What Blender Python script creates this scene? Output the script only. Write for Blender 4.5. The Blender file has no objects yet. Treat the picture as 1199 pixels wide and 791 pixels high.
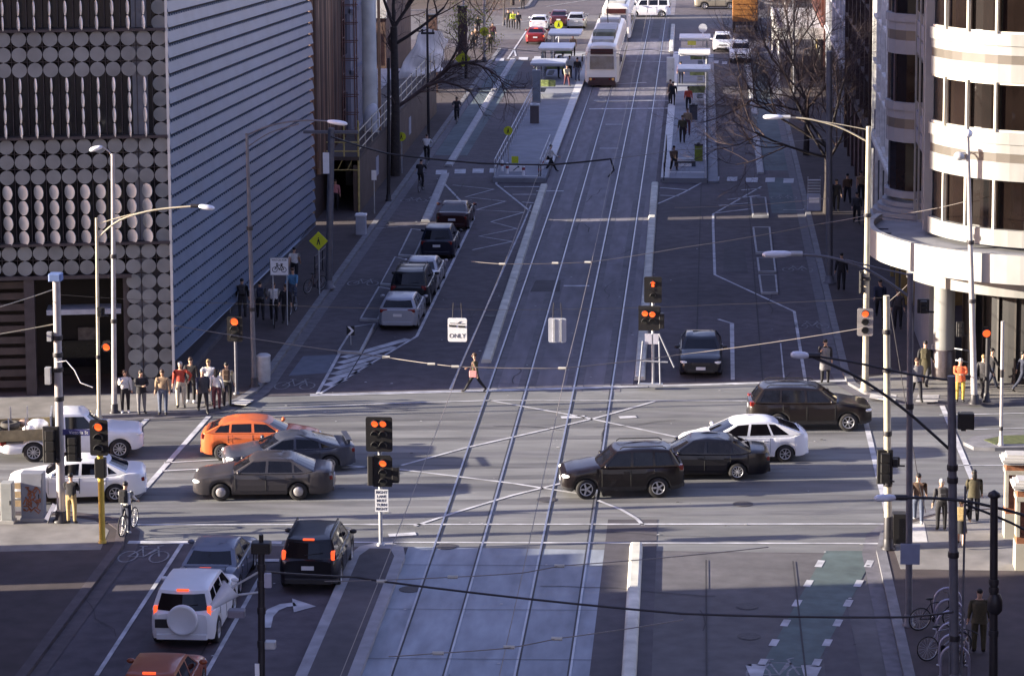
import bpy, bmesh, math, random
from mathutils import Vector, Matrix
R = math.radians
rnd = random.Random(7)
scene = bpy.context.scene
COL = scene.collection

# ---------------------------------------------------------------- camera model (telephoto from a high window)
H = 24.6; F = 3200.0; PX = 600.0; PY = 150.0
def _n(v):
    l = math.sqrt(sum(a*a for a in v)); return tuple(a/l for a in v)
def _dot(a, b): return sum(p*q for p, q in zip(a, b))
def _cross(a, b): return (a[1]*b[2]-a[2]*b[1], a[2]*b[0]-a[0]*b[2], a[0]*b[1]-a[1]*b[0])
YC = _n((223.0, -275.0-PY, F)); _v0 = (F*F+223.0*125.0)/(275.0+PY)
ZC = tuple(-a for a in _n((125.0, _v0, F))); XC = _cross(YC, ZC)
def ray(x, y):
    d = (x-PX, y-PY, F); return (_dot(d, XC), _dot(d, YC), _dot(d, ZC))
def G(x, y, z=0.0):
    r = ray(x, y); t = (z-H)/r[2]; return (r[0]*t, r[1]*t)
def at_depth(x, y, Y):
    r = ray(x, y); t = Y/r[1]; return (r[0]*t, Y, H+r[2]*t)
def top_of(px, py, base):
    return at_depth(px, py, base[1])[2]

cd = bpy.data.cameras.new('camera'); cam = bpy.data.objects.new('camera', cd); COL.objects.link(cam)
right = Vector((XC[0], YC[0], ZC[0])); down = Vector((XC[1], YC[1], ZC[1])); fwd = Vector((XC[2], YC[2], ZC[2]))
m = Matrix.Identity(4)
for i in range(3):
    m[i][0] = right[i]; m[i][1] = -down[i]; m[i][2] = -fwd[i]
m[2][3] = H
cam.matrix_world = m
cd.sensor_width = 36; cd.lens = F/1199*36
cd.shift_x = (599.5-PX)/1199; cd.shift_y = -(395.5-PY)/1199
cd.clip_start = 0.5; cd.clip_end = 3000
scene.camera = cam

# ---------------------------------------------------------------- materials
MATS = {}
def mat(name, col, rough=0.6, metal=0.0, var=0.12, scale=2.5, bump=0.0, bscale=40, emit=0.0, world=False, big=0.0, bigscale=0.2, coat=0.0, spec=0.5, stretch=None):
    if name in MATS: return MATS[name]
    M = bpy.data.materials.new(name); M.use_nodes = True
    nt = M.node_tree; N = nt.nodes; L = nt.links
    b = N['Principled BSDF']
    b.inputs['Roughness'].default_value = rough; b.inputs['Metallic'].default_value = metal
    b.inputs['Coat Weight'].default_value = coat; b.inputs['Specular IOR Level'].default_value = spec
    c = (col[0], col[1], col[2], 1)
    if world:
        g = N.new('ShaderNodeNewGeometry'); src = g.outputs['Position']
    else:
        g = N.new('ShaderNodeTexCoord'); src = g.outputs['Object']
    if stretch:
        mp = N.new('ShaderNodeMapping'); mp.inputs['Scale'].default_value = stretch
        L.new(src, mp.inputs['Vector']); src = mp.outputs['Vector']
    def noise(sc, det=5):
        n = N.new('ShaderNodeTexNoise'); n.inputs['Scale'].default_value = sc; n.inputs['Detail'].default_value = det
        L.new(src, n.inputs['Vector']); return n.outputs['Fac']
    def mulrange(fac, lo, hi):
        r = N.new('ShaderNodeMapRange'); r.inputs['From Min'].default_value = 0.3; r.inputs['From Max'].default_value = 0.7
        r.inputs['To Min'].default_value = lo; r.inputs['To Max'].default_value = hi
        L.new(fac, r.inputs['Value']); return r.outputs['Result']
    k = mulrange(noise(scale), 1-var, 1+var)
    if big:
        k2 = mulrange(noise(bigscale, 3), 1-big, 1+big)
        mm = N.new('ShaderNodeMath'); mm.operation = 'MULTIPLY'; L.new(k, mm.inputs[0]); L.new(k2, mm.inputs[1]); k = mm.outputs[0]
    vm = N.new('ShaderNodeVectorMath'); vm.operation = 'SCALE'; vm.inputs[0].default_value = col[:3]
    L.new(k, vm.inputs['Scale']); L.new(vm.outputs['Vector'], b.inputs['Base Color'])
    if bump:
        bp = N.new('ShaderNodeBump'); bp.inputs['Strength'].default_value = bump; bp.inputs['Distance'].default_value = 0.02
        L.new(noise(bscale, 4), bp.inputs['Height']); L.new(bp.outputs['Normal'], b.inputs['Normal'])
    if emit:
        b.inputs['Emission Color'].default_value = c; b.inputs['Emission Strength'].default_value = emit
    MATS[name] = M
    return M

# ---------------------------------------------------------------- mesh builder
class MB:
    def __init__(s): s.v = []; s.f = []; s.m = []; s.sm = []
    def add(s, vs, fs, mi=0, smooth=False):
        o = len(s.v); s.v += [tuple(v) for v in vs]
        for f in fs:
            s.f.append([o+i for i in f]); s.m.append(mi); s.sm.append(smooth)
        return s
    def box(s, cx, cy, cz, sx, sy, sz, rz=0.0, mi=0, ry=0.0, rx=0.0):
        pts = []
        Mx = Matrix.Rotation(rz, 3, 'Z') @ Matrix.Rotation(ry, 3, 'Y') @ Matrix.Rotation(rx, 3, 'X')
        for dz in (-.5, .5):
            for dx, dy in ((-.5, -.5), (.5, -.5), (.5, .5), (-.5, .5)):
                p = Mx @ Vector((dx*sx, dy*sy, dz*sz)); pts.append((cx+p.x, cy+p.y, cz+p.z))
        return s.add(pts, [(3,2,1,0),(4,5,6,7),(0,1,5,4),(1,2,6,5),(2,3,7,6),(3,0,4,7)], mi)
    def rbox(s, cx, cy, cz, sx, sy, sz, r=0.05, rz=0.0, mi=0, n=3):
        # box with rounded vertical edges and a chamfered top rim
        poly = []
        for k, (ax, ay) in enumerate(((1,1),(-1,1),(-1,-1),(1,-1))):
            for i in range(n+1):
                a = math.pi/2*(k+i/n)
                poly.append((ax*(sx/2-r)+r*math.cos(a), ay*(sy/2-r)+r*math.sin(a)))
        c, sn = math.cos(rz), math.sin(rz); N_ = len(poly); ch = min(r, sz*.3)*.5
        vs = []
        for z, k in ((-sz/2, 1), (sz/2-ch, 1), (sz/2, 1)):
            for x, y in poly:
                if z == sz/2:
                    x *= max(0.1, (sx-2*ch)/sx); y *= max(0.1, (sy-2*ch)/sy)
                vs.append((cx+x*c-y*sn, cy+x*sn+y*c, cz+z))
        fs = [list(range(N_))[::-1], list(range(2*N_, 3*N_))]
        for l in range(2):
            for i in range(N_):
                j = (i+1) % N_; fs.append((l*N_+i, l*N_+j, (l+1)*N_+j, (l+1)*N_+i))
        return s.add(vs, fs, mi)
    def prism(s, poly, z0, z1, mi=0, bottom=True, mside=None):
        a = sum(poly[i][0]*poly[(i+1) % len(poly)][1]-poly[(i+1) % len(poly)][0]*poly[i][1] for i in range(len(poly)))
        if a < 0: poly = poly[::-1]
        n = len(poly); vs = [(p[0], p[1], z0) for p in poly]+[(p[0], p[1], z1) for p in poly]
        s.add(vs, [list(range(n, 2*n))]+([list(range(n))[::-1]] if bottom else []), mi)
        s.add(vs, [(i, (i+1) % n, n+(i+1) % n, n+i) for i in range(n)], mi if mside is None else mside)
        return s
    def sheet(s, poly, z, mi=0):
        a = sum(poly[i][0]*poly[(i+1) % len(poly)][1]-poly[(i+1) % len(poly)][0]*poly[i][1] for i in range(len(poly)))
        if a < 0: poly = poly[::-1]
        return s.add([(p[0], p[1], z) for p in poly], [list(range(len(poly)))], mi)
    def stripe(s, pts, w, z, mi=0, z1=None):
        # flat line of width w along 2D points (mitred); with z1 a raised strip
        P_ = [Vector((p[0], p[1])) for p in pts]; Lf = []; Rt = []
        for i, p in enumerate(P_):
            d = (P_[min(i+1, len(P_)-1)]-P_[max(i-1, 0)]).normalized(); n = Vector((-d.y, d.x))
            if 0 < i < len(P_)-1:
                d1 = (p-P_[i-1]).normalized(); c = max(0.35, abs(Vector((-d1.y, d1.x)).dot(n)))
            else: c = 1
            Lf.append(p+n*w/2/c); Rt.append(p-n*w/2/c)
        for i in range(len(P_)-1):
            q = [Rt[i], Rt[i+1], Lf[i+1], Lf[i]]
            if z1 is None: s.sheet([(a.x, a.y) for a in q], z, mi)
            else: s.prism([(a.x, a.y) for a in q], z, z1, mi)
        return s
    def tube(s, pts, rad, n=8, mi=0, caps=True, smooth=True):
        P_ = [Vector(p) for p in pts]; k = len(P_)
        rs = rad if isinstance(rad, (list, tuple)) else [rad]*k
        vs = []; prev = None
        for i, p in enumerate(P_):
            d = (P_[min(i+1, k-1)]-P_[max(i-1, 0)]).normalized()
            if prev is None:
                u = d.orthogonal().normalized()
                if abs(d.z) > .99: u = Vector((1, 0, 0))
            else:
                u = (prev-d*prev.dot(d))
                u = u.normalized() if u.length > 1e-6 else d.orthogonal().normalized()
            prev = u; w = d.cross(u)
            for j in range(n):
                a = 2*math.pi*j/n; q = p+(u*math.cos(a)+w*math.sin(a))*rs[i]; vs.append(q)
        fs = []
        for i in range(k-1):
            for j in range(n):
                j2 = (j+1) % n; fs.append((i*n+j, i*n+j2, (i+1)*n+j2, (i+1)*n+j))
        s.add(vs, fs, mi, smooth)
        if caps: s.add(vs, [list(range(n))[::-1], list(range((k-1)*n, k*n))], mi)
        return s
    def lathe(s, prof, n=16, c=(0, 0, 0), axis='Z', mi=0, smooth=True, caps=True):
        vs = []
        for r, h in prof:
            for j in range(n):
                a = 2*math.pi*j/n; x, y = r*math.cos(a), r*math.sin(a)
                if axis == 'Z': vs.append((c[0]+x, c[1]+y, c[2]+h))
                elif axis == 'Y': vs.append((c[0]+x, c[1]+h, c[2]-y))
                else: vs.append((c[0]+h, c[1]+x, c[2]+y))
        fs = []
        for i in range(len(prof)-1):
            for j in range(n):
                j2 = (j+1) % n; fs.append((i*n+j, i*n+j2, (i+1)*n+j2, (i+1)*n+j))
        s.add(vs, fs, mi, smooth)
        if caps: s.add(vs, [list(range(n))[::-1], list(range((len(prof)-1)*n, len(prof)*n))], mi)
        return s
    def ball(s, c, r, n=10, mi=0):
        rx, ry, rz = r if isinstance(r, (list, tuple)) else (r, r, r)
        h = n//2; vs = []; fs = []
        for i in range(1, h):
            t = math.pi*i/h
            for j in range(n):
                a = 2*math.pi*j/n; vs.append((c[0]+rx*math.sin(t)*math.cos(a), c[1]+ry*math.sin(t)*math.sin(a), c[2]-rz*math.cos(t)))
        lo = len(vs); vs.append((c[0], c[1], c[2]-rz)); vs.append((c[0], c[1], c[2]+rz))
        for i in range(h-2):
            for j in range(n):
                j2 = (j+1) % n; fs.append((i*n+j, i*n+j2, (i+1)*n+j2, (i+1)*n+j))
        for j in range(n):
            j2 = (j+1) % n; fs.append((lo, j2, j)); fs.append(((h-2)*n+j, (h-2)*n+j2, lo+1))
        return s.add(vs, fs, mi, True)
    def disc(s, c, r, nrm, t=0.01, n=20, mi=0):
        d = Vector(nrm).normalized(); u = d.cross(Vector((0, 0, 1)))
        u = u.normalized() if u.length > 1e-4 else Vector((1, 0, 0)); w = u.cross(d)
        c = Vector(c); vs = []
        for h in (-t/2, t/2):
            for j in range(n):
                a = 2*math.pi*j/n; vs.append(c+d*h+(u*math.cos(a)+w*math.sin(a))*r)
        return s.add(vs, [list(range(n)), list(range(n, 2*n))[::-1]]+[(j, n+j, n+(j+1) % n, (j+1) % n) for j in range(n)], mi)
    def panel(s, poly, o, u, w, t=0.01, mi=0):
        # polygon in a plane (o origin, u,w axes) extruded by t along u x w
        o = Vector(o); u = Vector(u).normalized(); w = Vector(w).normalized(); d = u.cross(w)
        n = len(poly); a = [o+u*p[0]+w*p[1] for p in poly]; b = [p+d*t for p in a]
        area = sum(poly[i][0]*poly[(i+1) % n][1]-poly[(i+1) % n][0]*poly[i][1] for i in range(n))
        fs = [list(range(n))[::-1], list(range(n, 2*n))]+[(i, (i+1) % n, n+(i+1) % n, n+i) for i in range(n)]
        if area < 0: fs = [f[::-1] for f in fs]
        return s.add(a+b, fs, mi)
    def build(s, name, mats, parent=None, loc=None, rz=0.0):
        me = bpy.data.meshes.new(name); me.from_pydata(s.v, [], s.f)
        for mm in (mats if isinstance(mats, (list, tuple)) else [mats]): me.materials.append(mm)
        me.polygons.foreach_set('material_index', s.m); me.polygons.foreach_set('use_smooth', s.sm)
        me.update()
        o = bpy.data.objects.new(name, me); COL.objects.link(o)
        if parent is not None: o.parent = parent
        if loc is not None: o.location = loc
        o.rotation_euler.z = rz
        return o

def empty(name, loc, rz=0.0):
    o = bpy.data.objects.new(name, None); COL.objects.link(o); o.location = loc; o.rotation_euler.z = rz
    o.empty_display_size = .2
    return o
def tag(o, label=None, cat=None, group=None, kind=None):
    if label: o['label'] = label
    if cat: o['category'] = cat
    if group: o['group'] = group
    if kind: o['kind'] = kind
    return o
def thing(name, loc, label, cat, rz=0.0, group=None):
    return tag(empty(name, (loc[0], loc[1], loc[2] if len(loc) > 2 else 0), rz), label, cat, group)
def struct(o, label=None):
    o['kind'] = 'structure'
    if label: o['label'] = label
    return o
def text_mesh(body, size, name, M, parent, loc, rot, depth=0.004, align='CENTER', bold=0.0):
    cu = bpy.data.curves.new('tmp', 'FONT'); cu.body = body; cu.size = size; cu.align_x = align; cu.align_y = 'CENTER'
    cu.extrude = depth; cu.offset = bold; cu.resolution_u = 3
    t = bpy.data.objects.new('tmp', cu); COL.objects.link(t)
    dg = bpy.context.evaluated_depsgraph_get(); me = bpy.data.meshes.new_from_object(t.evaluated_get(dg))
    bpy.data.objects.remove(t); bpy.data.curves.remove(cu)
    me.materials.clear(); me.materials.append(M); me.name = name
    o = bpy.data.objects.new(name, me); COL.objects.link(o); o.parent = parent; o.location = loc; o.rotation_euler = rot
    return o

# common materials
white_paint = mat('white_paint', (.42, .425, .45), .8, var=.34, scale=1.5, world=True, big=.12, bigscale=.4)
steel = mat('galvanised_steel', (.42, .43, .45), .5, .35, var=.15, scale=4)
dark_steel = mat('dark_painted_steel', (.025, .023, .027), .5, .2, var=.2, scale=4)
grey_steel = mat('grey_painted_steel', (.13, .13, .15), .5, .2, var=.15, scale=4)
cream_steel = mat('cream_painted_steel', (.42, .38, .28), .55, .0, var=.15, scale=3)
pale_steel = mat('pale_painted_steel', (.34, .32, .315), .5, .05, var=.14, scale=3)
yellow_steel = mat('yellow_painted_steel', (.62, .42, .06), .5, .0, var=.1, scale=4)
black_plastic = mat('black_plastic', (.007, .006, .0065), .5, var=.2, scale=6)
rubber = mat('rubber', (.015, .014, .015), .8, var=.25, scale=8)
sign_white = mat('sign_white', (.78, .78, .8), .55, var=.06, scale=5)
sign_black = mat('sign_black', (.012, .012, .014), .6, var=.1)
sign_yellow = mat('sign_yellow', (.5, .55, .015), .5, var=.06)
lamp_glass = mat('lamp_diffuser', (.62, .65, .72), .25, var=.08, scale=6)
lamp_red = mat('red_signal_lens', (1.0, .105, .02), .3, emit=.42, var=.02)
lens_off = mat('unlit_signal_lens', (.03, .03, .028), .2, var=.1)
tail_lit = mat('lit_tail_lamp', (1.0, .1, .025), .3, emit=.36, var=.02)
tail_off = mat('tail_lamp', (.16, .014, .01), .2, var=.1, scale=20)
headlamp = mat('headlamp_glass', (.75, .75, .72), .08, var=.1, scale=20, spec=.9)
headlamp_on = mat('lit_headlamp', (1, .93, .8), .2, emit=.45, var=.02)
car_glass = mat('tinted_glass', (.005, .005, .007), .05, var=.3, scale=3, spec=.4)
pale_glass = mat('reflective_glass', (.008, .008, .011), .05, var=.3, scale=3, spec=.3)
alloy = mat('alloy_rim', (.5, .5, .52), .35, .7, var=.1, scale=8)
chrome = mat('chrome_trim', (.7, .7, .72), .15, 1.0, var=.05)
plate = mat('number_plate', (.6, .6, .62), .5, var=.08)
concrete = mat('concrete', (.34, .33, .31), .85, var=.15, scale=2, bump=.2, world=True)
EXPOSURE = 2.02
# ================================================================= GROUND
asphalt = mat('old_asphalt', (.071, .06, .07), .85, var=.28, scale=1.6, bump=.3, bscale=60, world=True, big=.28, bigscale=.13)
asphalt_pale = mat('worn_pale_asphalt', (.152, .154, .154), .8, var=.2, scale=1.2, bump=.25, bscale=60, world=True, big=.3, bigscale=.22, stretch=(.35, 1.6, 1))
asphalt_dark = mat('fresh_asphalt_patch', (.068, .062, .071), .85, var=.18, scale=2, bump=.2, bscale=60, world=True, big=.15)
asphalt_mid = mat('grey_asphalt', (.095, .09, .095), .85, var=.2, scale=1.5, bump=.2, bscale=60, world=True, big=.2, bigscale=.15)
track_dark = mat('tram_lane_asphalt', (.155, .145, .165), .8, var=.22, scale=1.3, bump=.2, bscale=50, world=True, big=.22, bigscale=.12, stretch=(1.6, .3, 1))
track_conc = mat('tram_lane_concrete', (.25, .28, .325), .85, var=.22, scale=1.3, bump=.2, bscale=50, world=True, big=.18, bigscale=.25, stretch=(1.4, .35, 1))
footpath_m = mat('footpath_asphalt', (.055, .041, .041), .9, var=.2, scale=1.7, bump=.2, bscale=50, world=True, big=.2, bigscale=.3)
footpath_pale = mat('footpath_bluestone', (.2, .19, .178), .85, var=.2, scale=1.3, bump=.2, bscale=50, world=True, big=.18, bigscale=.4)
kerb_m = mat('bluestone_kerb', (.16, .158, .17), .8, var=.25, scale=2.2, bump=.3, world=True)
gutter_m = mat('bluestone_gutter', (.115, .11, .125), .8, var=.25, scale=2.5, bump=.3, world=True)
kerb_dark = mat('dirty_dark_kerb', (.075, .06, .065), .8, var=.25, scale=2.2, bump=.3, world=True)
sep_m = mat('cream_separator', (.55, .54, .47), .85, var=.2, scale=1.6, bump=.2, world=True, big=.12)
green_m = mat('green_bike_paint', (.075, .105, .105), .8, var=.2, scale=2, world=True, big=.2, bigscale=.3)
teal_m = mat('teal_bike_paint', (.075, .1, .112), .8, var=.25, scale=1.5, world=True, big=.25, bigscale=.25)
blue_patch = mat('pale_blue_road_patch', (.11, .125, .165), .85, var=.15, scale=2, world=True)
rail_m = mat('polished_rail', (.3, .31, .36), .4, .7, var=.15, scale=1.5, world=True)
rail_groove = mat('rail_groove', (.03, .03, .035), .7, var=.2, world=True)
iron_m = mat('cast_iron_cover', (.07, .066, .07), .7, .3, var=.2, scale=9, world=True)
crack_m = mat('crack_seal', (.03, .028, .032), .8, var=.2, world=True)
track_edge = mat('rail_bed_concrete', (.13, .125, .14), .85, var=.2, scale=2, world=True, big=.15)

b = MB()
S = 900
b.add([(-S, -200, 0), (S, -200, 0), (S, 1500, 0), (-S, 1500, 0)], [(0, 1, 2, 3)])
struct(b.build('road', asphalt), 'dark worn asphalt of the wide tram street')

# layers laid over the road, each a few millimetres higher
b = MB()
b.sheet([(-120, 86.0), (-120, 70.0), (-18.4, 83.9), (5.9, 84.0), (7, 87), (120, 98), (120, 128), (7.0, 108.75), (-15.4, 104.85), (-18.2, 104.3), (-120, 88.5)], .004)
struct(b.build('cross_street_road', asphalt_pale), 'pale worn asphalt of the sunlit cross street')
b = MB()
b.sheet([(-9.25, 30), (-2.95, 30), (-2.95, 84.0), (-9.25, 84.0)], .008)
struct(b.build('tram_track_paving', track_conc), 'pale concrete paving of the tram tracks this side of the crossing')
b = MB()
b.sheet([(-9.2, 106.2), (-2.7, 107.3), (-2.7, 330), (-9.2, 330)], .0065)
b.sheet([(-2.94, 30), (1.45, 30), (5.4, 60), (5.4, 83.9), (-2.94, 83.9)], .0062, 1)
pz = [G(690, 791), G(763, 791), G(770, 608), G(712, 608)]
b.sheet(pz, .012, 2)
b.sheet([(-120, 240), (120, 255), (120, 278), (-120, 264)], .008, 1)
for px, py, sx, sy in ((640, 335, 1.4, 3), (585, 330, .8, 4), (860, 300, 1.2, 9), (980, 740, 1.0, 9), (180, 760, 1.1, 8)):
    x, y = G(px, py); b.sheet([(x-sx/2, y-sy/2), (x+sx/2, y-sy/2+.1), (x+sx/2-.1, y+sy/2), (x-sx/2+.1, y+sy/2)], .016, 2)
struct(b.build('road_patches', [track_dark, asphalt_mid, asphalt_dark]), 'patches and lanes of different asphalt')
b = MB()
for px, py in ((480, 690), (640, 585), (523, 640), (870, 590), (875, 710), (877, 745), (575, 370), (455, 260)):
    x, y = G(px, py); b = MB(); b.disc((0, 0, 0), .3, (0, 0, 1), .006, 16); b.disc((0, 0, -.003), .34, (0, 0, 1), .004, 16)
    struct(b.build('manhole_cover', iron_m, None, (x, y, .02)), 'round iron cover set in the road')

# kerbs, gutters and footpaths
def arc(c, r, a0, a1, n=7): return [(c[0]+r*math.cos(R(a0+(a1-a0)*i/n)), c[1]+r*math.sin(R(a0+(a1-a0)*i/n))) for i in range(n+1)]
NW = [(-17.5, 238), (-17.5, 107), (-17.55, 105.2), (-17.85, 103.7), (-18.4, 102.3), (-19.3, 101.45), (-21.8, 100.85), (-26.4, 99.7), (-120, 83.8)]
NE = [(5.75, 246), (5.75, 110), (5.9, 107.6), (6.45, 106.0), (7.6, 104.75), (9.3, 104.65), (12.5, 104.9), (120, 120)]
SW = [(-18.3, 30), (-18.3, 83.4), (-18.6, 85.2), (-19.4, 86.5), (-21, 87.1), (-23.3, 87.0), (-120, 73)]
SE = [(5.55, 30), (5.55, 84.0), (5.8, 86.0), (6.5, 87.6), (7.7, 88.7), (10.8, 89.8), (120, 100)]
FNW = [(-120, 264.5), (-22, 276), (-18.6, 277.3), (-17.8, 280), (-17.8, 340)]
FNE = [(6.2, 340), (6.2, 286), (6.8, 283.5), (9, 282), (120, 292)]
def offset_path(path, d):
    out = []
    for i, p in enumerate(path):
        a = Vector(path[max(i-1, 0)]); c = Vector(path[min(i+1, len(path)-1)]); t = (c-a).normalized(); out.append((p[0]-t.y*d, p[1]+t.x*d))
    return out
for nm, path, close, side, lab in (('footpath', NW, [(-120, 238)], 1, 'dark footpath along the disc-screened building'),
                        ('footpath', NE, [(120, 246)], -1, 'footpath before the rounded striped building'),
                        ('footpath', SW, [(-120, 30)], -1, 'shaded footpath at the near left corner'),
                        ('footpath', SE, [(120, 30)], 1, 'footpath with bicycle racks at the near right corner'),
                        ('footpath', FNW, [(-120, 340)], 1, 'far footpath beyond the second crossing on the left'),
                        ('footpath', FNE, [(120, 340)], 1, 'far footpath beyond the second crossing on the right')):
    b = MB(); b.prism(path+close, 0, .12, bottom=False)
    struct(b.build(nm, footpath_pale if path in (SE, NE, SW) and False else footpath_m), lab)
    # side: inward offset
    cx = sum(p[0] for p in close)/len(close); 
    ins = offset_path(path, .14); out = offset_path(path, -.14)
    k = len(path)//2
    cpt = Vector(((path[0][0]+close[0][0])/2, (path[0][1]+close[0][1])/2)); 
    inward = ins if (Vector(ins[k])-cpt).length < (Vector(out[k])-cpt).length else out
    sg = 1 if inward is ins else -1
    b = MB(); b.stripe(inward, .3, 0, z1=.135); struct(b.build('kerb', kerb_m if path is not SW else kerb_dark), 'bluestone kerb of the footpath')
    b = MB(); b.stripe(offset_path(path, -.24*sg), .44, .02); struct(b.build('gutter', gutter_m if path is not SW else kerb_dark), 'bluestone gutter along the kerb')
# sunlit paler paving at the corners
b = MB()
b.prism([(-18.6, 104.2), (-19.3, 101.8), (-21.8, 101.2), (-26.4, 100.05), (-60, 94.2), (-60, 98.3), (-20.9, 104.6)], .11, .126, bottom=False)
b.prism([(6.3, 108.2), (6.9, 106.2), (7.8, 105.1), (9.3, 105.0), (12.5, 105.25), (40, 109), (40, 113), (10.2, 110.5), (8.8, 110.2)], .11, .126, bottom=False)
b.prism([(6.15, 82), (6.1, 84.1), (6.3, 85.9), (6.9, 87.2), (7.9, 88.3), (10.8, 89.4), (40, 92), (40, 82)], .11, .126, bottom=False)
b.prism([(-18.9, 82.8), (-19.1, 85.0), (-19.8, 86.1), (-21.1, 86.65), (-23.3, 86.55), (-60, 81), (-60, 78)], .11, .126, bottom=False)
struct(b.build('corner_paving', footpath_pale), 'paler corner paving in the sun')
# pram ramps / tactile pads
b = MB()
for q in ([(275, 466), (297, 468), (288, 474), (268, 472)], [(1020, 458), (1050, 462), (1048, 470), (1018, 465)], [(1058, 614), (1082, 612), (1086, 634), (1062, 634)], [(1075, 462), (1100, 462), (1098, 470), (1072, 470)]):
    b.prism([G(p[0], p[1], .13) for p in q], .12, .134, bottom=False)
struct(b.build('kerb_ramp_pads', mat('pale_tactile_pads', (.5, .49, .47), .8, var=.12, scale=4, world=True)), 'pale tactile pads at the kerb ramps')
# grassy refuge island in the cross street
b = MB(); isl = [G(x, y) for x, y in ((1128, 521), (1140, 514), (1172, 511), (1260, 509), (1260, 526), (1165, 528), (1140, 527))]
b.prism(isl, 0, .13, bottom=False); struct(b.build('refuge_island', kerb_m), 'low kerbed island in the cross street')
b = MB(); b.prism([G(x, y) for x, y in ((1152, 519), (1175, 514), (1260, 512), (1260, 522), (1165, 524))], .12, .15, bottom=False)
gm = mat('island_grass', (.075, .09, .03), .95, var=.4, scale=6, bump=.5, world=True); tag(b.build('grass', gm), 'worn grass on the low island', 'grass', kind='stuff')

# ---- near median with pale kerbs
med = [(-10.95, 20), (-10.95, 82.6), (-10.75, 83.5), (-10.3, 83.95), (-9.75, 83.95), (-9.35, 83.5), (-9.2, 82.6), (-9.2, 20)]
b = MB(); b.prism(med, 0, .15, bottom=False, mi=0); 
b.prism([(-10.62, 20), (-10.62, 82.5), (-10.4, 83.3), (-9.75, 83.3), (-9.53, 82.5), (-9.53, 20)], .14, .156, bottom=False, mi=1)
struct(b.build('median_island', [mat('pale_median_kerb', (.27, .27, .29), .85, var=.2, scale=1.5, bump=.2, world=True), asphalt_dark]), 'long narrow median island beside the tram track')

# ---- rails
b = MB()
for x in (-8.43, -6.92, -5.03, -3.52):
    b.box(x, 180, .014, .062, 320, .022, mi=0); b.box(x-.06 if x in (-6.92, -3.52) else x+.06, 180, .012, .05, 320, .01, mi=1)
struct(b.build('tram_rails', [rail_m, rail_groove]), 'four polished tram rails running up the street')
b = MB()
for x in (-8.43, -6.92, -5.03, -3.52):
    for s in (-1, 1): b.box(x+s*.22, 181+34, .0065, .26, 218, .011, mi=0)
struct(b.build('rail_bed_strips', track_edge), 'paler concrete strips beside the rails')

# ---- white road markings
b = MB()
def ln(pts, w=.12, z=.022): b.stripe([G(*p) for p in pts], w, z)
ln([(363, 463), (738, 453)], .38); ln([(738, 453), (1020, 445)], .32)
ln([(300, 480), (440, 473), (575, 469), (877, 469.5)], .12)
ln([(150, 614.5), (1035, 613.5)], .14); ln([(150, 635), (330, 635.5)], .32); ln([(410, 635), (1028, 636.5)], .14)
ln([(245, 487), (160, 583)], .2); ln([(172, 491), (60, 600)], .2); ln([(1012, 487), (1040, 606)], .2); ln([(1103, 475), (1142, 570)], .2)
ln([(192, 542), (300, 536)], .12); ln([(190, 551.5), (300, 546)], .12); ln([(400, 548), (430, 547)], .12)
ln([(1100, 486), (1250, 483)], .1); ln([(1135, 503), (1250, 500)], .1); ln([(1120, 545), (1250, 545)], .1)
ln([(405, 545), (470, 550), (600, 566), (677, 578)], .13); ln([(700, 586), (728, 597), (745, 607), (753, 615)], .13)
ln([(485, 616), (540, 598), (600, 580), (657, 566)], .13); ln([(573, 469), (680, 488), (793, 512)], .13)
ln([(767, 470), (700, 489), (640, 503), (547, 524), (470, 545)], .13)
for q in ((455, 627, 487, 625), (657, 489, 685, 488), (725, 489, 745, 488)): ln([(q[0], q[1]), (q[2], q[3])], .35)
# near lanes
ln([(113, 791), (213, 637)], .13); ln([(240, 791), (304, 677)], .13); ln([(290, 656.5), (327, 656)], .3); ln([(407, 657), (419, 657)], .3)
ar = [G(*p) for p in ((310, 735), (313, 722), (320, 714), (332, 709), (346, 707.5))]; b.stripe(ar, .35, .022)
b.sheet([G(*p) for p in ((344, 717), (342, 701), (370, 710))], .022)
# north left: parked bay lines, hatching, zigzags
ln([(373, 462), (488, 394), (555, 256), (553, 250), (519, 214), (525, 203)], .13); ln([(371, 462), (398, 413)], .13)
for i in range(6):
    t = i/5.5; a = (398-22*t, 417+36*t); c = (478-83*t, 397+52*t)
    ln([(c[0], c[1]), (a[0]+4, a[1]+2)], .42)
ln([(527, 456), (612, 264), (622, 240)], .09)
ln([(530, 217), (578, 222), (545, 231), (592, 236), (558, 246), (613, 249), (575, 260), (605, 268), (561, 277), (600, 283), (553, 293)], .1)
ln([(515, 226), (503, 232)], .1); ln([(517, 236), (505, 238)], .1)
ln([(581, 216), (621, 248)], .13); ln([(583, 200), (581, 216)], .13); ln([(590, 219), (632, 219)], .22); ln([(600, 228), (628, 228)], .2); ln([(611, 237), (625, 238)], .2)
ln([(535, 259), (440, 268)], .06)
for x0, x1, y in ((460, 480, 203), (510, 523, 202), (532, 545, 201), (553, 566, 200.5), (573, 587, 200), (808, 820, 209.5), (831, 842, 209.5), (851, 863, 210), (873, 887, 211), (896, 907, 211), (917, 929, 212), (941, 946, 212)):
    b.sheet([G(x0, y+2.6), G(x1, y+2.6), G(x1+.6, y-2.6), G(x0+.6, y-2.6)], .022)
for x0, x1, y in ((580, 590, 70), (607, 618, 69), (625, 635, 68), (835, 841, 73), (845, 851, 74)):
    b.sheet([G(x0, y+1.6), G(x1, y+1.6), G(x1+.6, y-1.6), G(x0+.6, y-1.6)], .022)
ln([(602, 58), (594, 70), (604, 66), (602, 58), (616, 37)], .14); ln([(660, 34), (645, 52)], .12)
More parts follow.
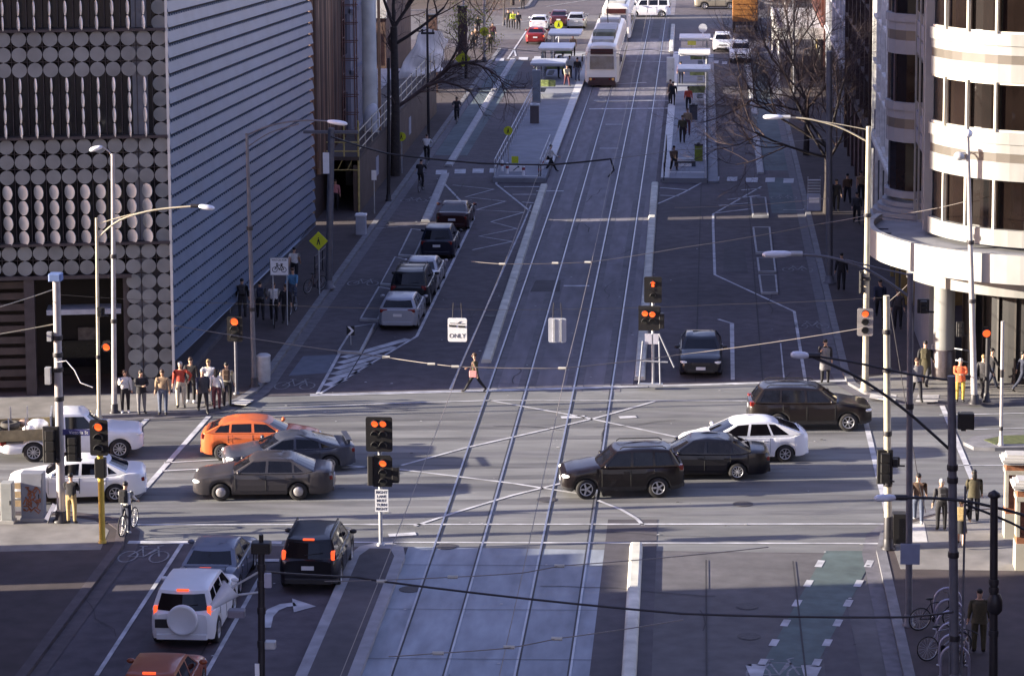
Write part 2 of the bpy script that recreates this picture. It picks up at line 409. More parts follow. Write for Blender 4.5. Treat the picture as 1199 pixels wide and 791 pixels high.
ln([(710, 22), (740, 20)], .1); ln([(560, 32), (690, 16)], .12); ln([(640, 8), (690, 0)], .12)
# north right
ln([(831, 72), (832, 132), (831, 209), (800, 226), (770, 239)], .13); ln([(891, 219), (835, 251), (835, 264), (837, 322), (930, 365), (943, 446)], .13)
ln([(868, 223), (890, 221)], .25); ln([(852, 234), (890, 229)], .2); ln([(842, 241), (878, 238)], .2); ln([(836, 250), (878, 245)], .2)
ln([(773, 220), (808, 223)], .2); ln([(773, 229), (795, 230)], .2); ln([(917, 246), (941, 246), (944, 243)], .12)
ln([(841, 374), (857, 379), (858, 445)], .16); ln([(914, 402), (918, 444)], .06)
for x0, y, x1 in ((709, 146, 729), (702, 174, 724), (660, 335, 690), (628, 224, 660)): ln([(x0, y), (x1, y)], .3)
# tram stop edge lines and cross lines on the track
ln([(757, 97), (690, 100)], .3); ln([(690, 128), (790, 127)], .5); ln([(695, 118), (790, 118)], .3)
ln([(737, 60), (790, 60)], .2); ln([(733, 72), (790, 73)], .2)
# bicycle symbols
def bike_symbol(px, py, s=1.0, ang=0.0, flip=1):
    x, y = G(px, py); ca, sa = math.cos(ang), math.sin(ang)
    T = lambda p: (x+(p[0]*flip*ca-p[1]*sa)*s, y+(p[0]*flip*sa+p[1]*ca)*s)
    for cx in (-.62, .62): b.stripe([T((cx+.36*math.cos(a*math.pi/7), .75*math.sin(a*math.pi/7))) for a in range(15)], .07*s, .022, 1)
    for pl in ([(-.62, 0), (-.25, 1.1), (.35, 1.1), (0, 0), (-.25, 1.1)], [(0, 0), (-.62, 0)], [(.62, 0), (.3, 1.45), (.5, 1.6)], [(-.25, 1.1), (-.3, 1.4)], [(-.45, 1.42), (-.12, 1.42)]):
        b.stripe([T(p) for p in pl], .075*s, .023, 1)
for px, py, s in ((345, 452, .82), (168, 652, .8), (912, 790, .9), (484, 235, .75), (425, 332, .75), (918, 232, .75), (934, 316, .75), (951, 382, .75)): bike_symbol(px, py, s)
# dashes along the green lane
for i in range(6):
    t0 = .06+i*.165; t1 = t0+.055
    for (xa, ya), (xb, yb) in (((967, 648), (886, 788)), ((1024, 648), (950, 788))):
        ln([(xa+(xb-xa)*t0, ya+(yb-ya)*t0), (xa+(xb-xa)*t1, ya+(yb-ya)*t1)], .22, .026)
ln([(880, 779), (885, 779), (886, 800)], .2, .026); ln([(956, 780), (950, 780), (948, 800)], .2, .026)
struct(b.build('road_markings', [white_paint, mat('faded_white_paint', (.2, .2, .215), .8, var=.4, scale=5, world=True)]), 'worn white lines, arrows and bicycle symbols on the road')
b = MB()
b.sheet([G(967, 645), G(1026, 645), G(945, 800), G(880, 800)], .018)
struct(b.build('bike_lane_paint', green_m), 'green painted bicycle lane crossing towards the kerb')
b = MB()
b.sheet([(-17.0, 172), (-14.9, 172), (-14.9, 228), (-17.0, 228)], .008); b.sheet([(3.5, 166), (5.4, 166), (5.4, 228), (3.5, 228)], .008)
b.sheet([(3.9, 150), (5.4, 150), (5.4, 163), (3.9, 163)], .008)
struct(b.build('bike_lane_paint', teal_m), 'faded teal paint of the kerbside bicycle lanes')
b = MB(); b.sheet([G(338, 440), G(388, 436), G(399, 415), G(355, 417)], .008)
struct(b.build('bike_box_paint', blue_patch), 'pale blue bicycle box before the stop line')

# cracks and joint lines
b = MB(); rr = random.Random(3)
for i in range(46):
    x = rr.uniform(-17, 5); y = rr.uniform(70, 170)
    pts = [(x, y)]
    a = rr.choice((0, math.pi/2))+rr.uniform(-.3, .3)
    for k in range(rr.randint(3, 9)):
        a += rr.uniform(-.5, .5)*.6; x += math.cos(a)*rr.uniform(.3, .9); y += math.sin(a)*rr.uniform(.3, .9); pts.append((x, y))
    b.stripe(pts, rr.uniform(.02, .05), .0285)
for y in (68, 73, 77.5, 82, 112, 121, 131, 142, 155):
    b.stripe([(-9.2, y), (-2.9, y+.2)], .025, .0285)
for x in (-13.9, .2, 2.9):
    b.stripe([(x, 66), (x, 83)], .05, .0285); b.stripe([(x-.4, 108), (x-.2, 160)], .05, .0285)
for i in range(150):
    x = rr.uniform(-17, 5.3); y = rr.uniform(70, 165); s_ = rr.uniform(.02, .07)
    b.sheet([(x-s_, y-s_), (x+s_, y-s_*.6), (x+s_*.7, y+s_), (x-s_*.5, y+s_*.8)], .03, 1 if i % 3 else 0)
struct(b.build('road_cracks', [crack_m, mat('pale_gum_spots', (.4, .4, .4), .8, var=.2, world=True)]), 'sealed cracks and joints in the road')
# long dark bands on the cross street: tyre polish plus painted shadow streaks
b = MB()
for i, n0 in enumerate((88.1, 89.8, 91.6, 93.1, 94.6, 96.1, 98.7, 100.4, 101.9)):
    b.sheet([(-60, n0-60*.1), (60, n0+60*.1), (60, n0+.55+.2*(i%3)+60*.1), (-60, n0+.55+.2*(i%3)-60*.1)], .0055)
struct(b.build('tyre_and_shadow_bands', mat('tyre_and_shadow_asphalt', (.122, .122, .125), .75, var=.35, scale=1.2, world=True, big=.25, bigscale=.12, stretch=(.3, 1.5, 1))), 'darker bands of tyre polish and painted shadow on the cross street')

# raised cream separators beside the tracks: each one thing
def separator(name, p0, p1, w, h, label, cat, m, group=None, parts=True):
    a, c = Vector(G(*p0)), Vector(G(*p1)); d = (c-a); Ln = d.length; ang = math.atan2(d.y, d.x)
    mb = MB(); n = max(2, int(Ln/2.4)); pr = []
    prof = [(-w/2, 0), (-w/2+.03, h*.8), (-w/2+.09, h), (w/2-.09, h), (w/2-.03, h*.8), (w/2, 0)]
    for i in range(n):
        x0 = Ln*i/n+.008; x1 = Ln*(i+1)/n-.008; vs = [(x0, y, z) for y, z in prof]+[(x1, y, z) for y, z in prof]
        mb.add(vs, [(j+1, j, 6+j, 6+j+1)[::-1] for j in range(5)]+[tuple(range(6)), tuple(range(11, 5, -1))])
    o = mb.build(name, m, None, (a.x, a.y, 0), ang); tag(o, label, cat, group); return o
separator('track_separator', (736, 800), (745, 640), .42, .17, 'long cream kerb separator standing in the near lanes right of the tracks', 'separator', sep_m)
separator('track_separator', (569, 425), (637, 218), .44, .16, 'long cream kerb separator left of the tracks beyond the crossing', 'separator', sep_m)
separator('track_separator', (749, 445), (767, 216), .44, .16, 'cream kerb separator with signal posts right of the tracks', 'separator', sep_m)
separator('track_separator', (786, 62), (788, 30), .4, .16, 'short far cream separator beyond the right tram platform', 'separator', sep_m)
kerb_pale = mat('pale_lane_kerb', (.36, .36, .37), .85, var=.2, scale=2, world=True)
separator('bike_lane_kerb', (525, 195), (601, 70), .5, .13, 'long pale kerb beside the left bicycle lane, running up to the far crosswalk', 'lane kerb', kerb_pale)
separator('bike_lane_kerb', (498, 260), (521, 205), .5, .13, 'short pale kerb beside the left bicycle lane near the dark red parked car', 'lane kerb', kerb_pale)
separator('bike_lane_kerb', (884, 135), (876, 78), .45, .13, 'pale kerb beside the right bicycle lane by the white cars', 'lane kerb', kerb_pale)
separator('bike_lane_kerb', (891, 204), (885, 155), .45, .13, 'pale kerb beside the right bicycle lane ending at the dashed crossing', 'lane kerb', kerb_pale)
def kerb_island(q, label):
    P4 = [Vector(G(*p)) for p in q]; c = sum(P4, Vector((0, 0)))/4
    mb = MB(); loc = [(p-c) for p in P4]
    mb.prism([(p.x, p.y) for p in loc], 0, .12, 0, bottom=False)
    ins = [p*(1-.2/p.length*1.2) for p in loc]
    mb.prism([(p.x*.80, p.y*.94) for p in loc], .11, .126, 1, bottom=False)
    o = mb.build('kerb_island', [kerb_pale, asphalt_dark], None, (c.x, c.y, 0)); tag(o, label, 'kerb island')
kerb_island([(395, 414), (423, 415), (440, 381), (413, 385)], 'dark-filled kerbed island carrying the chevron board')
kerb_island([(421, 376), (443, 377), (462, 341), (443, 338)], 'kerbed island left of the silver parked hatchback')
kerb_island([(445, 335), (462, 336), (476, 306), (462, 303)], 'kerbed island left of the black and silver parked cars')
kerb_island([(466, 301), (486, 302), (500, 272), (481, 270)], 'kerbed island left of the dark blue parked hatchback')
kerb_island([(881, 255), (900, 255), (897, 233), (878, 233)], 'small kerbed island nearest the right dashed crossing')
kerb_island([(885, 298), (905, 298), (902, 268), (881, 268)], 'kerbed island in front of the street lamp head, second from the crossing')
kerb_island([(888, 320), (909, 320), (907, 304), (886, 304)], 'short kerbed island, third from the right dashed crossing')
kerb_island([(891, 345), (911, 345), (909, 324), (888, 324)], 'kerbed island at the right bicycle lane nearest the intersection')
# ================================================================= BUILDINGS
disc_m = mat('sandblasted_glass_disc', (.15, .163, .168), .38, var=.28, scale=.8, spec=.6)
disc_lit = mat('sun_painted_disc', (.5, .5, .47), .35, var=.14, scale=1.2, spec=.6)  # paler than the flat discs: sunlight painted into the tilted ones
dark_glass = mat('dark_facade_glass', (.012, .011, .013), .12, var=.3, scale=.7, spec=.6)
mull_dark = mat('dark_facade_frame', (.05, .042, .048), .5, .3, var=.2, scale=3)
slat_m = mat('pale_louvre_metal', (.1, .145, .23), .45, .15, var=.1, scale=.8, big=.1, bigscale=.15)
gap_m = mat('louvre_recess', (.022, .022, .034), .6, var=.2, scale=4)
lit_edge_m = mat('painted_lit_edge', (.55, .55, .52), .5, var=.1)
interior_dark = mat('dark_recess', (.007, .0055, .006), .7, var=.3, scale=1)
awning_m = mat('grey_metal_awning', (.3, .32, .38), .4, .2, var=.15, scale=3)

def arcband(mb, c, r0, r1, a0, a1, z0, z1, n=24, mi=0):
    # curved slab; angle 0 faces the camera (-Y), positive towards -X
    vs = []
    for i in range(n+1):
        a = R(a0+(a1-a0)*i/n); s, k = math.sin(a), math.cos(a)
        for r in (r0, r1):
            for z in (z0, z1): vs.append((c[0]-r*s, c[1]-r*k, z))
    fs = []
    for i in range(n):
        o = i*4; p = o+4
        fs += [(o+2, o+3, p+3, p+2), (o, p, p+1, o+1), (o+1, p+1, p+3, o+3), (o, o+2, p+2, p)]
    fs += [(0, 1, 3, 2), (n*4, n*4+2, n*4+3, n*4+1)]
    if a1 > a0: fs = [f for f in fs]
    mb.add(vs, fs, mi); 
    return mb

# ---- disc-screened office building, left
C0 = Vector((-20.8, 104.72)); U = Vector((-1, -.17)).normalized(); NR = Vector((-U.y, U.x)); NR = NR if NR.y < 0 else -NR
DH = 26.4
bld = thing('office_building', (C0.x, C0.y, 0), 'office block screened with round glass discs and pale slanting louvres at the left corner', 'building')
def dl(d, o, z): # along facade d, outward o  -> local coordinates
    p = U*d+NR*o; return Vector((p.x, p.y, z))
b = MB()
L_ = 34
def prism_d(mb, d0, d1, o0, o1, z0, z1, mi=0):
    mb.prism([tuple(dl(d, o, 0)[:2]) for d, o in ((d0, o0), (d1, o0), (d1, o1), (d0, o1))], z0, z1, mi); return mb
prism_d(b, .3, L_, -.45, -.7, 4.95, DH)
far = [tuple(dl(.3, -.7, 0)[:2]), tuple(dl(L_, -.7, 0)[:2]), tuple(dl(L_, -30, 0)[:2]), (-.35, 39.5), (-.35, .9)]
b.prism(far, 5.0, DH); b.prism([(p[0]*.96-.4, p[1]) for p in far], DH, DH+.5)
b.prism([tuple(dl(L_, -4, 0)[:2]), tuple(dl(L_, -30, 0)[:2]), (-.35, 39.5), (-.35, 4.5)], 0, 5)
b.build('glass_core', dark_glass, bld)
# floor ledges, frame lines
b = MB()
for k in range(6):
    z = 6.09+4.2*k
    prism_d(b, .02, L_, .1, -.5, z-.02, z+.09)
prism_d(b, 1.55, L_, .12, -.5, 4.76, 4.9)
for i in range(1, 44):
    d = i*.6-.03+.0; prism_d(b, d-.015, d+.015, -.16, -.22, 4.95 if d > 1.5 else .2, DH)
for j in range(35):
    z = 4.89+.6*j
    if j % 7 in (0, 1): prism_d(b, 0, L_, -.17, -.21, z-.012, z+.012)
b.build('screen_frame', mull_dark, bld)
def discs(sel, phi, name, m, r=.288):
    mb = MB(); 
    for i, j in sel:
        z = 5.19+.6*j; d = .27+.6*i
        f = R(phi+rnd.uniform(-2.5, 2.5)) if phi else 0
        base = math.atan2(NR.y, NR.x); a = base-f; n = (math.cos(a), math.sin(a), 0)
        c = dl(d, -.02, z); mb.disc(c, r, n, .028, 18)
        if phi < 5: mb.box(c.x, c.y, c.z+.3, .03, .03, .08)
    return mb.build(name, m, bld)
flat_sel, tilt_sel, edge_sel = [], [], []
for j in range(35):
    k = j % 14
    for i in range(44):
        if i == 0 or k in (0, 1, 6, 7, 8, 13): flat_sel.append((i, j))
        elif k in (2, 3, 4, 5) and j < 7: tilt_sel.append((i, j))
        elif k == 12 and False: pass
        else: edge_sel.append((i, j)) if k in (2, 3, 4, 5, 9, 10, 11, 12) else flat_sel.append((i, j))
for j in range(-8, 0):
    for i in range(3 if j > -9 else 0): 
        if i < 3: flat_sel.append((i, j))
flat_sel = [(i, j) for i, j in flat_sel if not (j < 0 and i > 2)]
discs(flat_sel, 0, 'flat_disc_screen', disc_m); discs(tilt_sel, 47, 'tilted_disc_screen', disc_lit); discs(edge_sel, 77, 'edge_on_disc_screen', mat('sun_glint_painted_disc', (.8, .8, .76), .35, var=.14, scale=1.2, spec=.6))  # edge-on discs coloured brighter still to read as sunlit slivers
# pale backing strip behind the second column and a corner strip paled to paint a lit edge
b = MB(); prism_d(b, .75, 1.35, -.3, -.44, .15, DH); b.build('backing_strip', mat('blue_grey_backing', (.16, .17, .2), .4, var=.15), bld)
b = MB(); prism_d(b, -.06, .04, .06, -.7, 0.1, DH); b.build('lit_edge_strip', lit_edge_m, bld)
b = MB(); prism_d(b, .05, 1.6, -.35, -.7, .12, 5); b.build('corner_wall', mat('dark_corner_wall', (.05, .048, .055), .5, var=.2), bld)
# entrance recess under the screen
ent = MB(); prism_d(ent, 1.6, L_, -3.6, -3.9, 0, 5); prism_d(ent, 1.6, L_, -.6, -3.8, 4.9, 5.0); prism_d(ent, 1.58, 1.72, -.3, -3.7, 0, 5)
en = ent.build('entrance_recess', interior_dark, bld)
b = MB(); prism_d(b, 2.0, 4.9, -.1, -1.2, 3.3, 3.5); b.build('awning', awning_m, en)
b = MB(); prism_d(b, 5.35, 5.75, .0, -.5, .1, 4.9); prism_d(b, 1.66, 1.9, -.15, -.4, .1, 4.9); b.build('post', mull_dark, en)
b = MB()
for k in range(10): prism_d(b, 5.75, 14, -.55, -.7, .35+k*.44, .62+k*.44)
b.build('shutter', mat('brown_shutter_slats', (.045, .034, .033), .6, var=.25, scale=2), en)
b = MB(); prism_d(b, 3.15, 3.9, -3.4, -3.55, .9, 2.1); b.build('poster', mat('faded_poster', (.14, .13, .13), .7, var=.5, scale=4), en)
b = MB(); prism_d(b, 3.2, 4.6, -3.3, -3.58, .5, 1.6); b.build('glass_door', pale_glass, en)
# street side: slanted louvre slats, falling slightly up the street
b = MB(); bg = MB(); teeth = MB(); sl = -.0407; W_ = 39.6
bg.box(-.34, W_/2+.2, DH/2+.1, .12, W_-.5, DH-.1)
for j in range(-1, 47):
    z = .18+.6*j; pts = []
    if z+.6+sl*W_ < .1: continue
    n = 2
    y0, y1 = .06, W_
    def cl(v): return max(.12, min(DH+.3, v))
    za, zb_ = z, z+.415
    vs = [(.1, y0, cl(za)), (.1, y1, cl(za+sl*W_)), (0, y1, cl(zb_+sl*W_)), (0, y0, cl(zb_)), (-.26, y0, cl(za)), (-.26, y1, cl(za+sl*W_)), (-.26, y1, cl(zb_+sl*W_)), (-.26, y0, cl(zb_))]
    b.add(vs, [(0, 1, 2, 3), (4, 5, 1, 0), (3, 2, 6, 7), (0, 3, 7, 4), (1, 5, 6, 2)])
    y = .4
    while y < W_-.2:
        zz = zb_+sl*y
        if .3 < zz < 16.6: teeth.box(-.03, y, zz+.045, .1, .2, .08)
        y += .5
b.build('louvre_wall', slat_m, bld); bg.build('louvre_recess', gap_m, bld); teeth.build('louvre_brackets', slat_m, bld)
b = MB(); b.box(-.1, W_/2, .2, .36, W_-.1, .25); b.build('plinth', mat('dark_plinth', (.07, .068, .08), .7, var=.2), bld)

# ---- brown pipe-clad building
brown = [mat('brown_pipe_dark', (.075, .04, .027), .55, var=.3, scale=.5), mat('brown_pipe_light', (.3, .175, .1), .5, var=.3, scale=.5), mat('brown_pipe_rust', (.15, .075, .045), .5, var=.3, scale=.5)]
bb = thing('apartment_building', (-20.9, 145.4, 0), 'brown building clad in tall vertical pipes beyond the louvred wall', 'building')
b = MB(); b.box(-6, 7, 14, 11.9, 14, 28); b.build('wall', mat('brown_wall', (.05, .032, .026), .7, var=.2), bb)
b = MB()
for i in range(30):
    y = .1+i*.34; b.tube([(.05, y, rnd.uniform(2.4, 4)), (.05, y, 26)], .13+rnd.uniform(0, .05), 8, mi=rnd.choice((0, 0, 1, 2)))
for i in range(26): b.tube([(-.1-i*.34, -.05, 3), (-.1-i*.34, -.05, 26)], .15, 8, mi=rnd.choice((0, 1, 2)))
b.build('pipe_cladding', brown, bb)
b = MB()
for k in range(5):
    b.box(.06, 12, 3+k*4.6+1.5, .2, 2.0, 2.3)
b.build('window', dark_glass, bb)
# ---- lilac concrete frame building under works
cb = thing('concrete_building', (-21.6, 158.5, 0), 'lilac grey concrete wall with white wrapped column rising behind the site gantry', 'building')
b = MB(); b.box(.55, 4.2, 12, 1.0, 8.4, 24)
for k in range(6): b.box(1.1, 4.2, 3.2+k*3.6, .3, 8.4, .25)
b.build('wall', mat('lilac_concrete', (.23, .22, .26), .8, var=.18, scale=1, bump=.2), cb)
b = MB(); b.lathe([(.42, 3.1), (.46, 5), (.43, 9), (.45, 14), (.44, 24)], 14, (2.0, 1.2, 0)); b.build('wrapped_column', mat('white_wrapping', (.58, .57, .52), .7, var=.16, scale=1.2, bump=.4, bscale=6), cb)
b = MB(); b.ball((2.15, .9, 3.9), (.5, .35, 1.1)); b.ball((2.35, .7, 2.9), (.28, .25, .9)); b.build('loose_wrapping', mat('white_sheet', (.6, .6, .62), .7, var=.15, scale=3, bump=.5, bscale=7), cb)
b = MB(); b.box(2.55, 1.5, 14, .16, .2, 22); b.build('rusty_post', brown[1], cb)
# ---- scaffold tower
sc = thing('scaffold_tower', (-20.35, 156.4, 0), 'reddish tubular scaffold tower beside the brown pipes', 'scaffold')
b = MB()
for x in (-.35, .35):
    for y in (-.5, .5): b.tube([(x, y, 3.2), (x, y, 17)], .04, 6)
b.build('upright', mat('rust_red_tube', (.17, .085, .07), .6, .2, var=.2), sc)
b = MB()
for k in range(13):
    z = 3.6+k*1.05
    for s in (-.5, .5): b.tube([(-.45, s, z), (.45, s, z)], .03, 6)
    for s in (-.35, .35): b.tube([(s, -.55, z+.2), (s, .55, z+.2)], .03, 6)
b.build('ledger', mat('rust_red_tube', (.1, .05, .04)), sc)

# ---- hoarding and gantry over the footpath
gt = thing('site_gantry', (-19.9, 149, 0), 'brown hoarding and timber gantry with yellow scaffold handrails over the left footpath', 'gantry')
hm = mat('brown_hoarding', (.1, .07, .055), .75, var=.2, scale=1.2, bump=.2, big=.15)
b = MB(); b.box(.95, 22, 1.55, .12, 44, 2.9); b.box(.82, .1, 1.4, .35, .3, 2.6); b.build('hoarding_panel', hm, gt)
b = MB(); b.box(-.2, 22, 3.1, 2.4, 44.4, .2); b.box(-1.5, 22, 1.6, .1, 44, 3.1)
b.build('deck', mat('dark_timber_deck', (.07, .05, .042), .8, var=.25, scale=2), gt)
ym = mat('yellow_scaffold', (.48, .38, .14), .5, var=.2, scale=5); wm = mat('pale_scaffold_tube', (.5, .44, .34), .5, .2, var=.2, scale=5)
b = MB()
for x in (-1.35, .95): b.tube([(x, -.08, 0.1), (x, -.08, 5.2)], .06, 7)
b.tube([(.15, -.08, 3.2), (.15, -.08, 5.1)], .05, 7)
b.build('post', ym, gt)
b = MB()
for z in (3.5, 4.0, 4.5): b.tube([(-1.4, -.12, z), (1.0, -.12, z)], .04, 6)
for i in range(4): b.tube([(-1.3+.55*i, -.1, 2.5), (-1.0+.55*i, -.1, 3.1)], .03, 6)
b.tube([(-1.35, -.1, 2.45), (.95, -.1, 2.45)], .035, 6)
b.build('end_rail', ym, gt)
b = MB()
for z in (3.55, 4.05, 4.6): b.tube([(.95, -.1, z), (.95, 44, z)], .035, 6)
for k in range(15): b.tube([(.95, k*3.1, 3.1), (.95, k*3.1, 4.7)], .035, 6)
b.build('side_rail', wm, gt)
b = MB()
for y, z, m_ in ((8, 1.5, 0), (17, 1.6, 0), (26, 1.5, 0)): b.box(1.025, y, z, .03, 1.2, 1.1)
b.build('notice_board', mat('pale_notice', (.35, .35, .4), .7, var=.2), gt)
# white tarpaulin over a site shed
sh = thing('site_shed', (-20.9, 178, 0), 'brown site shed half under a white tarpaulin beyond the gantry', 'shed')
b = MB(); b.box(-1.6, 9, 1.3, 3.4, 20, 2.5); b.build('wall', mat('shed_brown', (.07, .05, .045), .8, var=.3), sh)
b = MB(); b.box(-1.6, 9, 2.65, 3.9, 20.6, .2); b.build('roof', mat('shed_roof', (.3, .29, .29), .7, var=.2), sh)
tp = [at_depth(461, 94, 178), at_depth(517, 84, 196), at_depth(525, 46, 201), at_depth(496, 30, 184)]
b = MB(); n = 12; vs = []
for i in range(n+1):
    for j in range(n+1):
        u, v = i/n, j/n; p = [(1-v)*((1-u)*tp[0][k]+u*tp[1][k])+v*((1-u)*tp[3][k]+u*tp[2][k]) for k in range(3)]
        w = .12*math.sin(u*9+v*3)+.1*math.sin(v*13+u*2)+rnd.uniform(-.05, .05)
        vs.append((p[0]+w, p[1]-w*.5, p[2]+w*.6-.5*math.sin(math.pi*u)*math.sin(math.pi*v)*.5))
nv = len(vs); vs2 = [(x-.06, y+.05, z-.06) for x, y, z in vs]; fs = []
for i in range(n):
    for j in range(n):
        a = i*(n+1)+j; q = (a, a+n+1, a+n+2, a+1); fs += [q, tuple(nv+k for k in q[::-1])]
b.add(vs+vs2, fs, 0, True)
tag(b.build('tarpaulin', mat('white_tarpaulin', (.62, .61, .62), .65, var=.15, scale=.8, bump=.4, bscale=4)), 'white tarpaulin sloping down from the site shed towards the footpath', 'tarpaulin')

# ---- rounded striped corner building, right
stone = mat('cream_stone_cladding', (.235, .234, .224), .5, var=.12, scale=1.6, big=.1, bigscale=.5, stretch=(1, 1, .3))
taupe = mat('taupe_stone_band', (.095, .083, .07), .45, var=.1, scale=1.5)
cream_mull = mat('cream_window_mullion', (.62, .58, .48), .45, var=.08)
brown_glass = mat('brown_tinted_glass', (.011, .0075, .0065), .06, var=.5, scale=.35, spec=.3)
XB = at_depth(1241, 300, 108)[0]; YB = 110.9; RB = 5.2
rb = thing('corner_building', (XB, YB, 0), 'rounded cream corner building with taupe stripes and a curved white canopy on the right', 'building')
CC = (0, 0); A0, A1 = -75, 76
st = MB(); tp_ = MB(); gl = MB(); mu = MB()
FP = 3.84
for k in range(4):
    z = 8.48+FP*k
    arcband(st, CC, RB-.6, RB, A0, A1, z+.0, z+.72); arcband(st, CC, RB-.6, RB+.0, A0, A1, z+1.07, z+1.42)
    arcband(tp_, CC, RB-.6, RB-.03, A0, A1, z+.721, z+1.069)
    arcband(st, CC, RB-.6, RB+.07, A0, A1, z+1.44, z+1.9)
    arcband(gl, CC, RB-.5, RB-.2, A0, A1, z+1.9, z+FP, 30)
    for q in range(-5, 6):
        a = 3.4+14.6*q
        if a > 74: continue
        for (r_, w_) in ((RB-.03, .1),):
            s_, c_ = math.sin(R(a)), math.cos(R(a)); mu.box(-r_*s_, -r_*c_, z+1.9+(FP-1.9)/2, w_*.8, .16, FP-1.9, rz=-R(a))
    arcband(mu, CC, RB-.25, RB-.06, A0, A1, z+FP-.09, z+FP, 30); arcband(mu, CC, RB-.25, RB-.06, A0, A1, z+1.9, z+1.98, 30)
arcband(gl, CC, RB-.5, RB-.2, A0, A1, 6.55, 8.48, 30)
for q in range(-5, 6):
    a = 3.4+14.6*q
    if a < 74: mu.box(-(RB-.03)*math.sin(R(a)), -(RB-.03)*math.cos(R(a)), 7.5, .08, .16, 1.95, rz=-R(a))
arcband(st, CC, RB-.6, RB+.05, A0, A1, 5.9, 6.55)
zt = 8.48+4*FP
arcband(st, CC, RB-.6, RB+.1, A0, A1, zt, zt+1.4)
st.build('stone_band', stone, rb); tp_.build('taupe_band', taupe, rb); gl.build('curved_window', brown_glass, rb); mu.build('mullion', cream_mull, rb)
# canopy: deep white fascia, lower ring, soffit
cn = MB(); RC = at_depth(1241, 300, 110)[0]-at_depth(1025, 290, 110)[0]
arcband(cn, CC, RC-.25, RC, -80, 112, 4.85, 5.98, 48); 
cp = cn.build('canopy', mat('white_canopy_render', (.31, .308, .296), .55, var=.07, scale=1.2, big=.05), rb)
cn = MB(); arcband(cn, CC, 3.0, RC-.26, -80, 112, 5.45, 5.72, 48); cn.build('canopy_roof', mat('grey_canopy_roof', (.2, .2, .21), .8, var=.2, scale=1), cp)
cn = MB(); arcband(cn, CC, 3.0, RC-.3, -80, 112, 4.9, 5.0, 48); cn.build('soffit', interior_dark, cp)
cn = MB(); arcband(cn, CC, RC-1.7, RC-1.25, -80, 75, 4.1, 4.62, 48); cn.build('lower_ring', stone, cp)
cn = MB()
for a in range(-70, 100, 9):
    cn.box(-(RC-.6)*math.sin(R(a)), -(RC-.6)*math.cos(R(a)), 5.74, .06, .5, .05, rz=-R(a))
cn.build('roof_seam', gap_m, cp)
# ground floor: columns, dark glazing
b = MB()
arcband(b, CC, 3.3, 3.6, -75, 80, 0.1, 4.9, 30); b.build('shopfront', interior_dark, rb)
b = MB()
for q in range(-6, 7): b.box(-3.65*math.sin(R(q*12+4)), -3.65*math.cos(R(q*12+4)), 2.4, .08, .12, 4.7, rz=-R(q*12+4))
b.build('shopfront_mullion', mat('dark_shop_mullion', (.03, .025, .022), .5), rb)
for a in (62, 8):
    s_, c_ = math.sin(R(a)), math.cos(R(a)); b = MB(); b.lathe([(.42, 1.3), (.42, 5.0)], 22, (-(RB-.15)*s_, -(RB-.15)*c_, 0)); co = b.build('column', stone, rb)
    b = MB(); b.lathe([(.47, .1), (.47, 1.3), (.43, 1.34)], 22, (-(RB-.15)*s_, -(RB-.15)*c_, 0)); b.build('plinth', mat('dark_granite', (.06, .05, .055), .3, var=.25, scale=12), co)
b = MB()
for k in range(5): b.box(2.2, -3.1+k*.34, .13+.075+.15*k, 6.5, .36, .15)
b.build('entrance_steps', mat('worn_bluestone_steps', (.18, .165, .15), .8, var=.2, scale=1.5), rb)
b = MB()
for x in (-.6, 2.0, 4.6):
    b.tube([(x, -3.2, .2), (x, -3.2, 1.1), (x, -1.8, 1.7)], .035, 6)
b.build('handrail', steel, rb)
# pier, street wall, side bay
XW = -RB*math.sin(R(76))-.02
b = MB(); b.box(XW, -.75, 14, .34, .5, 16.2); b.box(XW+.35, 3.2, 14.6, .5, 7.6, 17.4); b.box(XW+.25, 3.2, 2.8, .2, 7.6, 5.4)
b.build('street_wall', mat('grey_stone_wall', (.19, .195, .215), .6, var=.1, scale=1.5), rb)
b = MB(); mu2 = MB(); ba = MB()
for k in range(4):
    z = 6.55+FP*k if k else 6.0
    zt_ = 8.45+FP*k
    for j in range(3):
        b.box(XW+.08, .9+j*2.1, (z+zt_)/2+(.1 if not k else 0), .12, 1.7, zt_-z)
    for j in range(4): mu2.box(XW+.06, -.15+j*2.1, zt_-1+.0, .16, .16, FP)
    for j in range(3):
        for q in range(2): ba.box(XW+.07, .9+j*2.1, zt_+.45+q*.75, .1, 1.75, .6)
b.build('side_window', brown_glass, rb); mu2.build('side_mullion', stone, rb); ba.build('spandrel_panel', mat('blue_grey_panel', (.17, .17, .2), .5, var=.1), rb)
bx = at_depth(1037, 150, 119.8)[0]; RY = 1.75; bc = (bx+RY-XB, 119.6-YB)
st = MB(); tb = MB(); gb = MB(); mb2 = MB()
for k in range(4):
    z = 8.33+FP*k-.0
    arcband(st, bc, RY-.4, RY, -80, 115, z, z+.6, 10); arcband(tb, bc, RY-.4, RY-.02, -80, 115, z+.6, z+1.03, 10); arcband(st, bc, RY-.4, RY, -80, 115, z+1.03, z+1.4, 10)
    arcband(st, bc, RY-.4, RY+.07, -80, 115, z+1.4, z+1.75, 10); arcband(gb, bc, RY-.35, RY-.12, -80, 115, z+1.75, z+FP, 10)
    for a in (-60, -20, 20, 60, 100): mb2.box(bc[0]-(RY-.1)*math.sin(R(a)), bc[1]-(RY-.1)*math.cos(R(a)), z+1.75+1.05, .1, .12, 2.1, rz=-R(a))
arcband(gb, bc, RY-.35, RY-.12, -80, 115, 6.2, 8.33, 10)
arcband(st, bc, RY-.4, RY+.05, -80, 115, 5.9, 6.2, 10)
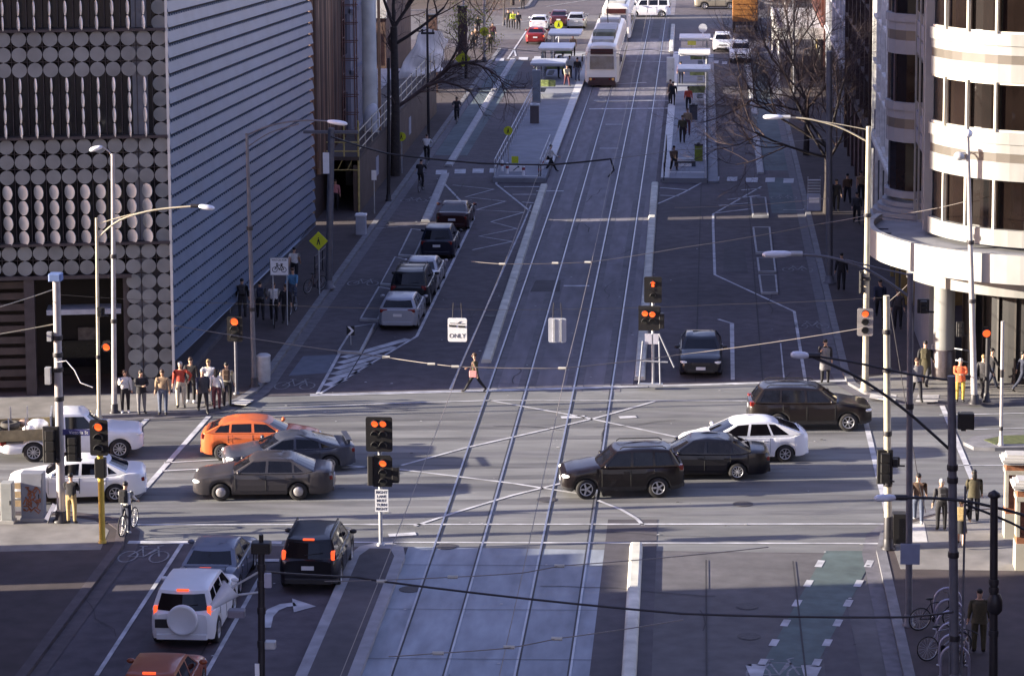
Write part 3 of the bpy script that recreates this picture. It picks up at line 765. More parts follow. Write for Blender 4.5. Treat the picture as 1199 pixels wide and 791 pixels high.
for q in range(4): arcband(st, bc, RY-.6, RY+.15+.2*q, -80, 115, 5.72-.22*q-.2, 5.72-.22*q, 12)
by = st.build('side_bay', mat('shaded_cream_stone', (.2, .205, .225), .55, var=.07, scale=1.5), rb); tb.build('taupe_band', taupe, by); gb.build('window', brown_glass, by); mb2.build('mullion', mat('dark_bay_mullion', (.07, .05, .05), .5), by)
b = MB(); b.box(6, 9.2, 13, 9.9, 14, 23); b.box(5, 3, 23.6, 12, 9, 1.0); b.box(3.0, 9.0, 2.5, 6.5, 9, 5)
b.build('rear_wall', mat('plain_rear_wall', (.3, .29, .29), .8, var=.1), rb)

# ---- row of street buildings further along on the right
def facade(name, label, y0, y1, x, h, wall, win, floors=4, fh=3.8, bays=2, cornice=None, shop=None):
    t = thing(name, (x, y0, 0), label, 'building'); w = y1-y0
    mb = MB(); mb.box(5.2, w/2, h/2, 10, w, h); mb.build('wall', wall, t)
    for k in range(floors):
        for j in range(bays):
            yc = w*(j+.5)/bays; zc = 4.6+fh*k+1.4
            if zc+1.2 > h: continue
            mb = MB(); mb.box(.2, yc, zc, .16, w/bays*.5, 2.2); wn = mb.build('window', win, t)
            mb = MB(); mb.box(.1, yc, zc-1.2, .3, w/bays*.62, .14); mb.box(.1, yc, zc+1.2, .25, w/bays*.62, .16); mb.build('sill', cornice or wall, wn)
    mb = MB()
    for z, d in ((4.3, .25), (4.5, .4), (h-.3, .5), (h, .35)): mb.box(.2-d/2+.05, w/2, z, d, w, .22)
    for j in range(bays+1): mb.box(.1, min(max(w*j/bays, .2), w-.2), h/2, .26, .34, h)
    mb.build('cornice', cornice or wall, t)
    mb = MB(); mb.box(.16, w/2, 1.9, .1, w*.86, 3.3); mb.build('shopfront', shop or interior_dark, t)
    return t
facade('ochre_building', 'narrow ochre terrace building behind the striped corner building', 123.6, 131, 9.15, 17, mat('ochre_render', (.24, .17, .06), .8, var=.2), dark_glass, 3, 3.8, 2)
facade('ornate_building', 'white ornate Victorian facade further along on the right', 131.2, 150, 9.35, 16, mat('grey_white_render', (.42, .42, .44), .75, var=.3, scale=2, bump=.6, bscale=3), dark_glass, 3, 3.9, 5, cornice=mat('white_stucco', (.7, .68, .64), .7, var=.2, scale=3, bump=.5, bscale=4))
facade('dark_shop_building', 'dark red brick shop building behind the bare trees', 150.3, 176, 9.2, 13, mat('dark_red_brick', (.045, .025, .024), .8, var=.3, scale=3), dark_glass, 2, 4, 6, shop=mat('red_shopfront', (.07, .016, .014), .6, var=.4, scale=.6))
facade('grey_building', 'blue grey rendered building near the far crossing', 176.4, 212, 9.6, 18, mat('blue_grey_render', (.26, .28, .33), .75, var=.2, scale=1), dark_glass, 4, 3.9, 7, cornice=mat('pale_grey_trim', (.42, .42, .44), .7))
facade('red_pillar_building', 'rust red rendered corner building before the far crossing', 212.4, 234, 9.5, 15, mat('rust_red_render', (.1, .03, .02), .75, var=.2), dark_glass, 3, 3.9, 4)
# far white building across the second street
wf = thing('white_building', (6.2, 286.5, 0), 'white sunlit corner building across the second street with shop openings', 'building')
wr = mat('white_render_far', (.66, .65, .62), .75, var=.2, scale=1.2, bump=.2)
b = MB(); b.box(14, 6, 10.5, 27, 11.6, 13); 
for x in (.9, 3.4, 6.2, 9, 13, 17): b.box(x, .4, 2.1, .6, .7, 4.2)
b.box(14, .3, 4.4, 27.4, .9, .5); b.box(14, .2, 8.2, 27.4, .6, .3); b.build('wall', wr, wf)
b = MB(); b.box(14, 2.2, 2.1, 26.5, .3, 4.1); b.build('shopfront', interior_dark, wf)
b = MB()
for i in range(9):
    for k in range(2): b.box(2+i*2.9, .18, 6.2+k*3.8, 1.3, .16, 1.9)
b.build('window', dark_glass, wf)
lf = thing('terrace_building', (-19, 287, 0), 'pale far terrace building across the second street on the left', 'building')
b = MB(); b.box(-14, 6, 9, 27.6, 11.8, 17.6); b.box(-14, .1, 5, 27.8, .5, .4); b.build('wall', mat('tan_render', (.3, .26, .22), .8, var=.2), lf)
b = MB()
for i in range(9): b.box(-1.8-i*2.9, .06, 7.3, 1.3, .2, 2.2); b.box(-1.8-i*2.9, .06, 2, 2.0, .2, 3)
b.build('window', dark_glass, lf)

# ---- yard buildings behind the tarpaulin and an unseen tower block added to shade the street
yb = thing('yard_building', (-24, 206, 0), 'brown building with a white roof band behind the tarpaulin', 'building')
b = MB(); b.box(-9, 9, 4.2, 18, 18, 8.4); b.build('wall', mat('yard_brown', (.09, .055, .045), .8, var=.3, scale=1.5), yb)
b = MB(); b.box(-9, 9, 8.6, 18.8, 18.8, .5); b.build('roof', mat('yard_roof_brown', (.16, .1, .085), .8, var=.25, scale=2), yb)
b = MB(); b.box(-9, -.1, 6.4, 18.2, .3, 1.5); b.build('white_fascia', mat('yard_white', (.5, .5, .5), .7, var=.25, scale=1.5), yb)
for k in range(5):
    b = MB(); b.box(-1.8-k*3.2, -.05, 3.4, 1.6, .2, 2.4); b.build('window', dark_glass, yb)
tb_ = thing('unseen_shade_tower', (-36, 160, 0), 'unseen brown tower added behind the pipe-clad building to cast shade', 'building')
b = MB(); b.box(-9, 16, 16, 18, 33, 32); b.build('wall', mat('tower_brown', (.1, .08, .075), .8, var=.2), tb_)
for k in range(7):
    b = MB(); b.box(.03, 16, 5+k*4, .12, 30, 1.8); b.build('window', dark_glass, tb_)
# ---- verandah over the far right footpath
vr = thing('shop_verandah', (5.9, 214, .13), 'white shop verandah on posts over the footpath near the far right crossing', 'verandah')
vw = mat('verandah_white', (.6, .59, .57), .7, var=.2, scale=1.5)
b = MB(); b.box(1.8, 10, 3.75, 3.5, 20, .2); b.box(1.8, 0, 3.6, 3.6, .15, .9); b.box(.05, 10, 3.6, .15, 20, .7); b.build('roof', vw, vr)
for k in range(6):
    b = MB(); b.tube([(.15, .2+k*3.9, 0), (.15, .2+k*3.9, 3.4)], .09, 8); b.build('post', vw, vr)
b = MB(); b.box(3.45, 10, 1.6, .1, 20, 3.2); b.build('shopfront', interior_dark, vr)
for k, (c_, nm) in enumerate((((.55, .54, .52), 'white'), ((.4, .32, .12), 'yellow'), ((.5, .5, .52), 'pale'))):
    b = MB(); b.box(3.37, 2.5+k*4.5, 2.2, .06, 1.5, .9); b.build('shop_sign', mat('shop_sign_'+nm, c_, .6, var=.3, scale=3), vr)

# ---- unseen blocks on the west side, added and stepped to shape the late sun
occ = thing('unseen_terrace', (-27.5, 60, 0), 'unseen stepped brick terrace at the near left corner, shaped to cast shade', 'building')
brick = mat('red_brown_brick', (.2, .11, .08), .85, var=.2, scale=2)
SUN_EL = 12.6; SUN_SLOPE = .165
TE = math.tan(R(SUN_EL))
b = MB()
def blk(n0, n1, xr, x=-27.5, depth=14, hmax=None, z0=0):
    h = hmax if hmax else max(2.2, (xr-x)*math.sqrt(1+SUN_SLOPE**2)*TE)
    # footprint runs along the sun direction to place the shadow edges
    p = [(x, n0+SUN_SLOPE*x), (x, n1+SUN_SLOPE*x), (x-depth, n1+SUN_SLOPE*(x-depth)), (x-depth, n0+SUN_SLOPE*(x-depth))]
    b.prism([(a+27.5, c-60) for a, c in p], z0, h)
blk(85.2, 86.75, -9.5)
blk(84.2, 85.19, -5.2)
blk(82.8, 84.19, -3.7)
blk(80.0, 81.79, -2.5)
blk(81.8, 82.39, -2.5, depth=.5, z0=2.7)  # thin raised wall leaves a slot for a strip of sun
blk(82.4, 82.79, -2.5)
blk(30, 79.99, 60, hmax=20); blk(10, 79, 60, x=-30, hmax=52)  # tall unseen masses, the higher one raised to cut sky light
b.build('wall', brick, occ)
b = MB()
for i in range(8): b.box(.05, -14+i*4, 8, .12, 1.4, 2)
b.build('window', dark_glass, occ)

st_ = thing('unseen_sky_block', (16, 30, 0), 'unseen tall brick block added at the near right to cut sky light', 'building')  # added outside the view to dim sky light on the near lanes
b = MB(); b.box(9, 22, 20, 18, 46, 40); b.build('wall', brick, st_)
b = MB()
for i in range(9):
    for k in range(7): b.box(-.04, 2+i*5, 5+k*5, .12, 2.2, 2.6)
b.build('window', dark_glass, st_)
# ================================================================= VEHICLES
def lerp(a, b, t): return a+(b-a)*t
def interp(pts, x):
    if x <= pts[0][0]: return pts[0][1]
    for (x0, v0), (x1, v1) in zip(pts, pts[1:]):
        if x <= x1:
            t = (x-x0)/(x1-x0); t = t*t*(3-2*t)*.6+t*.4; return lerp(v0, v1, t)
    return pts[-1][1]
def paint(name, col, rough=.3, metal=.0, coat=.25): return mat('car_paint_'+name, col, rough, metal, var=.05, scale=1.5, coat=coat, spec=.35)
trim_m = mat('dark_car_trim', (.018, .017, .019), .55, var=.2, scale=6)
seam_m = mat('door_gap', (.01, .01, .01), .7, var=.1)
WHEELS = {}
def wheel_mesh(r, w, style):
    key = (round(r, 3), style)
    if key in WHEELS: return WHEELS[key]
    t = MB(); t.lathe([(r*.66, -w/2), (r*.93, -w/2), (r, -w/2+.035), (r, w/2-.035), (r*.93, w/2), (r*.66, w/2)], 28, axis='Y', caps=False)
    ri = MB(); ri.lathe([(r*.66, w/2-.012), (r*.62, w/2-.02), (r*.6, w/2-.07), (.01, w/2-.075)], 28, axis='Y', mi=1, caps=False)
    nsp = {'five': 5, 'ten': 10, 'seven': 7, 'disc': 0}[style]
    if nsp == 0:
        ri.lathe([(r*.6, w/2-.05), (r*.5, w/2-.0), (r*.2, w/2+.012), (.01, w/2+.015)], 24, axis='Y', caps=False)
    else:
        ri.lathe([(r*.66, w/2-.03), (r*.655, w/2-.004), (r*.57, w/2-.004), (r*.57, w/2-.05)], 28, axis='Y', caps=False)
        ri.lathe([(r*.14, w/2-.06), (r*.13, w/2-.01), (.01, w/2-.005)], 14, axis='Y')
        sw = r*(.17 if nsp == 5 else .085)
        for i in range(nsp):
            a = 2*math.pi*i/nsp; cx, cz = math.cos(a)*r*.36, math.sin(a)*r*.36
            ri.box(cx, w/2-.03, cz, r*.5, .045, sw, ry=-a)
    WHEELS[key] = (t, ri); return WHEELS[key]
def car(label, pos, heading, spec, paintm, cat='car', name='parked_car', group=None):
    """spec: L W H belt plan etc. local +x forward."""
    S = dict(L=4.5, W=1.75, H=1.45, clear=.2, hood=.98, belt=.92, deck=1.0, nose=.72, tail=.85, xA=.8, xRF=.25, xRR=-1.0, xD=-1.75, wb=2.65, front_oh=.88, wr=.31, pillars=None, rim='five', lights=None, brake=False, high=False, roofw=.70, windtop=.86, hatch=False, heads=headlamp, trim=None, roof_col=None, head_z=None, tail_z=None, tail_shape='wide', rails=False, arch=None, steer=0, spoiler=False, cabin_only=False, glass=car_glass)
    S.update(spec); L, W, Hh = S['L'], S['W'], S['H']
    t = thing(name, (pos[0], pos[1], 0.0), label, cat, heading, group)
    r = S['wr']; xf = L/2-S['front_oh']; xr = xf-S['wb']; ra = r+.065
    topc = S.get('top') or [(-L/2, S['tail']), (-L/2+.12, S['deck']-.03), (S['xD']-.05, S['deck']), (S['xD']+.4, S['belt']), (S['xA']-.3, S['belt']), (S['xA']+.08, S['hood']), (L/2-.55, S['hood']-.1), (L/2-.12, S['nose']+.04), (L/2, S['nose']-.1)]
    ed = .55
    def halfw(x):
        u = max(0, (abs(x)-(L/2-ed))/ed); return W/2*(1-.16*u**2.4-(.06*u**8))
    def zlow(x):
        z = S['clear']+.02
        e = max(0, (abs(x)-(L/2-.35))/.35); z += .1*e*e
        for xw in (xf, xr):
            d = abs(x-xw)
            if d < ra: z = max(z, math.sqrt(ra*ra-d*d)*.98+r-.03)
        return z
    xs = set()
    n = 26
    for i in range(n+1): xs.add(round(-L/2+L*i/n, 3))
    for e in (0, .03, .09, .18, .3): xs.add(round(-L/2+e, 3)); xs.add(round(L/2-e, 3))
    for xw in (xf, xr):
        for k in range(-6, 7): xs.add(round(xw+ra*math.sin(math.pi/2*k/6), 3))
    doors = S.get('doors') or [(S['xA']-.05, S['xA']-1.08), (S['xA']-1.1, S['xA']-1.98)]
    for a, c in doors: xs.add(round(a, 3)); xs.add(round(c, 3))
    xs = sorted(xs); xs = [x for i, x in enumerate(xs) if i == 0 or x-xs[i-1] > .012]
    def section(x):
        w = halfw(x); zl = zlow(x); zt = max(interp(topc, x), zl+.12); zs = zt-.05; e = max(0, (abs(x)-(L/2-.1))/.1)
        h = zs-zl
        pts = [(w*.95, zl), (w*.99, zl+.2*h), (w, zl+.5*h), (w*.985, zl+.8*h), (w*.955, zs), (w*.86, zt-.005), (w*.6, zt+.018), (0, zt+.03)]
        return pts
    grid = []
    for x in xs:
        hp = section(x); row = [(x, -y, z) for y, z in hp]+[(x, y, z) for y, z in hp[-2::-1]]; grid.append(row)
    NP = len(grid[0]); body = MB(); dmb = [MB(), MB(), MB(), MB()]
    V = [p for row in grid for p in row]; body.v = list(V)
    def putq(mb, q, sm=True, mi=0): mb.f.append(q); mb.m.append(mi); mb.sm.append(sm)
    lower = S.get('cladding')
    for i in range(len(xs)-1):
        xm = (xs[i]+xs[i+1])/2
        for j in range(NP-1):
            q = [i*NP+j, (i+1)*NP+j, (i+1)*NP+j+1, i*NP+j+1]
            side = -1 if j < 4 else (1 if j >= NP-5 else 0); jj = j if side == -1 else NP-2-j
            di = None
            if side:
                for k, (a, c) in enumerate(doors):
                    if c < xm < a and jj in (1, 2, 3): di = k+(2 if side > 0 else 0)
            if di is not None:
                pts = [list(V[a]) for a in q]
                for p in pts: p[1] += side*.007
                dmb[di].add(pts, [(0, 1, 2, 3)], 0, True)
            putq(body, q, True, 1 if (lower and side and jj == 0) else 0)
    body.f.append(list(range(NP))[::-1]); body.m.append(0); body.sm.append(True)
    o = (len(xs)-1)*NP; body.f.append(list(range(o, o+NP))); body.m.append(0); body.sm.append(True)
    # greenhouse
    xA, xRF, xRR, xD = S['xA'], S['xRF'], S['xRR'], S['xD']
    pil = S['pillars'] or [(xA-.12, xRF-.06, 0), (xA-1.06, xA-1.1, 1), (xA-1.16, xA-1.18, 0), (xA-1.98, xA-1.95, 1), (xA-2.06, xA-2.02, 0), (xD+.28, xRR+.12, 1)]
    wb_ = W/2*.93; wr_ = W/2*S['roofw']
    loop = []
    for f in (-.97, -.9, -.45, 0, .45, .9, .97):  # front edge from right(-y) to left (+y)
        loop.append(((xA+.16*(1-f*f), f*wb_*.96), (xRF+.1*(1-f*f), f*wr_*.97), 'F', f))
    side = [(xA-.02, xRF-.01, 0)]+list(pil)+[(xD+.05, xRR+.02, 0)]
    for xb, xt, g in side: loop.append(((xb, wb_), (xt, wr_), 'L', g))
    for f in (.97, .9, .45, 0, -.45, -.9, -.97):
        loop.append(((xD-.08*(1-f*f), f*wb_*.95), (xRR-.1*(1-f*f), f*wr_*.96), 'R', f))
    for xb, xt, g in side[::-1]: loop.append(((xb, -wb_), (xt, -wr_), 'Rt', g))
    NL = len(loop); vl = [0, .1, S['windtop'], .94, 1.0]
    zr0 = Hh-.045
    def zroof(x):
        m_ = (xRF+xRR)/2; h_ = max(.3, (xRF-xRR)/2); return zr0-.05*((x-m_)/h_)**2*(1 if x > m_ else S.get('rear_drop', .8))
    gv = []
    for v in vl:
        for (bx_, by_), (tx, ty), k, f in loop:
            z0 = interp(topc, max(-L/2, min(L/2, bx_)))-.015; x = lerp(bx_, tx, v); y = lerp(by_, ty, v)
            bul = .035*math.sin(math.pi*v)
            if k in ('L', 'Rt'): y += bul*(1 if y > 0 else -1)
            else: x += bul*.8*(1 if k == 'F' else -1)
            z = lerp(z0, zroof(tx), v)
            gv.append((x, y, z))
    for sc_, dz in ((.9, .022), (.55, .04)):
        mx = (xRF+xRR)/2
        for (bx_, by_), (tx, ty), k, f in loop: gv.append((lerp(mx, tx, sc_), ty*sc_, zroof(tx)+dz))
    ws = MB(); rw = MB(); sw = [MB(), MB()]
    green = MB(); green.v = list(gv)
    for l in range(len(vl)+1):
        for i in range(NL):
            j = (i+1) % NL; q = [l*NL+i, l*NL+j, (l+1)*NL+j, (l+1)*NL+i]
            a, c = loop[i], loop[j]; tgt = None
            if l == 1:
                if a[2] == 'F' and c[2] == 'F' and abs(a[3]+c[3]) < 1.7: tgt = ws
                elif a[2] == 'R' and c[2] == 'R' and abs(a[3]+c[3]) < 1.7: tgt = rw
                elif a[2] == 'L' and c[2] == 'L' and a[3] == 0 and c[3] == 1: tgt = sw[0]
                elif a[2] == 'Rt' and c[2] == 'Rt' and a[3] == 1 and c[3] == 0: tgt = sw[1]
            if tgt is not None and not (tgt is rw and S.get('norear')):
                pts = [gv[k] for k in q]; cx = sum(p[0] for p in pts)/4
                tgt.add([(p[0]*.997, p[1]*.992, p[2]) for p in pts], [(0, 1, 2, 3)], 0, True)
            else: putq(green, q, True, 2 if (S['roof_col'] and l >= 3) else (1 if (l == 1 and S.get('black_pillars', 0) and a[2] in ('L', 'Rt') and 2 < loop.index(a)-7 < 5) else 0))
    cap = list(range((len(vl)+1)*NL, (len(vl)+2)*NL)); green.f.append(cap); green.m.append(2 if S['roof_col'] else 0); green.sm.append(True)
    off = len(body.v); body.v += green.v; body.f += [[k+off for k in f] for f in green.f]; body.m += green.m; body.sm += green.sm
    mats_ = [paintm, trim_m, S['roof_col'] or paintm]
    bo = body.build('body', mats_, t)
    try:
        bo.data.set_sharp_from_angle(angle=R(38))
    except Exception: pass
    ub = MB(); ub.box(0, 0, S['clear']+.2, L-.5, W-.16-.0, .26) if False else None
    ub.box((xf+xr)/2, 0, S['clear']+.17, S['wb']-2*ra-.05, W*.9, .3); ub.box(0, 0, (S['clear']+S['nose']-.12)/2, L-.5, W-.62, S['nose']-.12-S['clear'])
    ub.build('underbody', trim_m, t)
    ws.build('windscreen', S['glass'], t); 
    if rw.v: rw.build('rear_window', S['glass'], t)
    for s_ in sw:
        if s_.v: s_.build('side_window', S['glass'], t)
    for k, d in enumerate(dmb):
        if d.v:
            do = d.build('door', paintm, t); a, c = doors[k % 2]; sy = -1 if k < 2 else 1
            hb = MB(); hb.box(c+.14, sy*(W/2+.008), S['belt']-.15, .2, .03, .035); hb.build('handle', chrome if S.get('chrome') else paintm, do)
            if False: pass
    # door seams
    sm_ = MB()
    for a, c in doors:
        for x in (a, c):
            for sy in (-1, 1):
                hp = section(x); sm_.tube([(x, sy*(hp[1][0]+.004), hp[1][1]), (x, sy*(hp[2][0]+.006), hp[2][1]), (x, sy*(hp[3][0]+.006), hp[3][1]), (x, sy*(hp[4][0]+.002), hp[4][1])], .007, 4)
    sm_.build('door_seam', seam_m, t)
    # wheels
    wm_, rm_ = wheel_mesh(r, .21, S['rim'])
    for xw in (xf, xr):
        for sy in (1, -1):
            e = empty('wheel', (xw, sy*(W/2-.115), r), 0 if sy > 0 else math.pi); e.parent = t
            if xw == xf and S['steer']: e.rotation_euler.z += S['steer']
            ty = wm_.build('tyre', rubber, e); rm_.build('rim', [S.get('rimm', alloy), black_plastic], e)
    # lamps
    hz = S['head_z'] or S['nose']-.09; hw = W*.2
    for sy in (-1, 1):
        mb = MB(); mb.ball((L/2-.19, sy*(halfw(L/2-.19)-.17), hz), (.2, .185, .08), 12); mb.build('headlight', S['heads'], t)
    tz = S['tail_z'] or S['tail']-.08; tm = tail_lit if S['brake'] else tail_off
    for sy in (-1, 1):
        mb = MB()
        if S['tail_shape'] == 'tall': mb.rbox(xD+.1, sy*(W/2*.875-.055), tz-.03, .26, .11, .26, .035)
        elif S['tail_shape'] == 'box': mb.rbox(-L/2+.15, sy*(halfw(-L/2+.13)-.135), tz-.06, .26, .24, .17, .05)
        else: mb.rbox(-L/2+.13, sy*(halfw(-L/2+.12)-.185), tz-.02, .24, .34, .13, .05)
        mb.build('tail_light', tm, t)
    if S['brake']:
        mb = MB(); mb.box(S.get('hb_x', xRR-.12), 0, S.get('hb_z', Hh-.1), .06, .34, .05); mb.build('brake_light', tail_lit, t)
    # plates, grille, bumper inserts
    mb = MB(); mb.box(L/2+.012, 0, S['nose']-.32, .02, .38, .12); mb.box(-L/2-.012, 0, S.get('plate_z', S['tail']-.2), .02, .38, .12); mb.build('number_plate', plate, t)
    mb = MB(); mb.rbox(L/2-.02, 0, S['nose']-.13, .06, W*.42, .1, .02); mb.rbox(L/2-.03, 0, S['clear']+.16, .08, W*.6, .12, .03); mb.build('grille', trim_m, t)
    bmp = S.get('bumper')
    mb = MB(); mb.rbox(-L/2+.05, 0, S['clear']+.16, .16, W*.78, .16, .05); mb.build('bumper', bmp or (trim_m if S.get('cladding') else paintm), t)
    for sy in (-1, 1):
        mb = MB(); mb.ball((xA-.18, sy*(W/2+.1), S['belt']+.09), (.075, .12, .075), 10); mb.build('wing_mirror', S.get('mirror', paintm), t)
    if S['rails']:
        for sy in (-1, 1):
            mb = MB(); y = sy*(wr_-.05); mb.tube([(xRF-.1, y, Hh-.03), (xRF-.2, y, Hh+.045), (xRR+.25, y, Hh+.045), (xRR+.12, y, Hh-.03)], .02, 6); mb.build('roof_rail', trim_m, t)
        if S['rails'] == 2:
            mb = MB()
            for x in (xRF-.5, xRR+.5): mb.box(x, 0, Hh+.06, .07, wr_*1.9, .025)
            mb.build('crossbar', trim_m, t)
    if S['spoiler']:
        mb = MB(); mb.box(-L/2+.2, 0, S['deck']+.13, .2, W*.74, .035)
        for sy in (-1, 1): mb.box(-L/2+.2, sy*W*.33, S['deck']+.06, .1, .04, .13)
        mb.build('spoiler', paintm, t)
    mb = MB(); mb.tube([(xRF+.25, 0, Hh-.1), (xRF+.25, 0, Hh-.1)], .001, 3) if False else None
    wp = MB(); 
    if S['hatch']:
        wp.tube([(xD-.02, .1, S['belt']+.12), (xD-.0, -.45, S['belt']+.2)], .012, 4); wp.build('wiper', trim_m, t)
    if S.get('extra'): S['extra'](t, S)
    return t

SEDAN = dict(L=4.75, W=1.78, H=1.44, hood=.97, belt=.93, deck=1.02, nose=.76, tail=.86, xA=.98, xRF=.3, xRR=-.95, xD=-1.72, wb=2.67, front_oh=.95)
HATCH = dict(L=4.2, W=1.75, H=1.44, hood=.98, belt=.95, deck=1.0, nose=.76, tail=.92, xA=.88, xRF=.2, xRR=-1.5, xD=-1.92, wb=2.66, front_oh=.75, hatch=True, tail_z=.93, tail_shape='box', pillars=[(.76, .14, 0), (-.16, -.2, 1), (-.26, -.28, 0), (-1.0, -.98, 1), (-1.08, -1.05, 0), (-1.62, -1.35, 1)])
SUV = dict(L=4.55, W=1.82, H=1.7, clear=.26, hood=1.1, belt=1.06, deck=1.1, nose=.88, tail=1.02, xA=.92, xRF=.3, xRR=-1.78, xD=-2.1, wb=2.62, front_oh=.88, wr=.35, hatch=True, tail_z=1.08, tail_shape='box', roofw=.74, pillars=[(.8, .22, 0), (-.12, -.16, 1), (-.22, -.24, 0), (-1.08, -1.06, 1), (-1.16, -1.13, 0), (-1.92, -1.66, 1)], cladding=True)
def S_(base, **k): d = dict(base); d.update(k); return d
P_ = paint
def ang_of(dx, dy): return math.atan2(dy, dx)
CROSS = math.atan(.10)
def mid(p1, p2, side):
    """ground point under the middle of a car from the pixel feet of its two near-side wheels; side = half width away from camera"""
    a = Vector(G(*p1)); c = Vector(G(*p2)); d = (c-a).normalized(); n = Vector((-d.y, d.x)); n = n if n.y > 0 else -n
    m_ = (a+c)/2+n*side; return (m_.x, m_.y-.3), math.atan2(d.y, d.x)

# --- on the cross street
p, a = mid((258, 537), (352, 537), .88)
car('bright orange hatchback crossing from the left behind two grey sedans', p, a, S_(HATCH, rim='ten', glass=pale_glass, belt=1.0, deck=1.04, hood=1.0, xRR=-1.3, rear_drop=2.0, windtop=.82), P_('orange', (.52, .125, .04)), name='hatchback')
p, a = mid((300, 556), (386, 551), .88)
car('dark grey coupe half hidden between the orange hatchback and the grey sedan', p, a+math.pi, S_(SEDAN, L=4.55, H=1.33, hood=.92, belt=.88, deck=.96, xRF=.25, xRR=-.7, xD=-1.75, spoiler=True, heads=headlamp_on, glass=pale_glass), P_('dark_grey', (.05, .055, .075)), name='coupe')
p, a = mid((264, 584), (355, 583), .89)
car('charcoal sedan with round hubcaps heading left, nearest of the left cross traffic', p, a+math.pi, S_(SEDAN, wb=2.62, rim='disc', heads=headlamp_on, glass=pale_glass, rimm=mat('hubcap', (.4, .38, .38), .4, .4)), P_('charcoal', (.045, .041, .045)), name='sedan')
p, a = mid((687, 582), (774, 580), .88)
car('black compact four wheel drive with roof rails turning left across the tram tracks', p, a+math.pi, S_(SUV, L=4.15, W=1.75, wb=2.46, xA=.78, xRF=.2, xRR=-1.6, xD=-1.95, H=1.68, rails=1, rim='five', heads=headlamp_on, front_oh=.8, glass=pale_glass, doors=[(.73, -.25), (-.27, -1.05)], pillars=[(.66, .12, 0), (-.24, -.28, 1), (-.34, -.36, 0), (-1.02, -1.0, 1), (-1.1, -1.07, 0), (-1.78, -1.5, 1)], steer=.12), P_('black_maroon', (.008, .005, .0055)), name='four_wheel_drive')
p, a = mid((781, 560), (862, 560), .9)
car('black sedan directly behind the compact four wheel drive', p, a+math.pi, S_(SEDAN, rim='ten', heads=headlamp, glass=pale_glass), P_('black', (.005, .0045, .007)), name='sedan')
p, a = mid((838, 541), (911, 539), .87)
car('white liftback with a sloping tail waiting behind the black sedan', p, a+math.pi, S_(HATCH, L=4.45, H=1.49, hood=.98, belt=.95, deck=1.06, tail=.95, xA=1.15, xRF=.25, xRR=-1.0, xD=-2.0, wb=2.7, front_oh=.9, rim='seven', tail_z=.9, tail_shape='tall', glass=car_glass, pillars=[(1.0, .18, 0), (.0, -.12, 1), (-.1, -.2, 0), (-.9, -.72, 1), (-.98, -.78, 0), (-1.6, -.95, 1)]), P_('white', (.72, .73, .75)), name='liftback')
p, a = mid((912, 503), (986, 503), .89)
car('dark brown wagon style four wheel drive heading right by the far stop line', p, a, S_(SUV, L=4.55, W=1.79, H=1.66, xA=.95, xRR=-1.75, xD=-2.12, rails=1, rim='seven', glass=pale_glass, wb=2.6), P_('dark_brown', (.011, .0075, .007)), name='four_wheel_drive')
p, a = mid((46, 588), (138, 585), .87)
car('white sedan at the left edge behind the grey utility box, heading left', p, a+math.pi, S_(SEDAN, L=4.6, rim='seven', glass=car_glass, wb=2.65, trim=1), P_('white', (.72, .73, .75)), name='sedan')

# white utility truck with tray, heading right
def ute():
    p, a = mid((36, 539), (137, 535), .9)
    t = car('white utility truck with an open timber tray full of gear at the left edge', p, a, dict(L=5.1, W=1.8, H=1.72, clear=.3, hood=1.12, belt=1.08, deck=1.06, nose=.95, tail=1.0, xA=1.0, xRF=.45, xRR=-.45, xD=-.62, wb=3.05, front_oh=.85, wr=.36, roofw=.76, rim='ten', tail_z=.7,
        top=[(-2.55, .7), (-.8, .7), (-.62, 1.06), (.7, 1.08), (1.08, 1.12), (2.0, 1.02), (2.43, .99), (2.55, .8)], doors=[(.95, -.2), (-.22, -.5)],
        pillars=[(.88, .38, 0), (-.2, -.22, 1), (-.28, -.28, 0), (-.32, -.32, 0), (-.36, -.36, 0), (-.45, -.42, 0)]), P_('white', (.72, .73, .75)), cat='utility truck', name='utility_truck')
    tm_ = mat('weathered_tray_timber', (.3, .25, .14), .8, var=.3, scale=3)
    mb = MB(); mb.box(-1.75, 0, .86, 2.3, 1.86, .1)
    for y in (-.92, .92): mb.box(-1.75, y, 1.06, 2.3, .05, .3)
    mb.box(-2.9, 0, 1.06, .05, 1.86, .3); tr = mb.build('tray', tm_, t)
    mb = MB()
    for x in (-2.8, -2.2, -1.6): mb.box(x, .9, 1.35, .05, .05, .6); mb.box(x, -.9, 1.35, .05, .05, .6)
    mb.build('tray_post', steel, tr)
    mb = MB(); mb.box(-.72, 0, 1.25, .06, 1.7, .8); mb.build('headboard', steel, tr)
    for k, (x, y, s, c, nm) in enumerate(((-1.2, .1, .5, (.55, .56, .6), 'pale bundle of tarps'), (-1.5, -.5, .32, (.62, .6, .6), 'white plastic drum'), (-2.2, .2, .45, (.05, .045, .04), 'dark coiled hose'), (-1.7, .5, .3, (.3, .2, .16), 'brown sack'))):
        g = MB(); 
        if k == 2:
            g.lathe([(.22, -.1), (.34, -.08), (.36, .02), (.34, .12), (.22, .14), (.2, 0)], 16)
        else: g.ball((0, 0, 0), (s*.8, s*.6, s*.5), 10)
        w = Matrix.Rotation(a, 3, 'Z') @ Vector((x, y, 1.12)); o = g.build('tray_load', mat('load_%d' % k if False else nm.replace(' ', '_'), c, .8, var=.25, scale=5, bump=.5, bscale=9), None, (p[0]+w.x, p[1]+w.y, w.z))
        tag(o, nm+' lying in the tray of the white utility truck', 'load')
    return t
ute()

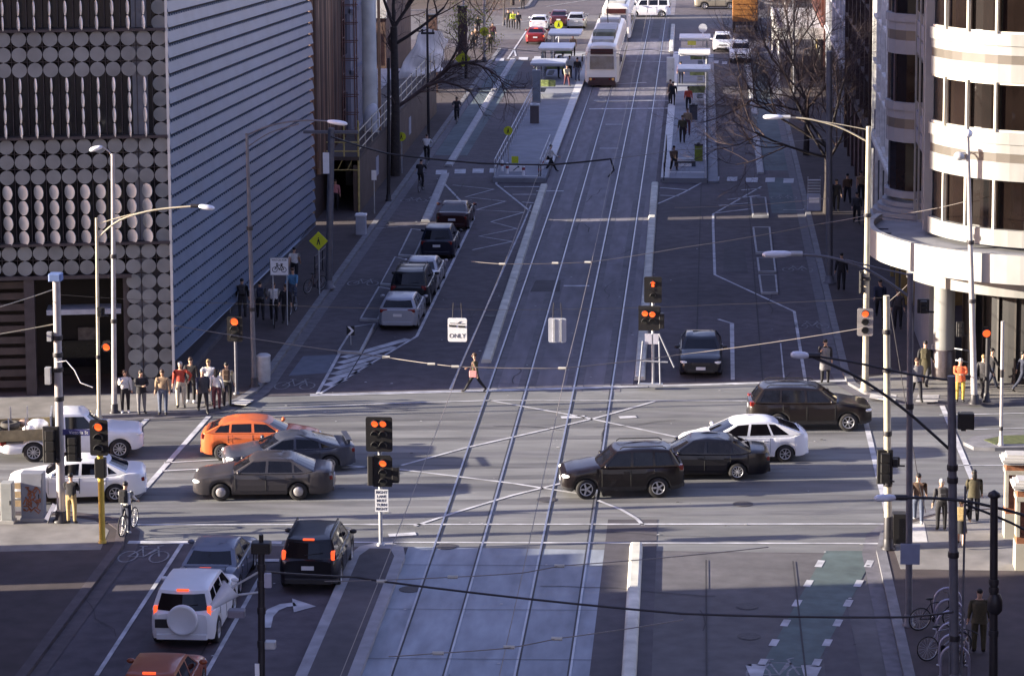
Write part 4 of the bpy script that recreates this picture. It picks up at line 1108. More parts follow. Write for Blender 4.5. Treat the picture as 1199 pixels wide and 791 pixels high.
# --- near lanes, seen from behind
def rear_at(pxl, pxr, L, W=None):
    a = Vector(G(*pxl)); c = Vector(G(*pxr)); m_ = (a+c)/2; return (m_.x, m_.y+L/2-.35)
NORTH = math.pi/2
def prado_extra(t, S):
    mb = MB(); mb.lathe([(.05, 0), (.35, .0), (.43, .04), (.445, .09), (.44, .15), (.41, .175), (.37, .178), (.36, .17), (.01, .175)], 28, (-S['L']/2-.2+.2, -0.05, .93), axis='X')
    for i in range(len(mb.v)): mb.v[i] = (-S['L']/2-(mb.v[i][0]+S['L']/2), mb.v[i][1], mb.v[i][2])
    sp = mb.build('spare_wheel_cover', S['sparem'], t)
    mb = MB(); mb.box(-S['L']/2-.03, .52, .8, .04, .46, .24); mb.build('plate_recess', trim_m, t)
x, y = rear_at((184, 757), (248, 757), 4.3)
car('white four wheel drive with a covered spare wheel on its tailgate, brake lights lit', (x, y), NORTH, S_(SUV, L=4.3, W=1.86, H=1.74, hood=1.15, belt=1.12, deck=1.14, tail=1.06, nose=.95, xA=.9, xRF=.3, xRR=-1.75, xD=-2.02, wr=.38, wb=2.6, brake=True, tail_z=1.16, tail_shape='tall', extra=prado_extra, sparem=P_('white', (.72, .73, .75)), cladding=False, bumper=P_('white', (.72, .73, .75)), doors=[(.85, -.2), (-.22, -1.15)], plate_z=.8, hb_x=-1.86, hb_z=1.68, pillars=[(.78, .22, 0), (-.15, -.18, 1), (-.25, -.27, 0), (-1.1, -1.08, 1), (-1.18, -1.15, 0), (-1.85, -1.6, 1)]), P_('white', (.72, .73, .75)), name='four_wheel_drive')
x, y = rear_at((334, 692), (391, 692), 4.35)
car('black four wheel drive with lit tail lamps waiting in the right turn lane', (x, y), NORTH, S_(SUV, L=4.3, W=1.82, H=1.69, brake=True, tail_shape='tall', tail_z=1.2, xRR=-1.75, xD=-2.02, wb=2.55, hb_z=1.62, hb_x=-1.86, rails=1, mirror=trim_m), P_('black', (.005, .0045, .007)), name='four_wheel_drive')
x, y = rear_at((212, 704), (274, 704), 4.7)
car('grey blue sedan with a boot spoiler braking ahead of the white four wheel drive', (x, y), NORTH, S_(SEDAN, brake=True, spoiler=True, L=4.7, hb_z=1.14, hb_x=-2.2), P_('grey_blue', (.13, .15, .2)), name='sedan')
x, y = rear_at((143, 856), (206, 856), 4.3)
car('rust brown hatchback cut off by the bottom edge of the view', (x, y), NORTH, S_(HATCH, H=1.52, brake=True, hb_z=1.5), P_('rust_brown', (.28, .075, .035)), name='hatchback')
# --- parked on the left beyond the crossing
for (l, r_), lab, base, kw, pc, nm in (
    (((443, 386), (490, 386)), 'silver hatchback parked nearest the crossing on the left', HATCH, dict(tail_shape='wide'), P_('silver', (.3, .32, .37), .35, .2), 'hatchback'),
    (((456, 361), (503, 361)), 'black four wheel drive with crossbars parked ahead of the silver hatchback', SUV, dict(L=4.7, rails=2, H=1.78), P_('black_green', (.009, .009, .009)), 'four_wheel_drive'),
    (((471, 342), (512, 342)), 'silver sedan parked between the black and the dark blue cars', SEDAN, dict(), P_('silver_warm', (.4, .4, .42), .3, .3), 'sedan'),
    (((494, 303), (530, 303)), 'dark blue hatchback parked in the second bay from the top', HATCH, dict(H=1.6), P_('navy', (.008, .009, .022)), 'hatchback'),
    (((510, 271), (549, 270)), 'dark red coupe parked farthest up the left bay', SEDAN, dict(H=1.38, L=4.6, xRR=-.8, xD=-1.8), P_('dark_red', (.03, .007, .008)), 'coupe')):
    x, y = rear_at(l, r_, base['L']); car(lab, (x, y), NORTH, S_(base, **kw), pc, name=nm, group='cars parked along the left kerb')
# --- right side facing the camera
def front_at(pxl, pxr, L): a = Vector(G(*pxl)); c = Vector(G(*pxr)); m_ = (a+c)/2; return (m_.x, m_.y+L/2-.1)
x, y = front_at((799, 443), (842, 443), 4.5)
car('black sedan facing us at the stop line on the right', (x, y), -NORTH, S_(SEDAN, L=4.55, W=1.74), P_('blue_black', (.008, .0085, .014)), name='sedan')
x, y = front_at((852, 75), (882, 74), 4.5)
car('white four wheel drive with a dark double grille at the far right crosswalk', (x, y), -NORTH, S_(SUV, L=4.5), P_('white', (.72, .73, .75)), name='four_wheel_drive')
x, y = front_at((832, 62), (861, 61), 4.4)
car('white hatchback just behind the white four wheel drive', (x, y), -NORTH, S_(HATCH, H=1.55), P_('white', (.72, .73, .75)), name='hatchback')
# --- far left lane
x, y = rear_at((616, 52), (638, 52), 4.6)
car('red sedan waiting at the far left, brake lamps glowing', (x, y), NORTH, S_(SEDAN, brake=True), P_('red', (.16, .018, .02)), name='sedan')
x, y = rear_at((617, 40), (640, 40), 4.2)
car('silver white hatchback ahead of the red sedan', (x, y+3.0), NORTH, S_(HATCH), P_('pearl', (.55, .56, .6)), name='hatchback')
x, y = rear_at((636, 33), (655, 33), 4.5)
car('dark maroon sedan beside the silver white hatchback', (x+.6, y+2), NORTH, S_(SEDAN), P_('maroon', (.06, .02, .03)), name='sedan')
x, y = rear_at((664, 34), (685, 34), 4.4)
car('pale silver hatchback alone in the far centre lane', (x, y), NORTH, S_(HATCH, H=1.5), P_('silver', (.3, .32, .37), .35, .2), name='hatchback')
# --- far cross street
p, a = mid((742, 20), (776, 20), .9)
VAN = S_(SUV, L=4.4, W=1.8, H=1.82, hood=1.15, belt=1.12, deck=1.15, xA=1.15, xRF=.75, xRR=-2.0, xD=-2.15, clear=.2, wr=.32, cladding=False, wb=2.68, pillars=[(1.02, .66, 0), (.1, .08, 1), (0, -.02, 0), (-.95, -.95, 1), (-1.05, -1.05, 0), (-1.9, -1.85, 1)])
car('white small van crossing the second street behind the trams', p, a+math.pi, VAN, P_('white', (.72, .73, .75)), cat='van', name='small_van')
p, a = mid((822, 11), (857, 11), .9)
car('olive grey wagon crossing the second street on the right', p, a, S_(SUV, H=1.55, clear=.2), P_('olive_grey', (.2, .18, .14)), name='station_wagon')

# orange crate-bodied truck beyond the far right corner
ot = thing('delivery_truck', (4.0, 252.5, 0), 'truck with an orange slatted body standing at the far right corner', 'truck')
om = mat('orange_slats', (.3, .125, .025), .6, var=.2, scale=2)
b = MB(); b.box(0, 2.6, .95, 2.3, 6.6, .35); b.build('chassis', trim_m, ot)
b = MB(); b.box(0, 1.6, 2.2, 2.3, 4.4, 2.2)
for k in range(4): b.box(0, -.62, 1.4+k*.52, 2.2, .08, .4)
b.build('crate_body', om, ot)
b = MB(); b.rbox(0, 5.2, 1.75, 2.1, 1.9, 1.9, .2); cab_ = b.build('cab', P_('cab_brown', (.1, .05, .03)), ot)
b = MB(); b.box(0, 6.17, 2.1, 1.8, .04, .7); b.build('windscreen', car_glass, cab_)
for x in (-1.0, 1.0):
    for y in (.6, 5.0):
        b = MB(); b.lathe([(.3, -.12), (.45, -.12), (.45, .12), (.3, .12)], 18, (x, y, .45), axis='X'); b.build('wheel', rubber, ot)

# --- trams
tram_white = mat('tram_white_paint', (.72, .71, .66), .35, var=.06, scale=1, coat=.3)
tram_dark = mat('tram_dark_panel', (.05, .022, .022), .5, var=.2, scale=3)
tram_green = mat('tram_olive_stripe', (.2, .18, .05), .5, var=.2)
tram_grey = mat('tram_roof_grey', (.36, .37, .36), .7, var=.15, scale=2)
pod_m = mat('roof_pod_olive', (.13, .14, .1), .7, var=.25, scale=3)
led = mat('destination_panel', (.05, .012, .012), .3, var=.3, scale=8)
def tram(label, y0, xc=-7.67, L=23.5, tinted=car_glass, lowfloor=False):
    t = thing('tram', (xc, y0, 0), label, 'tram'); Wt = 2.66; Ht = 3.5
    mb = MB()
    ys = [0, .03, .12, .35, .8]+[1.6+k*(L-3.2)/10 for k in range(11)]+[L-.8, L-.35, L-.12, L-.03, L]
    rows = []
    for y in ys:
        e = min(y, L-y); u = max(0, 1-e/.8); w = Wt/2*(1-.14*u**2.2); rake = 0
        prof = [(w*.97, .38), (w, .55), (w, 1.15), (w*.985, 2.2), (w*.95, 2.9), (w*.84, 3.22-.12*u*u), (w*.5, 3.36-.16*u*u), (0, 3.4-.18*u*u)]
        k = -1 if y < L/2 else 1
        row = []
        for x, z in prof: row.append((x, y+(.18*u*max(0, (z-1.1)/2.3)*(1 if k < 0 else -1)), z))
        rows.append([(-a, b_, c) for a, b_, c in row]+[(a, b_, c) for a, b_, c in row[-2::-1]])
    n_ = len(rows[0]); V = [p for r in rows for p in r]; fs = []
    for i in range(len(rows)-1):
        for j in range(n_-1): fs.append((i*n_+j, i*n_+j+1, (i+1)*n_+j+1, (i+1)*n_+j))
    fs += [tuple(range(n_))[::-1], tuple(range((len(rows)-1)*n_, len(rows)*n_))]
    mb.add(V, fs, 0, True); bo = mb.build('body', tram_white, t)
    try: bo.data.set_sharp_from_angle(angle=R(35))
    except Exception: pass
    # windscreen follows the raked nose
    def fy(x, z):
        w = Wt/2*(1-.14); return .18*max(0, (z-1.1)/2.3)-.012-.0
    mb = MB(); xw = Wt/2*.70
    pts = [(-xw, 1.42), (xw, 1.42), (xw*.98, 2.42), (-xw*.98, 2.42)]
    mb.add([(x, fy(x, z)-.03, z) for x, z in pts]+[(x, fy(x, z)+.02, z) for x, z in pts], [(0, 1, 2, 3), (4, 7, 6, 5), (0, 4, 5, 1), (1, 5, 6, 2), (2, 6, 7, 3), (3, 7, 4, 0)]); mb.build('windscreen', mat('tram_windscreen', (.06, .065, .095), .1, var=.5, scale=1.5), t)  # lighter lilac base colour stands in for reflections on the glass
    mb = MB(); mb.rbox(0, .14, 2.78, Wt*.66, .3, .42, .05); mb.build('destination_box', led, t)
    mb = MB(); mb.rbox(0, -.03, .62, Wt*.76, .1, .34, .03); mb.rbox(0, .05, .34, Wt*.8, .3, .3, .05); mb.build('bumper', tram_dark, t)
    for s in (-1, 1):
        mb = MB(); mb.disc((s*.86, -.1, .66), .1, (0, 1, 0), .04, 14); mb.build('headlight', mat('amber_headlight', (.9, .5, .15), .2, var=.05), t)
        mb = MB(); mb.disc((s*.6, -.1, .66), .07, (0, 1, 0), .04, 14); mb.build('marker_light', tail_off, t)
    mb = MB()
    for s in (-1, 1): mb.box(s*(Wt/2*.99), L/2, .95, .04, L-2.2, .24)
    mb.build('side_stripe', tram_green, t)
    for s in (-1, 1):
        for k in range(9):
            mb = MB(); mb.box(s*(Wt/2*.985), 1.9+k*(L-3.4)/9+.6, 1.95, .06, (L-3.4)/9-.35, .95); mb.build('side_window', tinted, t)
        mb = MB(); mb.box(s*(Wt/2*.82), .25, 1.95, .05, .26, .8, rz=s*.5); mb.build('corner_window', tinted, t)
        mb = MB(); mb.tube([(s*1.1, .2, 2.6), (s*1.5, -.05, 2.55), (s*1.5, -.05, 2.1)], .03, 6); mb.rbox(s*1.5, -.05, 2.2, .12, .16, .36, .04); mb.build('wing_mirror', trim_m, t)
    mb = MB(); mb.rbox(0, 2.6, 3.46, 1.7, 2.4, .26, .1); mb.rbox(0, 11, 3.5, 1.7, 5.6, .3, .12); mb.rbox(0, 19.5, 3.5, 1.7, 3.6, .3, .12); mb.build('roof_unit', tram_grey, t)
    mb = MB(); mb.rbox(0, 5.6, 3.62, 1.75, 2.4, .52, .2); mb.build('air_conditioner', pod_m, t)
    mb = MB(); mb.tube([(0, 14, 3.7), (0, 12.6, 4.6), (0, 14.4, 5.5)], .04, 6); mb.box(0, 14.4, 5.52, 1.3, .08, .05); mb.build('pantograph', dark_steel, t)
    for y in (3, 4.9, L-5, L-3.1):
        for s in (-1, 1):
            mb = MB(); mb.lathe([(.1, -.06), (.33, -.06), (.35, .06), (.1, .06)], 18, (s*.76, y, .34), axis='X'); mb.build('wheel', dark_steel, t)
    mb = MB(); mb.box(0, L/2, .34, 1.9, L-2.4, .3); mb.build('underframe', trim_m, t)
    return t
tram('white tram with a dark destination box standing at the left platform', 209.2)
tram('second white tram close behind the first at the crossing', 244, tinted=pale_glass, L=22)
# ================================================================= PEOPLE AND BICYCLES
def cloth(name, c, var=.18): return mat('cloth_'+name, c, .85, var=var, scale=14, bump=.15, bscale=30)
CL = {k: cloth(k, v) for k, v in dict(black=(.014, .013, .016), charcoal=(.04, .038, .042), navy=(.02, .024, .045), grey=(.16, .155, .16), white=(.6, .59, .58), cream=(.45, .4, .3), red=(.4, .055, .03), orange=(.6, .13, .05), yellow=(.5, .36, .07), khaki=(.33, .24, .11), brown=(.1, .06, .04), olive=(.06, .05, .025), jeans=(.07, .085, .13), blue=(.08, .2, .33), teal=(.1, .25, .32), plum=(.11, .035, .045), hivis=(.5, .6, .04), tan=(.26, .18, .11), pink=(.5, .2, .2)).items()}
SKIN = [mat('skin_light', (.48, .29, .2), .55, var=.06), mat('skin_tan', (.33, .185, .115), .55, var=.06), mat('skin_dark', (.13, .07, .045), .55, var=.06)]
HAIR = dict(black=mat('hair_black', (.012, .01, .01), .6, var=.3, scale=20), brown=mat('hair_brown', (.06, .032, .018), .6, var=.3, scale=20), blond=mat('hair_blond', (.32, .22, .1), .6, var=.25, scale=20), grey=mat('hair_grey', (.38, .37, .36), .7, var=.2, scale=20))
shoe_m = {'black': mat('shoe_black', (.014, .012, .012), .5), 'white': mat('shoe_white', (.62, .62, .62), .6), 'brown': mat('shoe_brown', (.08, .045, .03), .6)}
eye_m = mat('eye_dark', (.02, .015, .012), .2)

def skin_mesh(verts, edges, radii):
    me = bpy.data.meshes.new('skel'); me.from_pydata(verts, edges, [])
    o = bpy.data.objects.new('skel', me); COL.objects.link(o)
    md = o.modifiers.new('s', 'SKIN'); md.use_smooth_shade = True; md.branch_smoothing = .6
    for i, v in enumerate(me.skin_vertices[0].data):
        v.radius = radii[i]; v.use_root = (i == 0); v.use_loose = False
    sb = o.modifiers.new('d', 'SUBSURF'); sb.levels = 1
    dg = bpy.context.evaluated_depsgraph_get(); r = bpy.data.meshes.new_from_object(o.evaluated_get(dg))
    bpy.data.objects.remove(o); bpy.data.meshes.remove(me)
    return r

def pose_joints(pose):
    # local: facing +x, y left, z up, 1.70 m tall
    J = dict(pelvis=(0, 0, .93), waist=(0, 0, 1.08), chest=(.0, 0, 1.3), neck=(-.01, 0, 1.46), head0=(.01, 0, 1.54), head1=(.02, 0, 1.63))
    for s, n in ((1, 'l'), (-1, 'r')):
        J['hip'+n] = (0, .095*s, .88); J['knee'+n] = (.015, .1*s, .49); J['ank'+n] = (-.01, .1*s, .085); J['toe'+n] = (.15, .12*s, .035)
        J['sh'+n] = (-.0, .175*s, 1.395); J['el'+n] = (-.02, .225*s, 1.12); J['wr'+n] = (.04, .235*s, .87); J['ha'+n] = (.07, .23*s, .78)
    def leg(n, s, hipang, kneeang):
        hx, hy, hz = J['hip'+n]; a = R(hipang); kx = hx+.4*math.sin(a); kz = hz-.4*math.cos(a); b_ = R(hipang-kneeang)
        ax = kx+.4*math.sin(b_); az = kz-.4*math.cos(b_); J['knee'+n] = (kx, .1*s, kz); J['ank'+n] = (ax, .1*s, az); c_ = b_*.6
        J['toe'+n] = (ax+.155*math.cos(c_), .115*s, az-.05+.155*math.sin(c_)*.6)
    def arm(n, s, fwd_, out, elb, eo=0):
        sx, sy, sz = J['sh'+n]; a = R(fwd_); o_ = R(out); ex = sx+.27*math.sin(a); ey = sy+s*.27*math.sin(o_)*math.cos(a); ez = sz-.27*math.cos(a)*math.cos(o_)
        b_ = R(fwd_+elb); wx = ex+.25*math.sin(b_); wy = ey+s*.25*math.sin(R(out+eo))*1.0; wz = ez-.25*math.cos(b_)*max(.2, math.cos(R(out+eo)))
        J['el'+n] = (ex, ey, ez); J['wr'+n] = (wx, wy, wz); d = Vector((wx-ex, wy-ey, wz-ez)).normalized()*.09; J['ha'+n] = (wx+d.x, wy+d.y, wz+d.z)
    if pose == 'walk': leg('l', 1, 24, 6); leg('r', -1, -20, 16); arm('l', 1, -22, 6, 14); arm('r', -1, 22, 6, 22)
    elif pose == 'stride': leg('l', 1, 32, 4); leg('r', -1, -28, 14); arm('l', 1, -28, 8, 20); arm('r', -1, 28, 8, 35)
    elif pose == 'phone': arm('r', -1, 25, 4, 105, -18); arm('l', 1, -3, 6, 12)
    elif pose == 'crossed': arm('l', 1, 22, 6, 75, -50); arm('r', -1, 18, 6, 75, -50)
    elif pose == 'pockets': arm('l', 1, -18, 22, 45, -30); arm('r', -1, -18, 22, 45, -30)
    elif pose == 'hips': arm('l', 1, -12, 40, 28, -62); arm('r', -1, -2, 8, 12)
    elif pose == 'stand': arm('l', 1, 2, 7, 12); arm('r', -1, 4, 7, 14); leg('l', 1, 3, 3)
    elif pose == 'wave': arm('r', -1, 40, 14, 110, -10)
    elif pose == 'ride':
        for n, s, h, k in (('l', 1, 62, 72), ('r', -1, 28, 40)): leg(n, s, h, k)
        for k in ('waist', 'chest', 'neck', 'head0', 'head1', 'shl', 'shr'):
            x, y, z = J[k]; d = z-.93; J[k] = (x+d*.42, y, .93+d*.9)
        for n, s in (('l', 1), ('r', -1)):
            sx, sy, sz = J['sh'+n]; J['el'+n] = (sx+.17, .24*s, sz-.2); J['wr'+n] = (sx+.38, .22*s, sz-.27); J['ha'+n] = (sx+.46, .2*s, sz-.29)
    elif pose == 'astride':
        leg('l', 1, 8, 6); leg('r', -1, -6, 4)
        for n, s in (('l', 1), ('r', -1)): arm(n, s, 32, 6, 25)
    elif pose == 'sit':
        for n, s in (('l', 1), ('r', -1)): leg(n, s, 88, 88); arm(n, s, 25, 6, 55, -10)
        J['pelvis'] = (0, 0, .9)
    return J
RAD = dict(pelvis=(.125, .15), waist=(.1, .125), chest=(.115, .165), neck=(.055, .055), head0=(.075, .068), head1=(.1, .08), hip=(.088, .085), knee=(.058, .058), ank=(.04, .042), toe=(.03, .038), sh=(.062, .062), el=(.045, .045), wr=(.03, .032), ha=(.026, .035))
EDG = [('pelvis', 'waist'), ('waist', 'chest'), ('chest', 'neck'), ('neck', 'head0'), ('head0', 'head1')]
for n in 'lr': EDG += [('pelvis', 'hip'+n), ('hip'+n, 'knee'+n), ('knee'+n, 'ank'+n), ('ank'+n, 'toe'+n), ('chest', 'sh'+n), ('sh'+n, 'el'+n), ('el'+n, 'wr'+n), ('wr'+n, 'ha'+n)]
BODY = {}
def person(label, px, py, facing, pose='stand', top='black', legs='jeans', hair='black', shoes='black', skin=0, h=1.62, sleeve=True, coat=None, skirt=None, longhair=False, bag=None, ground=None, hat=None, z=None, dx=0, dy=0, group=None, female=False, shorts=False):
    """facing in degrees: 0 = +x (right), 90 = away from camera, -90 = towards it"""
    z0 = .126 if z is None else z
    gx, gy = ground or G(px, py, z0); gx += dx; gy += dy
    J = pose_joints(pose); names = list(J); h *= 1.06; sc = h/1.73
    minz = min(J['toel'][2], J['toer'][2], J['ankl'][2]-.05, J['ankr'][2]-.05)-.03
    fl = .94 if female else 1.0
    key = (pose, female)
    if key not in BODY:
        verts = [J[k] for k in names]; idx = {k: i for i, k in enumerate(names)}
        def rk(k):
            r = RAD.get(k) or RAD[k[:-1]]; q = fl if k not in ('head0', 'head1') else 1
            q *= (1.0 if k in ('head0', 'head1', 'neck') or k[:2] in ('ha', 'wr') else 1.22); return (r[0]*q, r[1]*q)
        me = skin_mesh(verts, [(idx[a], idx[b_]) for a, b_ in EDG], [rk(k) for k in names])
        BODY[key] = ([tuple(v.co) for v in me.vertices], [list(p.vertices) for p in me.polygons]); bpy.data.meshes.remove(me)
    vs, fs = BODY[key]
    t = thing('person', (gx, gy, z0), label, 'person', R(facing), group)
    mb = MB(); bw = lambda zz: 1.0 if zz > 1.5 else 1.13
    mb.v = [(x*sc, y*sc*bw(zz), (zz-minz)*sc) for x, y, zz in vs]
    segs = [(Vector(J[a]), Vector(J[b_]), a, b_) for a, b_ in EDG]
    for f in fs:
        c = sum((Vector(vs[i]) for i in f), Vector())/len(f); best = None; bd = 9
        for a, b_, na, nb in segs:
            ab = b_-a; u = max(0, min(1, (c-a).dot(ab)/ab.length_squared)); d = (c-(a+ab*u)).length
            if d < bd: bd = d; best = (na, nb, u)
        na, nb, u = best
        if nb.startswith('head') or (nb == 'neck' and u > .75): mi = 0
        elif nb.startswith('ha'): mi = 0
        elif nb.startswith('wr'): mi = 1 if sleeve and u < .9 else 0
        elif nb.startswith('el'): mi = 1 if (sleeve or u < .6) else 0
        elif nb.startswith('toe'): mi = 3
        elif nb.startswith('ank'): mi = 2 if (u < .92 and not (shorts or skirt)) else (0 if u < .85 else 3)
        elif nb.startswith('knee'): mi = 2 if not (skirt and u > .75) else 0
        elif nb.startswith('hip') or (nb == 'waist' and u < .3): mi = 2
        else: mi = 1
        mb.f.append(f); mb.m.append(mi); mb.sm.append(True)
    hd = Vector(J['head1'])*sc; hd.z -= minz*sc; hd.z -= .015
    # face: nose, eyes, mouth, ears belong to the body
    mb.ball((hd.x+.098, 0, hd.z-.01), (.018, .013, .022), 6, 0)
    for s in (1, -1):
        mb.ball((hd.x+.082, s*.031, hd.z+.022), (.012, .014, .009), 6, 4); mb.ball((hd.x-.01, s*.081, hd.z-.002), (.02, .012, .032), 6, 0)
    mb.ball((hd.x+.082, 0, hd.z-.05), (.01, .024, .006), 6, 5)
    # hands: five bent fingers each
    for n, s in (('l', 1), ('r', -1)):
        a = Vector(J['wr'+n]); c = Vector(J['ha'+n]); d = (c-a).normalized(); u = d.cross(Vector((1, 0, .2))); u = u.normalized() if u.length > .1 else Vector((0, 1, 0)); w = d.cross(u)*s*-1
        for k in range(5):
            if k < 4:
                o = c+w*0+ (d.cross(u)).normalized()*((k-1.5)*.016); ln_ = (.06, .072, .068, .05)[k]; p1 = o+d*ln_*.6; p2 = p1+(d*.7+u*s*-.5).normalized()*ln_*.5
            else: o = a+d*.04; p1 = o+(d*.6+(d.cross(u)).normalized()*.8)*.035; p2 = p1+d*.03
            q = [Vector((v.x, v.y*1.13, v.z-minz))*sc for v in (o, p1, p2)]; mb.tube(q, [.0095*sc, .008*sc, .006*sc], 5, 0)
    mb.build('body', [SKIN[skin], CL[top], CL[legs] if legs in CL else CL['black'], shoe_m[shoes], eye_m, mat('lip', (.25, .09, .08), .5)], t)
    hb = MB(); hb.ball((hd.x-.018, 0, hd.z+.042), (.098, .088, .085), 12)
    if longhair: hb.ball((hd.x-.06, 0, hd.z-.09), (.06, .085, .17), 10)
    hb.build('hair', HAIR[hair], t)
    if hat: mb = MB(); mb.lathe([(.14, .0), (.105, .015), (.1, .07), (.06, .1), (.01, .105)], 16, (hd.x-.01, 0, hd.z+.05)); mb.build('hat', CL[hat], t)
    pz = (.93-minz)*sc
    lean = (Vector(J['chest'])-Vector(J['pelvis']))
    if coat:
        mb = MB(); dz = {'long': -.42, 'short': -.1}[coat[1]] ; prof = [(.0, dz), (.0, -.05), (.0, .14), (.0, .4), (.0, .47)]
        rr_ = [(.17, .2), (.15, .185), (.128, .16), (.135, .2), (.07, .09)]
        vs_ = []; n_ = 14
        for (q, zz), (ra_, rb_) in zip(prof, rr_):
            for j in range(n_):
                a = 2*math.pi*j/n_; rb_w = rb_*1.12; vs_.append(((math.cos(a)*ra_+lean.x/max(lean.z, .1)*max(zz, 0))*sc, math.sin(a)*rb_w*sc, pz+zz*sc+(.0 if zz > dz else .02*math.sin(3*a))))
        mb.add(vs_, [(i*n_+j, i*n_+(j+1) % n_, (i+1)*n_+(j+1) % n_, (i+1)*n_+j) for i in range(4) for j in range(n_)], 0, True); mb.build('coat', CL[coat[0]], t)
    if skirt:
        mb = MB(); mb.lathe([(.215*sc, pz-.36*sc), (.18*sc, pz-.1*sc), (.14*sc, pz+.12*sc)], 16, (0, 0, 0)); mb.build('skirt', CL[skirt], t)
    if bag:
        kind, c = bag; w = Matrix.Rotation(R(facing), 3, 'Z')
        g = MB()
        if kind == 'backpack':
            off = Vector((-.2+lean.x*.8, 0, pz+.36*sc)); g.rbox(0, 0, 0, .17, .29, .42, .07); g.rbox(-.1, 0, -.07, .08, .22, .2, .035)
        elif kind == 'shoulder': off = Vector((.0, .27, pz-.0)); g.rbox(0, 0, 0, .32, .1, .25, .04); g.tube([(.14, 0, .1), (.05, -.06, .45), (-.14, 0, .1)], .012, 5)
        else: off = Vector((.06, .26, pz-.32)); g.rbox(0, 0, 0, .28, .09, .34, .03); g.tube([(.08, 0, .16), (.0, 0, .3), (-.08, 0, .16)], .009, 5)
        p = w @ off; o = g.build({'backpack': 'backpack', 'shoulder': 'shoulder_bag', 'carry': 'carrier_bag'}[kind], CL[c], None, (gx+p.x, gy+p.y, z0+p.z), R(facing))
        tag(o, {'backpack': c+' backpack worn by the ', 'shoulder': c+' shoulder bag hanging from the ', 'carry': c+' carrier bag held by the '}[kind]+' '.join(label.split()[:9]), 'bag')
    return t

# near-left corner group waiting to cross
person('woman in a white jacket and black trousers at the left end of the waiting group', 147, 483, -75, 'phone', 'white', 'black', 'brown', 'white', longhair=True, female=True, h=1.6)
person('person in a dark coat and grey trousers, second from the left of the waiting group', 166, 484, -60, 'crossed', 'black', 'grey', 'black', coat=('black', 'short'), h=1.62)
person('man in a tan open shirt and jeans standing alone before the disc columns', 191, 485, -85, 'stand', 'tan', 'jeans', 'brown', skin=1, h=1.66)
person('grey haired man in an orange red jumper and cream trousers', 212, 477, -80, 'hips', 'red', 'cream', 'grey', h=1.72)
person('person in black behind the man in the orange red jumper', 224, 471, -90, 'stand', 'black', 'black', 'brown', 'white', h=1.7)
person('woman with a white scarf and dark coat at the kerb of the waiting group', 238, 483, -70, 'walk', 'navy', 'black', 'grey', coat=('charcoal', 'short'), h=1.68, female=True)
person('person in a white shirt just behind the woman with the white scarf', 245, 473, -85, 'stand', 'white', 'navy', 'blond', h=1.68)
person('long haired woman in a white top and plum trousers, back turned', 254, 480, 80, 'stand', 'white', 'plum', 'black', longhair=True, female=True, h=1.56)
person('person in cream with a brown backpack at the right end of the waiting group', 266, 476, 95, 'stand', 'cream', 'black', 'black', bag=('backpack', 'brown'), h=1.66)
# left footpath walkers
person('person in black with a dark logo backpack by the louvred wall', 284, 372, 95, 'stand', 'black', 'charcoal', 'black', h=1.7, bag=('backpack', 'charcoal'))
person('person in a grey hoodie with a navy backpack beside the leaning lamp pole', 305, 374, 100, 'walk', 'grey', 'black', 'black', h=1.7, bag=('backpack', 'navy'))
person('person in a white shirt standing over a bicycle under the bicycle sign', 321, 375, 100, 'astride', 'white', 'black', 'brown', h=1.64)
person('person in a dark coat beside the bicycle sign post', 335, 378, -100, 'stand', 'black', 'black', 'brown', h=1.66)
person('person in a blue top standing over a bicycle behind the bicycle sign', 343, 358, -95, 'astride', 'blue', 'jeans', 'brown', 'white', h=1.68)
person('person in a pale blue tee shirt walking up the left footpath', 345, 330, 95, 'walk', 'white', 'black', 'black', h=1.66, sleeve=False)
person('person in a pale pink top in the dark gantry opening', 393, 246, -90, 'stand', 'pink', 'black', 'brown', h=1.64)
